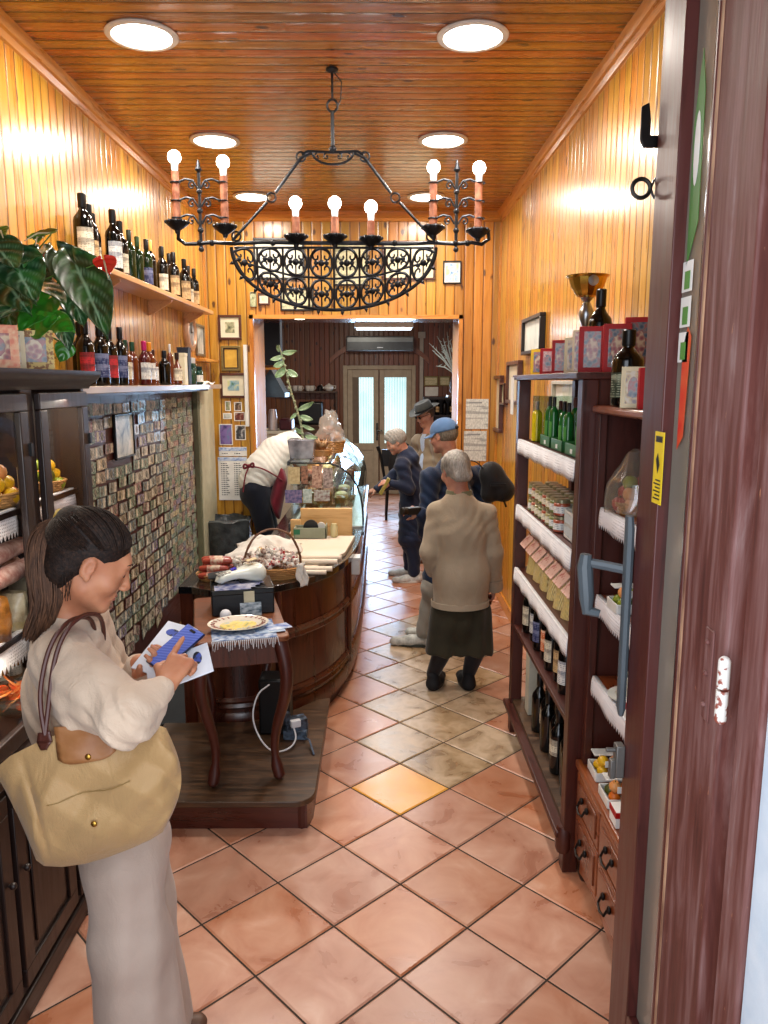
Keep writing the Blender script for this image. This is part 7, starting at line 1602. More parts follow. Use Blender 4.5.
def head_sdf(S, C, fr, s=1.0, female=True, lids=True):
    """head centred on C; fr = (right, forward, up)"""
    R, Fw, U = fr; M = np.stack([R, Fw, U], 1); W = lambda x, y, z: np.array(C) + s * (R * x + Fw * y + U * z)
    S.ell(W(0, -.016, .030), np.array((.074, .094, .084)) * s, .02, M); S.ell(W(0, .026, -.02), np.array((.060, .066, .082)) * s, .03, M)
    S.cap(W(-.040, .01, -.06), W(-.012, .066, -.088), .022 * s, .018 * s, .025); S.cap(W(.040, .01, -.06), W(.012, .066, -.088), .022 * s, .018 * s, .025); S.ell(W(0, .072, -.086), np.array((.020, .018, .018)) * s, .02, M)
    S.cap(W(-.030, .072, .034), W(.030, .072, .034), .014 * s, .014 * s, .02)
    for e in (-1, 1):
        S.ell(W(e * .031, .098, .012), np.array((.020, .016, .013)) * s, .014, M, sub=True); S.ell(W(e * .031, .070, .012), np.array((.016, .014, .014)) * s, .008, M)
        S.ell(W(e * .042, .056, -.026), np.array((.024, .022, .022)) * s, .025, M)
    S.cap(W(0, .084, .016), W(0, .107, -.022), .0075 * s, .0100 * s, .010); S.ell(W(-.011, .100, -.027), np.array((.008, .010, .007)) * s, .006, M); S.ell(W(.011, .100, -.027), np.array((.008, .010, .007)) * s, .006, M)
    S.ell(W(0, .086, -.050), np.array((.022, .011, .0065)) * s, .006, M); S.ell(W(0, .084, -.0605), np.array((.019, .011, .0075)) * s, .006, M); S.cap(W(-.02, .100, -.0555), W(.02, .100, -.0555), .0018 * s, .0018 * s, .003, sub=True)
    for e in (-1, 1):
        S.ell(W(e * .075, -.006, -.004), np.array((.009, .017, .028)) * s, .005, M); S.ell(W(e * .085, -.003, -.001), np.array((.008, .009, .018)) * s, .003, M, sub=True); S.ell(W(e * .075, .004, -.028), np.array((.007, .008, .009)) * s, .005, M)
    return W
def add_face(W, fr, s, root, skin, iris='#3a2a1c', down=True, lash=True, brow='#241a14'):
    R, Fw, U = fr
    for e in (-1, 1):
        if not down:
            q = MB(); q.sphere(W(e * .031, .0745, .012), .0115 * s); eo = q.build('eye', mat('eye white', '#d8d4cc', .2), root); q = MB(); q.sphere(W(e * .031, .0835, .011), .0048 * s); q.build('iris', mat('iris ' + iris, iris, .2), eo)
        pts = [Vector(W(e * (.018 + .026 * k / 6), .0865 - .010 * (k / 6) ** 2, .007 - .0035 * math.sin(k / 6 * PI))) for k in range(7)]
        q = MB(); q.tube(pts, .0013 * s, 5); q.build('eyelashes', mat('dark lashes', '#15100d', .6), root)
        pts = [Vector(W(e * (.014 + .034 * k / 6), .0905 - .014 * (k / 6) ** 2, .0345 + .005 * math.sin(k / 6 * PI))) for k in range(7)]
        q = MB(); q.tube(pts, [.0018 * s, .0028 * s, .003 * s, .003 * s, .0026 * s, .002 * s, .001 * s], 6, flat=.6); q.build('eyebrow', mat('brow ' + brow, brow, .8), root)
    q = MB(); q.sphere(W(0, .0925, -.0505), (.5, .5, .5), 12, 6); q.v = []; q.f = []; q.mi = []
    M = Matrix((R, Fw, U)).transposed()
    for z, w_ in ((-.0505, .0185), (-.0605, .0165)):
        q.sphere(W(0, .0885, z), (w_ * s, .0098 * s, .0052 * s), 14, 7, rot=M)
    q.build('lips', mat('lips', '#a05a4c', .4), root)
def hand_sdf(S, wr, d, n, s=1.0, side=1, curl=(.35, .45, .55, .65), spread=.06, thumb=.6, tips=None, r=1.0):
    """wrist, direction of the fingers, palm normal (where the fingers curl); side=+1 puts the thumb along +cross(d,n)"""
    wr = np.array(wr, float); d = np.array(d, float); d /= np.linalg.norm(d); n = np.array(n, float); n -= d * (n @ d); n /= np.linalg.norm(n); w = np.cross(d, n) * side
    for k in (-.022, 0, .022): S.cap(wr + w * k * .6 * s, wr + (d * .078 + w * k * 1.15) * s, .0155 * s, .0135 * s, .012)
    L = (.070, .078, .072, .056); out = []
    for i in range(4):
        b = wr + (d * (.083 - .004 * abs(i - 1)) + w * (.030 - .0195 * i)) * s; a = spread * (1.2 - i); dd = d * math.cos(a) + w * math.sin(a); p = b; ang = 0; c = curl[i]
        for j, f in enumerate((.46, .30, .24)):
            ang += c * (1.0, 1.2, .9)[j]; v = dd * math.cos(ang) + n * math.sin(ang); q = p + v * L[i] * f * s; S.cap(p, q, (.0092 - .0009 * j) * s * r, (.0084 - .0009 * j) * s * r, .004); p = q
        out.append(p)
    b = wr + (d * .022 + w * .026) * s; v1 = d * .62 + w * .70 + n * .30; v1 /= np.linalg.norm(v1); p1 = b + v1 * .040 * s; v2 = d * .85 + w * .25 * (1 - thumb) + n * thumb * .75; v2 /= np.linalg.norm(v2); p2 = p1 + v2 * .032 * s; p3 = p2 + (v2 * .9 + n * .3) * .024 * s
    S.cap(b, p1, .0145 * s, .0115 * s, .012); S.cap(p1, p2, .0112 * s, .0100 * s, .004); S.cap(p2, p3, .0100 * s, .0082 * s, .004)
    return out + [p3]
A_ = np.array
def V(*a): return np.array(a, float)
def hair_cap(S, W, s, fr, vol=.008, front=.052, low=-.05, back=None):
    R, Fw, U = fr; M = np.stack([R, Fw, U], 1)
    S.ell(W(0, -.018, .032), (V(.074, .094, .084) + vol) * s, .02, M)
    return M
# ================================================================== WOMAN WITH THE TOTE BAG
fw = V(math.cos(math.radians(12)), math.sin(math.radians(12)), 0); rt = V(fw[1], -fw[0], 0); up = V(0, 0, 1)
wm = thing('person', 'woman with dark ponytail, beige shirt and wide beige trousers looking down at her phone', 'person', (-.68, 1.92, 0))
HC = V(*ony(90, 561, 1.90)); fr = frame3(V(math.cos(math.radians(22)), math.sin(math.radians(22)), 0), pitch=math.radians(31)); HS = 1.04
B = SDF(.0046); W = head_sdf(B, HC, fr, HS)
neckb = V(*ony(68, 624, 1.93)); chest = V(*ony(75, 690, 1.95)); waist = V(*ony(98, 780, 1.94)); pel = V(*ony(126, 842, 1.93))
B.cap(W(0, -.03, -.045), neckb, .050, .055, .03)
shR = neckb + rt * .155 + V(0, 0, -.045) + fw * .01; shL = neckb - rt * .155 + V(0, 0, -.045) + fw * .01
elR = V(*ony(126, 722, 1.62)); wrR = V(*ony(165, 686, 1.74)); elL = shL + V(.10, .02, -.26); wrL = V(*ony(139, 663, 1.965))
B.cap(neckb, chest, .07, .10, .04, (fw, .8)); B.cap(chest, waist, .11, .10, .05, (fw, .75)); B.cap(waist, pel, .10, .12, .05, (fw, .8)); B.cap(neckb, shR, .045, .05, .03); B.cap(neckb, shL, .045, .05, .03)
B.cap(shR, elR, .046, .036, .02); B.cap(elR, wrR, .034, .0235, .02); B.cap(shL, elL, .046, .036, .02); B.cap(elL, wrL, .034, .0235, .02)
for sg in (1, -1):
    hip = pel + rt * .075 * sg + V(0, 0, -.05); kn = V(pel[0] + .012, pel[1], .46) + rt * .08 * sg; an = V(-.675, 1.93, .085) + rt * .085 * sg
    B.cap(hip, kn, .08, .05, .03); B.cap(kn, an, .05, .032, .02); B.cap(an + V(0, 0, -.045), an + fw * .13 + V(0, 0, -.055), .032, .026, .02, (up, .8))
# hands: the near hand points at the screen, the far one holds phone and leaflets
dR = V(*ony(186, 652, 1.82)) - wrR; dR /= np.linalg.norm(dR)
nR = V(.1, .62, -.5)
tipR = hand_sdf(B, wrR + dR * .005, dR, nR, .93, side=1, curl=(.06, .85, .98, 1.02), spread=.05, thumb=.95)
dL = V(*ony(166, 652, 1.93)) - wrL; dL /= np.linalg.norm(dL)
hand_sdf(B, wrL + V(0, 0, -.012), dL + V(0, -.15, -.12), V(-.1, -.35, .9), .9, side=1, curl=(.62, .66, .7, .74), spread=.04, thumb=.55)
body = sdf_obj(B, 'body', SK_w, wm, sm=2)
add_face(W, fr, HS, body, SK_w)
# hair
hb = hairmat('dark brown hair', '#0c0706', '#1c110c', '#38241a', (1, 1, 1)); R_, F_, U_ = fr; M_ = np.stack([R_, F_, U_], 1)
H = SDF(.006); H.ell(W(0, -.020, .034), (V(.078, .099, .088)) * HS, .02, M_); H.ell(W(0, -.085, .075), V(.026, .03, .026) * HS, .03, M_); H.ell(W(0, -.050, -.035), V(.062, .056, .062) * HS, .03, M_)
H.ell(W(0, .115, -.045), V(.12, .085, .115) * HS, .01, M_, sub=True)
for e in (-1, 1): H.ell(W(e * .084, .006, -.012), V(.022, .027, .040) * HS, .008, M_, sub=True)
H.ell(W(0, .075, -.100), V(.12, .095, .075) * HS, .012, M_, sub=True)
hw_ = lambda X, Y, Z: .0004 * np.sin(((X - HC[0]) * U_[0] + (Y - HC[1]) * U_[1] + (Z - HC[2]) * U_[2]) * 260 + 40 * ((X - HC[0]) * F_[0] + (Y - HC[1]) * F_[1] + (Z - HC[2]) * F_[2])) 
sdf_obj(H, 'hair', hb, body, hw_, sm=1)
tie = V(*ony(66, 521, 1.92))
def strands(start, end, n_, jit, seed, rad=.0013, lift=1.035):
    rs_ = random.Random(seed); q = MB(); ce = W(0, -.020, .034); rad3 = V(.078, .099, .088) * HS
    e_ = M_.T @ (end - ce) / rad3; e_ /= np.linalg.norm(e_)
    for k in range(n_):
        s_ = V(*start(rs_)) ; s_ /= np.linalg.norm(s_); om = math.acos(max(-1, min(1, float(s_ @ e_)))); pts = []; l0 = lift + rs_.uniform(-.012, .012)
        for i in range(11):
            f = i / 10; d_ = (math.sin((1 - f) * om) * s_ + math.sin(f * om) * e_) / max(1e-4, math.sin(om)); pts.append(ce + M_ @ (d_ * rad3 * (l0 + .012 * math.sin(f * PI) * rs_.uniform(.2, 1.4) - (.03 if i == 0 else 0))))
        q.tube(pts, [rad * .5] + [rad] * 9 + [rad * .6], 4)
    return q
def hl(rs_):
    a = rs_.uniform(-1, 1); 
    if rs_.random() < .62: return (math.sin(a * 1.35) * .95, math.cos(a * 1.35) * .78, .42 - .30 * abs(a) ** 1.5)
    sg_ = 1 if rs_.random() < .75 else -1; g_ = rs_.random(); return (sg_ * (.95 - .25 * g_), -.05 - .75 * g_, -.02 - .55 * g_ + .25 * rs_.random())
strands(hl, tie, 520, .1, 3).build('hair_strands', hairmat('dark hair strands', '#0c0706', '#20140e', '#402c20', (1, 1, 1)), body, angle=60); tdir = V(-.8, .0, .35)
q = MB(); rr = random.Random(5); tail = [tie, V(*ony(54, 520, 1.90)), V(*ony(45, 538, 1.87)), V(*ony(45, 572, 1.85)), V(*ony(48, 602, 1.845)), V(*ony(34, 636, 1.84))]
wd = [.016, .030, .044, .048, .040, .007]
for k in range(230):
    a = rr.uniform(0, 2 * PI); f = math.sqrt(rr.random()); pts = []; stop = rr.choice((4, 5, 5, 5)); ph = rr.uniform(0, 6); dv = rr.uniform(.5, 1.3)
    for i in range(stop + 1):
        w_ = wd[i] * (1 if i < 5 else 1 + 3 * dv); o = V(math.cos(a) * w_ * f, math.sin(a) * w_ * f * .8, 0) + V(.003 * math.sin(ph + i * 1.4), 0, .002 * math.cos(ph + i)); pts.append(tail[i] + o + (V(0, 0, rr.uniform(-.015, .01)) if i == stop else 0))
    q.tube(smooth3(pts, 2), [.0022] * (len(smooth3(pts, 2)) - 1) + [.0006], 4)
q.build('ponytail', hairmat('ponytail hair', '#2a1a12', '#4a3020', '#6c4a34', (1, 1, .12)), body, angle=60)
tb_ = tie + V(.0, -.022, .010); q = MB(); q.sphere(tb_ + V(-.003, 0, .0), (.018, .024, .022), 14, 8); q.lathe([(.020, -.010), (.026, -.004), (.027, .004), (.020, .010)], tuple(tb_), 14, rot=Matrix.Rotation(1.2, 3, 'Y')); q.build('hair_band', mat('yellow hair band', '#b8983c', .6, bump=.4), body)
q = MB()
for k in range(9):
    p0 = W(.070 + .004 * rr.random(), -.02 - .03 * rr.random(), -.045 + .02 * rr.random()); p1 = W(.060, -.02 + .02 * rr.random(), -.085 - .02 * rr.random()); q.tube([p0, (p0 + p1) / 2 + R_ * .004, p1], .0009, 4)
q.build('loose_strands', hb, body)
# shirt
SH = cloth('beige linen shirt', '#c6b19c', '#b9a28c', 260, .55)
T = SDF(.0072)
T.cap(neckb + V(0, 0, .02), neckb + V(0, 0, -.03), .066, .088, .02); T.cap(neckb + V(0, 0, -.045), chest, .085, .135, .05, (fw, .85)); T.cap(chest, waist + fw * -.015, .142, .150, .06, (fw, .82)); T.cap(waist - fw * .02, waist + V(0, 0, -.10) + fw * 0, .150, .155, .05, (fw, .82))
T.cap(neckb + V(0, 0, -.03), shR, .06, .068, .04); T.cap(neckb + V(0, 0, -.03), shL, .06, .068, .04)
T.cap(shR, elR + V(0, 0, .02), .072, .062, .03); T.cap(elR, elR + (wrR - elR) * .45, .058, .050, .03); T.cap(elR + (wrR - elR) * .4, elR + (wrR - elR) * .86, .050, .034, .02)
T.cap(chest + rt * .07, (shR + elR) / 2 + V(-.02, .02, -.04), .085, .075, .06); T.cap(shL, elL, .068, .062, .03); T.cap(elL, elL + (wrL - elL) * .88, .058, .036, .02); T.cap(waist + rt * .05 + V(0, 0, .04), elR + V(-.08, .05, .05), .05, .04, .05)
T.ell(neckb + V(.02, 0, .075) + fw * .03, V(.050, .050, .06), .010, sub=True)
def fold(X, Y, Z):
    g = .0050 * np.sin((X * 1.0 + .35 * Z) * 95 + 2.5 * np.sin(Z * 17)) * np.clip((1.30 - Z) * 6, 0, 1) + .0022 * np.sin((Z + X * .6 - Y * .3) * 120 + 3 * np.sin(X * 22)); 
    d = np.sqrt((X - elR[0] - .02) ** 2 + (Y - elR[1]) ** 2 + (Z - elR[2] - .03) ** 2); return g + .004 * np.sin((Z * .7 + X * .72) * 260) * np.exp(-(d / .09) ** 2)
T.cut(waist + V(0, 0, -.13), (0, 0, -1))
shirt = sdf_obj(T, 'shirt', SH, body, fold, sm=2)
C_ = SDF(.006); cd_ = (wrR - elR) / np.linalg.norm(wrR - elR); C_.cap(elR + (wrR - elR) * .80, elR + (wrR - elR) * .97, .036, .031, .01); C_.cut(elR + (wrR - elR) * .99, cd_); C_.cut(elR + (wrR - elR) * .78, -cd_); sdf_obj(C_, 'cuff', SH, shirt)
C_ = SDF(.006); cl_ = (wrL - elL) / np.linalg.norm(wrL - elL); C_.cap(elL + (wrL - elL) * .80, elL + (wrL - elL) * .97, .038, .033, .01); C_.cut(elL + (wrL - elL) * .99, cl_); C_.cut(elL + (wrL - elL) * .78, -cl_); sdf_obj(C_, 'cuff', SH, shirt)
q = MB(); n = 30; rings_ = []
for r_, z_ in ((.062, .010), (.064, .046), (.067, .048), (.068, .008)): rings_.append([tuple(neckb + V(.012, 0, z_ + .012) + fw * (math.cos(2*PI*i/n) * r_ * .98) + rt * (math.sin(2*PI*i/n) * r_) + V(0, 0, -.016 * math.cos(2*PI*i/n))) for i in range(n)])
q.rings(rings_, loop=True); q.build('collar', SH, shirt)
# trousers
TM = cloth('pale beige trousers', '#b8a496', '#aa9688', 300, .35); TR_ = SDF(.0085)
TR_.cap(waist + V(0, 0, -.06), pel, .115, .135, .05, (fw, .88))
for sg in (1, -1):
    hip = pel + rt * .065 * sg + V(0, 0, -.04); kn = V(pel[0] + .006, pel[1], .46) + rt * .075 * sg; an = V(-.668, 1.93, .03) + rt * .09 * sg; TR_.cap(hip, kn, .098, .104, .05, (fw, 1.0)); TR_.cap(kn, an, .104, .124, .04, (fw, 1.02))
TR_.cut(V(0, 0, .035), (0, 0, -1))
sdf_obj(TR_, 'trousers', TM, body, lambda X, Y, Z: .0045 * np.sin((X * .8 + Y * .5) * 70 + 1.6 * np.sin(Z * 7)) * np.clip((.9 - Z) * 3, 0, 1), sm=2)
for sg in (1, -1):
    an = V(-.675, 1.93, .0) + rt * .085 * sg; S_ = SDF(.007); S_.cap(an + V(-.02, 0, .034), an + fw * .14 + V(0, 0, .030), .036, .032, .02, (up, .8)); S_.cut(V(0, 0, .004), (0, 0, -1)); sdf_obj(S_, 'shoe', mat('brown leather shoe', '#5c4030', .5), body)
# phone and leaflets
pc_ = V(*ony(176, 648, 1.915)); pd = V(*ony(195, 634, 1.955)) - V(*ony(157, 668, 1.875)); pd /= np.linalg.norm(pd); pn = V(-.15, -.50, .85); pn -= pd * (pn @ pd); pn /= np.linalg.norm(pn); pw = np.cross(pd, pn)
PM = Matrix(((pw[0], pd[0], pn[0], pc_[0]), (pw[1], pd[1], pn[1], pc_[1]), (pw[2], pd[2], pn[2], pc_[2]), (0, 0, 0, 1)))
ph = thing('smartphone', 'smartphone with a lit blue screen in the hands of the woman with the ponytail', 'phone', tuple(pc_))
q = MB(); q.box((0, 0, 0), (.072, .148, .008)); q.xf(PM); q.build('case', mat('navy phone case', '#141c3c', .3), ph, bevel=.004)
q = MB(); q.box((0, 0, .0045), (.066, .140, .001)); q.xf(PM); sc = NT('lit phone screen'); ln = sc.rng(sc.wave(sc.coord(), 70, 0, 0, 'Z'), .5, .8); sc.set(col=sc.mix(ln, '#4c5ca0', '#5c6cb0'), ecol=sc.mix(ln, '#46549c', '#5c6cb0'), es=.3, rough=.2); so = q.build('screen', sc.m, ph)
q = MB(); q.box((0, .060, .0054), (.020, .007, .001)); q.xf(PM); q.build('camera_notch', black_pl, so)
def LM(off, rz): return Matrix.Translation(Vector(pc_ + off)) @ Matrix(((pw[0], pd[0], pn[0], 0), (pw[1], pd[1], pn[1], 0), (pw[2], pd[2], pn[2], 0), (0, 0, 0, 1))) @ Matrix.Rotation(rz, 4, 'Z')
lf = thing('leaflet', 'open white leaflet with blue flower prints held under the phone', 'leaflet', tuple(pc_ - pn * .012))
for k, (dx, dy, rz, th_) in enumerate(((.050, -.035, -.55, 0), (-.040, -.012, .25, .003))):
    q = MB(); q.box((0, 0, 0), (.10, .165, .005)); q.xf(LM(-pn * (.012 + th_) + pw * dx + pd * dy, rz)); pg = q.build('page', mat('blueish white paper', '#d8dce4', .5), lf, bevel=.001)
    q = MB()
    for (cx_, cy_, r1, r2) in ((-.01, .05, .022, .012), (.02, .035, .016, .010), (.0, -.02, .026, .014), (.03, -.05, .014, .018), (-.03, -.01, .012, .012)): 
        m_ = 12; q.add([(cx_ + r1 * math.cos(2*PI*i/m_), cy_ + r2 * math.sin(2*PI*i/m_), .0028) for i in range(m_)], [tuple(range(m_))])
    q.xf(LM(-pn * (.012 + th_) + pw * dx + pd * dy, rz)); q.build('flower_print', mat('blue print', '#3c50a0', .6, col2=lin('#20242c'), scale=50, contrast=(.45, .55)), pg)
# ---- tote bag
TG = cloth('tan nylon', '#ab8a5e', '#9a794e', 420, .5, .5, 4); LT = mat('tan leather flap', '#85542e', .5, col2=lin('#96663c'), scale=12, bump=.2); LH = mat('dark brown leather', '#4a241c', .4, bump=.2)
bag = thing('tote_bag', 'large tan nylon tote bag with brown leather flap hanging from the woman\'s shoulder', 'bag', (-.69, 1.68, .8))
topc = [(-6, 770), (10, 756), (34, 744), (60, 733), (90, 727), (120, 727), (150, 722), (166, 728)]
botc = [(36, 860), (44, 866), (62, 867), (84, 864), (106, 858), (130, 849), (150, 840), (163, 832)]
def lerpl(L, u):
    f = u * (len(L) - 1); i = min(len(L) - 2, int(f)); t = f - i; return ((L[i][0] * (1 - t) + L[i+1][0] * t), (L[i][1] * (1 - t) + L[i+1][1] * t))
def bagp(u, v, side):
    a = lerpl(topc, u); b_ = lerpl(botc, u); bul = math.sin(v * PI) * max(0, u - .55) * 2.2 * 17 + math.sin(v * PI) * max(0, .35 - u) * 2.2 * 3
    px, py = a[0] * (1 - v) + b_[0] * v + bul, a[1] * (1 - v) + b_[1] * v
    e = (1 - (2 * u - 1) ** 4) ** .5 * ((.25 + .75 * math.sin(min(1, v * 1.05) * PI * .62)) * (1 - v ** 8)) ** .8
    t = .058 * max(0, e)
    tri = lambda x: abs((x / PI) % 2 - 1) * 2 - 1; wrk = .010 * tri(u * 12 + 7 * v) * math.sin(v * PI) + .012 * tri(u * 15 - v * 11 + 1) * (u * .8 + .3) * math.sin(v * PI) + .004 * tri(u * 31 + v * 23) * u - .012 * max(0, 1 - abs(u - .20) / .03) * math.sin(v * PI)
    Y = 1.668 - side * (t + (wrk if e > .25 else 0)); return ony(px, py, Y)
q = MB(); nu, nv = 56, 40; ring = []
for j in range(nv + 1):
    v = j / nv; ring.append([tuple(bagp(i / nu, v, 1)) for i in range(nu + 1)] + [tuple(bagp(i / nu, v, -1)) for i in range(nu, -1, -1)])
q.rings(ring, caps=(True, True)); q.build('bag_body', TG, bag, angle=75)
def onbag(px, py, off=.004):
    """point just in front of the near face of the bag"""
    best = None
    for i in range(0, 57, 2):
        for j in range(0, 41, 2):
            p = ring[j][i]; d = ray(px, py); X = d[0] / d[1] * p[1]; Z = CZ + d[2] / d[1] * p[1]; e = (X - p[0]) ** 2 + (Z - p[2]) ** 2
            if best is None or e < best[0]: best = (e, p[1])
    return Vector(ony(px, py, best[1] - off))
def patch(quad, nu=10, nv=8, off=.004, rnd_=.0):
    q = MB(); (a, b_, c, d) = quad
    q.grid(lambda u, v: onbag((a[0]*(1-u)+b_[0]*u)*(1-v) + (d[0]*(1-u)+c[0]*u)*v, (a[1]*(1-u)+b_[1]*u)*(1-v) + (d[1]*(1-u)+c[1]*u)*v - rnd_ * (abs(2*u-1) ** 4) * v, off), nu, nv); return q
fl_ = patch(((54, 727), (113, 725), (116, 758), (58, 767)), 10, 8, .006, 7).build('leather_flap', LT, bag, solid=.003, angle=70)
for (px, py), pr_, nm in (((88, 757), fl_, 'snap_button'), ((94, 824), bag, 'stud')):
    p = onbag(px, py, .009); q = MB(); q.sphere(p, (.0075, .004, .0075), 12, 6); q.build(nm, brass, pr_)
tb = patch(((38, 733), (50, 731), (52, 742), (37, 742)), 4, 4, .006); tb2 = patch(((37, 742), (52, 742), (46, 750), (41, 750)), 4, 3, .006)
o = len(tb.v); tb.v += tb2.v; tb.f += [tuple(i + o for i in f) for f in tb2.f]; tb.mi += tb2.mi; tbo = tb.build('strap_tab', LH, bag, solid=.004)
sm_ = [onbag(40 + k * 9, 806 - k * 2.4 + 2 * math.sin(k), .002) for k in range(11)]; q = MB(); q.tube(sm_, .0012, 5); q.build('seam', mat('seam thread', '#8c7040', .7), bag)
shp = shR + V(-.02, 0, .07)
def strap(off, y0):
    pts = [onbag(45, 735, .008), V(*ony(44, 700, 1.66)), V(*ony(47, 672, 1.68)), V(*ony(54, 645, 1.71)), V(*ony(66, 625, 1.745)), V(*ony(82, 615, 1.80)), V(*ony(98, 617, 1.88)), V(*ony(100, 650, 1.95)), V(*ony(85, 700, 1.93))]
    pts = [np.array(p) + V(off, y0 * .5, off * .3) for p in pts]; pts[0] = np.array(onbag(45, 735, .008))
    q = MB(); q.tube(smooth3(pts, 3), .0058, 8); return q
for k, (a, b_) in enumerate(((-.010, -.004), (.010, .012))): strap(a, b_).build('strap', LH, bag)
# ================================================================== OTHER PEOPLE
def torso(T, nb, ch_, wa, pe, fwd, r=(.08, .13, .125, .14), fl=.75, k=.05):
    T.cap(nb, ch_, r[0], r[1], k, (fwd, fl)); T.cap(ch_, wa, r[1], r[2], k, (fwd, fl)); T.cap(wa, pe, r[2], r[3], k, (fwd, fl + .05))
def folds(a, f1, f2=1.0, ph=0):
    return lambda X, Y, Z: a * np.sin((X * .6 + Y * .3 + Z * f2) * f1 + 2.2 * np.sin(X * 19 + ph) + 1.6 * np.sin(Z * 11))
def shoe(parent, heel, d, m_, L=.27, sole=None, w=.042, h=.05):
    heel = V(*heel); d = V(*d); d /= np.linalg.norm(d); S = SDF(.0085); S.cap(heel + V(0, 0, h * .85) , heel + d * L * .45 + V(0, 0, h * .75), w, w * .95, .03, (up, .95)); S.cap(heel + d * L * .4 + V(0, 0, h * .55), heel + d * (L * .82) + V(0, 0, h * .5), w, w * .92, .03, (up, .8)); S.cap(heel + V(0, 0, h), heel + V(0, 0, h * 1.9), w * .92, w * .85, .02); S.cut(V(0, 0, .006), (0, 0, -1))
    o = sdf_obj(S, 'shoe', m_, parent)
    if sole is not None:
        q = MB(); sd = np.cross(d, up); pts = []
        for k in range(24):
            a = 2 * PI * k / 24; p = heel + d * (L * .40 + L * .52 * math.cos(a)) + sd * (w * 1.08 * math.sin(a) * (1 - .12 * math.cos(a))); pts.append((p[0], p[1]))
        q.prism(pts, .024, lambda a, b_, c: (a, b_, c + .0005)); q.build('sole', sole, o, bevel=.004, fix=True)
    return o
def grow_person(name, label, loc, hc, fr, hs, nb, ch_, wa, pe, fwd, arms, legs, skin, hands, h=.0095, slim=1.0):
    p = thing('person', label, 'person', loc); B = SDF(h); W = head_sdf(B, hc, fr, hs); B.cap(W(0, -.03, -.045), nb, .052, .058, .03); torso(B, nb, ch_, wa, pe, fwd, (.065 * slim, .10 * slim, .095 * slim, .11 * slim))
    for sh_, el, wr_ in arms: B.cap(nb + V(0, 0, -.03), sh_, .045, .045, .03); B.cap(sh_, el, .045, .034, .02); B.cap(el, wr_, .034, .024, .02)
    for hp, kn, an in legs: B.cap(hp, kn, .078, .048, .03); B.cap(kn, an, .048, .030, .02)
    for kw in hands: hand_sdf(B, **kw)
    return p, sdf_obj(B, 'body', skin, p), W
# ---- elderly woman in a beige jacket, seen from behind
f1 = V(-.12, .99, 0); f1 /= np.linalg.norm(f1); r1 = np.cross(f1, up)
Y1 = 4.66; G = lambda px, py, y=Y1: V(*ony(px, py, y))
hc = G(455, 471, 4.64); fr1 = frame3(V(-.42, .9, 0), pitch=math.radians(20)); nb = G(459, 500, 4.62); ch_ = G(461, 530, 4.62); wa = G(461, 575, 4.64); pe = G(460, 610, 4.66)
shl = G(438, 512, 4.64); shr = G(486, 514, 4.64); ell_ = G(429, 552, 4.60); wrl = G(434, 574, 4.78); elr = G(494, 552, 4.66); wrr = G(494, 588, 4.78)
lgs = [(G(447, 612), G(443, 650), V(.345, 4.70, .085)), (G(474, 612), G(476, 650), V(.575, 4.70, .085))]
lady, lb_, W1 = grow_person('person', 'grey-haired woman seen from behind in a beige jacket and dark olive culottes', (.46, 4.66, 0), hc, fr1, 1.0, nb, ch_, wa, pe, f1, [(shl, ell_, wrl), (shr, elr, wrr)], lgs, SK_o,
    [dict(wr=wrr, d=(-.05, .3, -1), n=(-1, .1, 0), s=.85, side=1), dict(wr=wrl, d=(.3, .9, -.2), n=(.9, 0, .2), s=.85, side=1)], h=.008)
R1, F1, U1 = fr1; M1 = np.stack([R1, F1, U1], 1)
H = SDF(.008); H.ell(W1(0, -.018, .030), V(.086, .110, .098), .02, M1); H.cap(W1(-.03, -.075, -.05), W1(.03, -.075, -.05), .035, .035, .03); H.ell(W1(0, .125, -.03), V(.13, .085, .115), .01, M1, sub=True)
for e in (-1, 1): H.ell(W1(e * .085, .010, -.015), V(.02, .030, .036), .008, M1, sub=True)
def greyhair():
    t = NT('grey white hair'); c = t.coord(); g = t.noise(t.mapping(c, sc=(70, 70, 14)), 1.5, 5, .7, .5); big = t.noise(c, 11, 2)
    t.set(col=t.mix(t.rng(big, .45, .7, 0, .8), t.ramp(g, [(.3, '#7c7870'), (.5, '#a09c94'), (.7, '#c4c0b8')]), t.ramp(g, [(.3, '#1c1a18'), (.6, '#4c4844'), (.8, '#8c8880')])), rough=.5); t.bump(g, .6, .005); return t.m
GH = greyhair(); sdf_obj(H, 'hair', GH, lb_, lambda X, Y, Z: .002 * np.sin(X * 240 + Z * 60) , sm=1)
JK = cloth('beige jacket cloth', '#ab9d88', '#9f917b', 280, .5); T = SDF(.0085); T.cap(nb + V(0, 0, .03), nb + V(0, 0, -.02), .062, .085, .03)
torso(T, nb + V(0, 0, -.03), ch_, wa, pe + V(0, 0, .04), f1, (.09, .150, .168, .175), .78, .05)
for a, b_, c in ((shl, ell_, wrl), (shr, elr, wrr)): T.cap(nb + V(0, 0, -.045), a, .062, .062, .05); T.cap(a, b_, .064, .056, .025); T.cap(b_, b_ + (c - b_) * .85, .058, .046, .025)
T.cut(pe + V(0, 0, .035), (0, 0, -1))
def jf(X, Y, Z): 
    return .0025 * np.sin((Z * .8 - (X - .46) * 1.0) * 62 + 2.5 * np.sin(X * 16) + 1.5 * np.sin(Z * 23)) * np.clip((Z - .85) * 5, 0, 1) * np.clip((1.32 - Z) * 6, 0, 1) + .0015 * np.sin(X * 60)
jo = sdf_obj(T, 'jacket', JK, lb_, jf)
cs = cloth('olive shirt collar', '#6c6c50', '#7c7c60', 280, .4); q = MB(); n = 26; rs = []
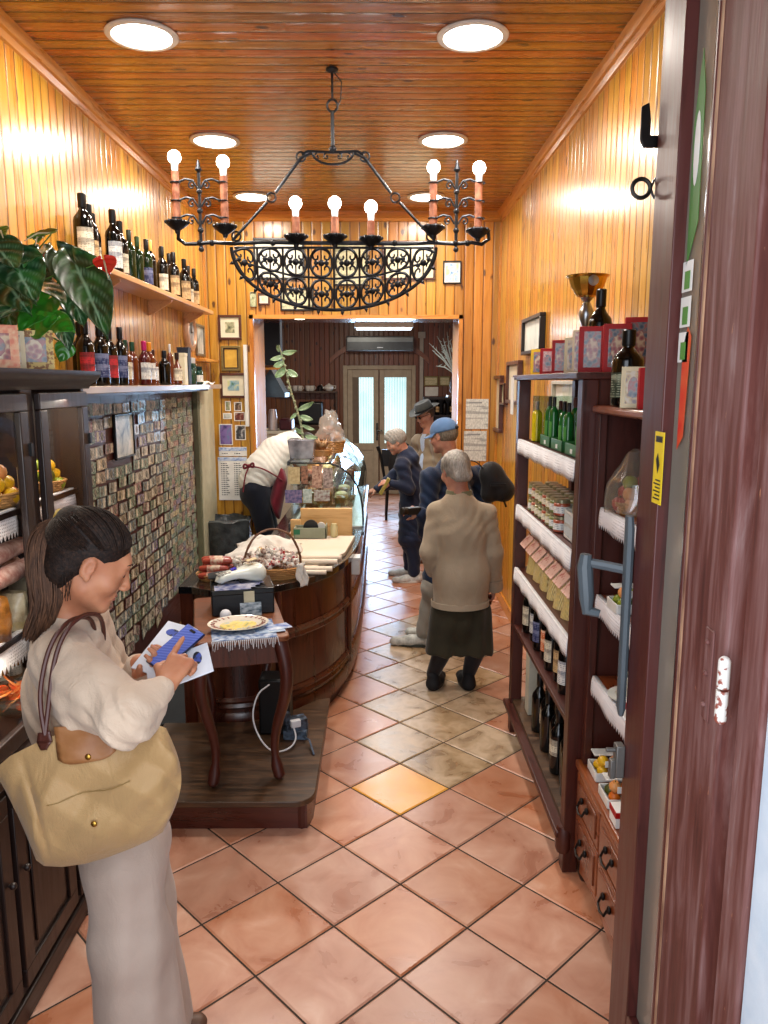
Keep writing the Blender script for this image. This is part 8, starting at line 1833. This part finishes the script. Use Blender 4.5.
for r_, z_ in ((.066, .012), (.070, .070), (.078, .068), (.084, .012)): rs.append([tuple(nb + V(math.cos(2*PI*i/n) * r_, math.sin(2*PI*i/n) * r_ * .95 + .01, z_ - .008)) for i in range(n)])
q.rings(rs, loop=True); q.build('collar', cs, jo)
q = MB(); cy_ = wa; n = 40; zz = pe[2] + .035; rs = []
for r_, z_ in ((1.0, zz - .002), (1.012, zz), (1.012, zz + .035), (1.0, zz + .037)): rs.append([tuple(V(pe[0], pe[1], z_) + r1 * math.cos(2*PI*i/n) * .182 * r_ + f1 * math.sin(2*PI*i/n) * .147 * r_) for i in range(n)])
q.rings(rs, loop=True); q.build('hem_band', JK, jo)
q = MB(); q.tube([wrr + (elr - wrr) * .30, wrr + (elr - wrr) * .02], [.054, .060], 16); q.build('cuff', JK, jo)
q = MB(); q.box(tuple(wrr + V(-.035, .01, -.08)), (.05, .03, .07), rz=.3, rx=.3); q.build('purse', mat('dark red purse', '#3c1418', .4), label='small dark red purse in the hand of the beige jacketed woman', cat='purse', bevel=.006)
CU = cloth('dark olive cloth', '#322e20', '#28251a', 280, .3); T = SDF(.0085); T.cap(pe + V(0, 0, .05), pe + V(0, 0, -.05), .15, .16, .03, (f1, .8))
for (hp, kn, an), dx in zip(lgs, (-.0, .0)):
    b_ = V(hp[0] + (-.012 if hp[0] < .46 else .012), hp[1], .28); T.cap(hp, b_, .105, .118, .045, (f1, .95))
T.cut(V(0, 0, .255), (0, 0, -1)); sdf_obj(T, 'culottes', CU, lb_, lambda X, Y, Z: .0055 * np.sin(X * 62 + .8 * np.sin(Z * 6) + Y * 20) * np.clip((.85 - Z) * 4, 0, 1))
SO = cloth('black stocking', '#101016', '#16161e', 300, .15, .6)
for hp, kn, an in lgs:
    S_ = SDF(.0085); k0 = kn + (an - kn) * .1; S_.cap(kn * .9 + an * .1, an + V(0, 0, .01), .060, .042, .02); sdf_obj(S_, 'stocking', SO, lb_)
    shoe(lb_, (an[0], an[1] - .03, 0), (.25 if an[0] < .46 else -.1, -.2 if False else .8, 0), mat('black suede', '#131217', .8), .24, black_pl, .044, .045)
# ---- man with the blue cap
f2 = V(-.75, .66, 0); f2 /= np.linalg.norm(f2); r2 = np.cross(f2, up); Y2 = 5.5; G = lambda px, py, y=Y2: V(*ony(px, py, y))
hc = G(443, 436, 5.5); fr2 = frame3(V(-.82, .57, 0), pitch=math.radians(14)); nb = G(452, 465, 5.5); ch_ = G(452, 500, 5.5); wa = G(447, 548, 5.5); pe = G(442, 580, 5.5)
sL = G(430, 478, 5.36); sR = G(478, 476, 5.66); eL = G(424, 528, 5.34); wL = G(416, 514, 5.15) ; eR = G(488, 540, 5.66); wR = G(470, 560, 5.85)
eL = G(427, 530, 5.30); wL = G(421, 512, 5.20)
lg2 = [(pe - r2 * -.09 + V(0, 0, -.04), V(.40, 5.48, .48), V(.335, 5.50, .09)), (pe - r2 * .09 + V(0, 0, -.04), V(.46, 5.62, .48), V(.46, 5.72, .09))]
man, mb2_, W2 = grow_person('person', 'man in a blue baseball cap and navy jacket standing behind the grey-haired woman', (.4, 5.55, 0), hc, fr2, 1.02, nb, ch_, wa, pe, f2, [(sL, eL, wL), (sR, eR, wR)], lg2, SK_o, [dict(wr=wL, d=(-.8, .3, .1), n=(.1, .6, -.6), s=.95, side=1), dict(wr=wR, d=(-.6, .3, -.5), n=(-.3, -.6, 0), s=.95, side=1)], h=.0095)
R2, F2, U2 = fr2; M2 = np.stack([R2, F2, U2], 1)
H = SDF(.0085); H.ell(W2(0, -.022, .016), V(.080, .100, .086), .02, M2); H.ell(W2(0, .115, -.03), V(.13, .085, .12), .01, M2, sub=True); H.cut(W2(0, -.02, -.062), -U2)
for e in (-1, 1): H.ell(W2(e * .088, .006, -.012), V(.022, .026, .034), .008, M2, sub=True)
sdf_obj(H, 'hair', hairmat('greying brown hair', '#3c342c', '#6c6458', '#8c8478', (1, 1, .3)), mb2_)
cap_ = thing('baseball_cap', 'faded blue baseball cap on the head of the man in the navy jacket', 'cap', tuple(W2(0, 0, .05)))
CB = cloth('faded blue cotton', '#45648c', '#54749c', 300, .2); H = SDF(.0075); H.ell(W2(0, -.018, .036), V(.088, .108, .092), .02, M2); H.cut(W2(0, 0, .022), -U2 + F2 * -.02); co = sdf_obj(H, 'crown', CB, cap_)
q = MB(); rs = []
for k in range(13):
    a = -PI * .42 + PI * .84 * k / 12; i_ = W2(math.sin(a) * .084, math.cos(a) * .09 - .012, .030); o_ = W2(math.sin(a) * .085, math.cos(a) * .09 - .012 + .072 * math.cos(a * .85), .020 - .012 * abs(math.sin(a))); rs.append([tuple(i_), tuple(o_), tuple(o_ - U2 * .005), tuple(i_ - U2 * .005)])
q.rings(rs); q.build('brim', CB, cap_, fix=True)
q = MB(); q.tube([W2(.045 * math.cos(a), -.105 - .018 * math.sin(a) * 0, .035 + .030 * math.sin(a)) for a in [PI * k / 8 for k in range(9)]], .003, 5); q.sphere(W2(0, -.112, .040), (.024, .024, .014)); q.build('rear_opening', mat('dark opening', '#1c1c22', .8), co)
NV = cloth('navy jacket cloth', '#081a34', '#0c2442', 280, .5, .7); T = SDF(.0095); T.cap(nb + V(0, 0, .03), nb + V(0, 0, -.03), .066, .09, .03)
torso(T, nb + V(0, 0, -.03), ch_, wa, pe, f2, (.11, .17, .165, .17), .74, .06)
for a, b_, c in ((sL, eL, wL), (sR, eR, wR)): T.cap(nb + V(0, 0, -.045), a, .068, .068, .05); T.cap(a, b_, .07, .060, .03); T.cap(b_, b_ + (c - b_) * .9, .060, .046, .03)
T.cut(pe + V(0, 0, -.06), (0, 0, -1)); jo = sdf_obj(T, 'jacket', NV, mb2_, folds(.004, 60))
q = MB(); n = 24; rs = []
for r_, z_ in ((.066, .01), (.068, .055), (.076, .054), (.082, .01)): rs.append([tuple(nb + V(math.cos(2*PI*i/n) * r_, math.sin(2*PI*i/n) * r_, z_ - .005)) for i in range(n)])
q.rings(rs, loop=True); q.build('collar', NV, jo)
GT_ = cloth('light grey trousers', '#95938a', '#85837a', 280, .3); T = SDF(.0095); T.cap(pe, pe + V(0, 0, -.08), .14, .15, .03, (f2, .8))
for hp, kn, an in lg2: T.cap(hp, kn, .095, .075, .04); T.cap(kn, an + V(0, 0, .02), .075, .062, .03)
T.cut(V(0, 0, .07), (0, 0, -1)); sdf_obj(T, 'trousers', GT_, mb2_, folds(.003, 50))
SN_ = mat('grey sneaker', '#9c9c94', .6, col2=lin('#c8c8c0'), scale=30)
for hp, kn, an in lg2: shoe(mb2_, (an[0] + .03, an[1], 0), (-1, .12, 0), SN_, .30, mat('dark sole', '#3c4038', .7), .048, .05)
q = MB(); q.box(tuple(wL + V(-.055, -.01, .01)), (.10, .06, .05), rz=.4); q.tube([wL + V(-.09, -.03, .01), wL + V(-.135, -.06, .015)], .026, 14); q.build('camera', black_pl, label='black camera held at waist height by the man in the blue cap', cat='camera', bevel=.004)
# his shoulder bag
q = SDF(.009); bc = G(497, 482, 5.42); q.cap(bc + V(-.05, 0, .06), bc + V(.05, 0, -.06), .085, .085, .03, ((.4, -1, 0), .7)); q.cap(bc + V(-.03, 0, .05), bc + V(-.05, 0, -.08), .08, .07, .03, ((.4, -1, 0), .7)); bg_ = thing('shoulder_bag', 'black shoulder bag on the back of the man in the blue cap', 'bag', tuple(bc)); bo = sdf_obj(q, 'bag_body', cloth('black nylon', '#101114', '#16171c', 280, .4, .6), bg_)
q = MB(); q.tube([G(462, 462, 5.40), G(474, 468, 5.40), G(484, 462, 5.38), G(490, 470, 5.36)][:1] + smooth3([G(455, 466, 5.44), G(468, 460, 5.42), G(478, 462, 5.40), G(487, 474, 5.37)]), .011, 8, flat=.4); q.build('strap', black_pl, bg_)
q = MB(); q.span(tuple(bc + V(-.06, -.085, -.02)), tuple(bc + V(.05, -.075, .0))); q.tube([bc + V(.04, -.06, -.12), bc + V(.06, -.06, -.17)], .008, 6); q.build('buckle_strap', black_pl, bg_)
# ---- woman in navy pointing at the case
f3 = V(-1, .12, 0); f3 /= np.linalg.norm(f3); r3 = np.cross(f3, up); Y3 = 7.4; G = lambda px, py, y=Y3: V(*ony(px, py, y))
hc = G(396, 442, 7.4); fr3 = frame3(V(-1, -.1, 0), pitch=math.radians(28)); nb = G(406, 456, 7.42); ch_ = G(411, 480, 7.42); wa = G(413, 512, 7.42); pe = G(412, 532, 7.42)
sL = G(402, 466, 7.24); sR = G(404, 466, 7.6); eL = G(408, 490, 7.2); wL = G(390, 484, 7.16); eR = G(386, 484, 7.62); wR = G(377, 489, 7.6)
eL = G(409, 489, 7.2); wL = G(391, 483, 7.2)
lg3 = [(pe + V(0, -.08, -.04), V(.33, 7.34, .48), V(.345, 7.36, .09)), (pe + V(0, .08, -.04), V(.30, 7.55, .48), V(.31, 7.62, .09))]
nav, nb3, W3 = grow_person('person', 'short-haired grey woman in a navy hooded jacket pointing at the display case', (.32, 7.45, 0), hc, fr3, .95, nb, ch_, wa, pe, f3, [(sL, eL, wL), (sR, eR, wR)], lg3, SK_o, [dict(wr=wR, d=(-1, .05, -.35), n=(0, .3, -1), s=.95, side=1, curl=(.05, .8, .9, .9)), dict(wr=wL, d=(-.9, -.1, .1), n=(.1, .6, -.7), s=.9, side=1)], h=.0095)
add_face(W3, fr3, .95, nb3, SK_o, brow='#6c645c')
R3, F3, U3 = fr3; M3 = np.stack([R3, F3, U3], 1)
H = SDF(.0085); H.ell(W3(0, -.020, .034), V(.082, .104, .094), .02, M3); H.cap(W3(0, .06, .085), W3(0, .02, .1), .03, .035, .03); H.ell(W3(0, .12, -.055), V(.13, .085, .115), .01, M3, sub=True); H.cut(W3(0, -.02, -.07), -U3)
for e in (-1, 1): H.ell(W3(e * .088, .01, -.02), V(.022, .030, .03), .008, M3, sub=True)
sdf_obj(H, 'hair', hairmat('silver grey hair', '#6c6864', '#8c8882', '#a8a49e', (1, 1, .4)), nb3, lambda X, Y, Z: .003 * np.sin(X * 180 + Y * 90 + Z * 120), sm=1)
ND = cloth('navy hooded jacket cloth', '#0f182e', '#15203a', 280, .5, .75); T = SDF(.0095); T.cap(nb + V(.02, 0, .02), nb + V(.02, 0, -.03), .072, .09, .03); T.cap(nb + V(.07, -.07, -.02), nb + V(.07, .07, -.02), .055, .055, .04)
torso(T, nb + V(0, 0, -.03), ch_, wa, pe + V(0, 0, -.05), f3, (.10, .145, .145, .155), .85, .06)
for a, b_, c in ((sL, eL, wL), (sR, eR, wR)): T.cap(nb + V(0, 0, -.045), a, .07, .07, .05); T.cap(a, b_, .07, .058, .03); T.cap(b_, b_ + (c - b_) * .92, .056, .042, .03)
T.cut(pe + V(0, 0, -.14), (0, 0, -1)); sdf_obj(T, 'jacket', ND, nb3, folds(.004, 60))
T = SDF(.0095); T.cap(pe, pe + V(0, 0, -.1), .125, .125, .03, (f3, .9))
for hp, kn, an in lg3: T.cap(hp, kn, .09, .075, .04); T.cap(kn, an + V(0, 0, .01), .072, .060, .03)
T.cut(V(0, 0, .06), (0, 0, -1)); sdf_obj(T, 'trousers', cloth('dark navy trousers', '#121a30', '#18223c', 280, .3), nb3, folds(.003, 50))
for hp, kn, an in lg3: shoe(nb3, (an[0] + .04, an[1], 0), (-1, .05 if an[1] > 7.5 else -.05, 0), mat('white sneaker', '#c8c8c4', .5, col2=lin('#a8a8a4'), scale=30), .27, white_pl, .045, .045)
q = MB(); q.box(tuple(wL + V(-.06, 0, -.03)), (.03, .10, .17), ry=.5); q.build('yellow_booklet', mat('olive yellow card', '#8c7c34', .6), label='olive yellow booklet in the hand of the woman pointing at the case', cat='booklet', bevel=.002)
# ---- man with the hat
f4 = V(-.85, -.5, 0); f4 /= np.linalg.norm(f4); r4 = np.cross(f4, up); Y4 = 8.3; G = lambda px, py, y=Y4: V(*ony(px, py, y))
hc = G(425, 415, 8.3); fr4 = frame3(V(-.88, -.5, 0), pitch=math.radians(24)); nb = G(428, 438, 8.32); ch_ = G(430, 465, 8.32); wa = G(430, 500, 8.32); pe = G(430, 522, 8.32)
sL = G(444, 448, 8.42); sR = G(414, 448, 8.22); sL, sR = nb - r4 * .19 + V(0, 0, -.05), nb + r4 * .19 + V(0, 0, -.05)
eL = sL + V(.03, -.02, -.29); wL = eL + V(-.16, -.12, -.14); eR = sR + V(.0, .0, -.29); wR = eR + V(-.16, -.08, -.14)
lg4 = [(pe - r4 * .09 + V(0, 0, -.04), V(pe[0] + .02, 8.36, .48) - r4 * .09, V(pe[0] + .02, 8.36, .09) - r4 * .10), (pe + r4 * .09 + V(0, 0, -.04), V(pe[0], 8.30, .48) + r4 * .09, V(pe[0], 8.30, .09) + r4 * .10)]
hat, hb4, W4 = grow_person('person', 'man with sunglasses in a tan blazer and light blue shirt, wearing a dark hat', (.5, 8.3, 0), hc, fr4, 1.02, nb, ch_, wa, pe, f4, [(sL, eL, wL), (sR, eR, wR)], lg4, SK_o, [dict(wr=wL, d=(-.8, -.5, -.3), n=(.1, -.1, -.8), s=.95, side=-1), dict(wr=wR, d=(-.8, -.3, -.3), n=(.1, -.1, -.8), s=.95, side=1)], h=.010)
R4, F4, U4 = fr4; M4 = np.stack([R4, F4, U4], 1)
add_face(W4, fr4, 1.02, hb4, SK_o, brow='#4c3c30')
H = SDF(.0095); H.ell(W4(0, -.022, .016), V(.079, .099, .086), .02, M4); H.ell(W4(0, .115, -.03), V(.13, .085, .12), .01, M4, sub=True); H.cut(W4(0, -.02, -.06), -U4)
for e in (-1, 1): H.ell(W4(e * .088, .006, -.012), V(.022, .026, .034), .008, M4, sub=True)
sdf_obj(H, 'hair', hairmat('short brown hair', '#2c221a', '#4c3c30', '#6c5c4c'), hb4)
ht = thing('brimmed_hat', 'dark grey brimmed hat on the head of the man in the tan blazer', 'hat', tuple(W4(0, 0, .06))); HM = cloth('charcoal felt', '#2c2c2a', '#3a3a36', 200, .15); MM = Matrix(M4.tolist()); c0 = W4(0, -.012, .048)
q = MB(); q.lathe([(.096, 0), (.094, .03), (.088, .07), (.078, .095), (.05, .10), (.02, .088), (.001, .085)], (0, 0, 0), 28, caps=(False, True), sx=.92, sy=1.12); q.v = [tuple(V(*c0) + M4 @ V(*p)) for p in q.v]; cr_ = q.build('crown', HM, ht)
q = MB(); rs = []
for r_, z_ in ((.094, .0), (.13, -.004), (.165, .002), (.165, .006), (.13, .0), (.094, .005)): rs.append([tuple(V(*c0) + M4 @ V(math.cos(2*PI*i/32) * r_ * .95, math.sin(2*PI*i/32) * r_ * 1.1, z_ + (.028 * abs(math.cos(2*PI*i/32)) ** 2 * (r_ - .094) / .07))) for i in range(32)])
q.rings(rs, loop=True); q.build('brim', HM, ht)
q = MB(); rs = []
for r_, z_ in ((.0965, .004), (.0955, .028), (.0975, .028), (.0985, .004)): rs.append([tuple(V(*c0) + M4 @ V(math.cos(2*PI*i/28) * r_ * .92, math.sin(2*PI*i/28) * r_ * 1.12, z_)) for i in range(28)])
q.rings(rs, loop=True); q.build('hat_band', black_pl, cr_)
gs = thing('sunglasses', 'dark sunglasses worn by the man in the brimmed hat', 'sunglasses', tuple(W4(0, .1, .01))); 
for e in (-1, 1):
    q = MB(); q.sphere(W4(e * .032, .092, .010), (.5, .5, .5), 6, 4); q.v = []; q.f = []; q.mi = []; q.sphere(W4(e * .032, .094, .010), (.024, .005, .018), 14, 8, rot=MM); q.build('lens', mat('dark lens', '#0c0c10', .1), gs)
    q = MB(); q.tube([W4(e * .055, .088, .016), W4(e * .078, .04, .014), W4(e * .080, -.005, .010)], .0025, 5); q.build('temple', black_pl, gs)
BZ = cloth('tan tweed', '#7c6c58', '#8c7c64', 120, .3); T = SDF(.010); torso(T, nb + V(0, 0, -.03), ch_, wa, pe, f4, (.11, .165, .16, .165), .74, .06)
for a, b_, c in ((sL, eL, wL), (sR, eR, wR)): T.cap(nb + V(0, 0, -.045), a, .07, .075, .05); T.cap(a, b_, .074, .06, .03); T.cap(b_, b_ + (c - b_) * .9, .058, .044, .03)
T.cap(nb + f4 * .15 + V(0, 0, .04), ch_ + f4 * .165 + V(0, 0, -.08), .095, .05, .012, sub=True); T.cut(pe + V(0, 0, -.10), (0, 0, -1)); bz = sdf_obj(T, 'blazer', BZ, hb4, folds(.003, 50))
T = SDF(.0095); T.cap(nb + V(0, 0, .01), nb + V(0, 0, -.04), .064, .08, .02); torso(T, nb + V(0, 0, -.035), ch_, wa, wa + V(0, 0, -.04), f4, (.09, .150, .14, .14), .74, .05); sdf_obj(T, 'shirt', cloth('light blue shirt', '#a8b8d0', '#b8c8dc', 300, .3), hb4, folds(.002, 60))
T = SDF(.010); T.cap(pe, pe + V(0, 0, -.08), .135, .14, .03, (f4, .8))
for hp, kn, an in lg4: T.cap(hp, kn, .09, .075, .04); T.cap(kn, an + V(0, 0, .01), .075, .062, .03)
T.cut(V(0, 0, .06), (0, 0, -1)); sdf_obj(T, 'trousers', cloth('dark grey trousers', '#2c2c30', '#36363a', 280, .3), hb4)
for hp, kn, an in lg4: shoe(hb4, (an[0] + .03, an[1] + .01, 0), f4, mat('brown leather shoe', '#5c4030'), .28, black_pl, .046, .05)
# ---- vendor bending over the counter
G = lambda px, py, y: V(*ony(px, py, y))
pe = G(256, 482, 6.85); wa = G(264, 468, 6.88); ch_ = G(277, 452, 6.98); nb = G(291, 440, 7.10); hc = G(303, 440, 7.22) + V(.02, .03, -.06); f5 = V(.85, .45, -.25); f5 /= np.linalg.norm(f5); fh = V(.88, .47, 0); fr5 = frame3(V(.88, .47, 0), pitch=math.radians(62)); r5 = np.cross(fh / np.linalg.norm(fh), up)
sL = nb - r5 * .15 + V(-.02, 0, -.03); sR = nb + r5 * .15 + V(-.02, 0, -.03); eL = sL + V(.12, .08, -.22); wL = eL + V(.12, .02, -.12); eR = sR + V(.10, .02, -.24); wR = eR + V(.11, .05, -.10)
lg5 = [(pe + V(.0, -.08, -.05), V(-1.0, 6.86, .48), V(-1.02, 6.84, .09)), (pe + V(.0, .08, -.05), V(-.99, 7.02, .48), V(-1.0, 7.02, .09))]
ven, vb, W5 = grow_person('person', 'shop worker in a white t-shirt and maroon apron bending over behind the display case', (-1.02, 6.9, 0), hc, fr5, .97, nb, ch_, wa, pe, V(.5, .3, -.8), [(sL, eL, wL), (sR, eR, wR)], lg5, SK_w, [dict(wr=wL, d=(.6, 0, -.7), n=(-.6, 0, -.5), s=.9, side=1), dict(wr=wR, d=(.6, 0, -.7), n=(-.6, 0, -.5), s=.9, side=-1)], h=.0105)
M5 = np.stack(fr5, 1); H = SDF(.009); H.ell(W5(0, -.018, .034), V(.082, .103, .092), .02, M5); H.ell(W5(0, .12, -.05), V(.13, .085, .115), .01, M5, sub=True); sdf_obj(H, 'hair', hb, vb)
WT = cloth('white cotton', '#d4d2ca', '#c8c6be', 300, .4); T = SDF(.0095); dn = V(.35, .2, -.9); torso(T, nb + V(-.02, 0, -.02), ch_, wa, pe + V(.005, 0, .02), dn, (.10, .165, .17, .165), .82, .06)
for a, b_ in ((sL, eL), (sR, eR)): T.cap(nb + V(-.02, 0, -.02), a, .08, .08, .05); T.cap(a, a + (b_ - a) * .6, .078, .07, .03)
sdf_obj(T, 'tshirt', WT, vb, lambda X, Y, Z: .0022 * np.sin((X + Z) * 90 + 2.5 * np.sin(X * 20) + 2 * np.sin(Y * 14)))
BK = cloth('black trousers cloth', '#101420', '#161a28', 280, .3); T = SDF(.010); T.cap(pe + V(.02, 0, .02), pe + V(0, 0, -.10), .14, .15, .03)
for hp, kn, an in lg5: T.cap(hp, kn, .105, .078, .04); T.cap(kn, an + V(0, 0, .01), .075, .062, .03)
T.cut(V(0, 0, .06), (0, 0, -1)); T.cut(wa + V(0, 0, .0), (.55, .3, .9)); sdf_obj(T, 'trousers', BK, vb)
AP = cloth('maroon apron cloth', '#5c1422', '#701a2a', 300, .3); ap = thing('apron', 'maroon apron tied in a bow at the back of the bending shop worker', 'apron', tuple(wa)); q = SDF(.009)
q.cap(wa + V(.17, -.02, -.06), pe + V(.17, -.02, -.22), .10, .12, .03, ((1, .1, .3), .28)); sdf_obj(q, 'cloth', AP, ap)
q = MB(); kx = G(249, 466, 6.68); q.tube(smooth3([kx, G(262, 468, 6.66), G(276, 476, 6.70), G(284, 482, 6.78)]), .007, 7); 
for dd in ((-.045, 0, .02), (.04, -.01, .035)): q.tube(smooth3([kx, kx + V(*dd), kx + V(dd[0] * 1.1, dd[1], dd[2] - .05), kx]), .010, 7)
q.sphere(tuple(kx), .018); q.tube(smooth3([kx, G(245, 476, 6.66), G(243, 492, 6.66)]), .007, 6); q.build('bow_ties', AP, ap)
for hp, kn, an in lg5: shoe(vb, (an[0] - .03, an[1], 0), (1, .1, 0), black_pl, .27, None, .045, .05)
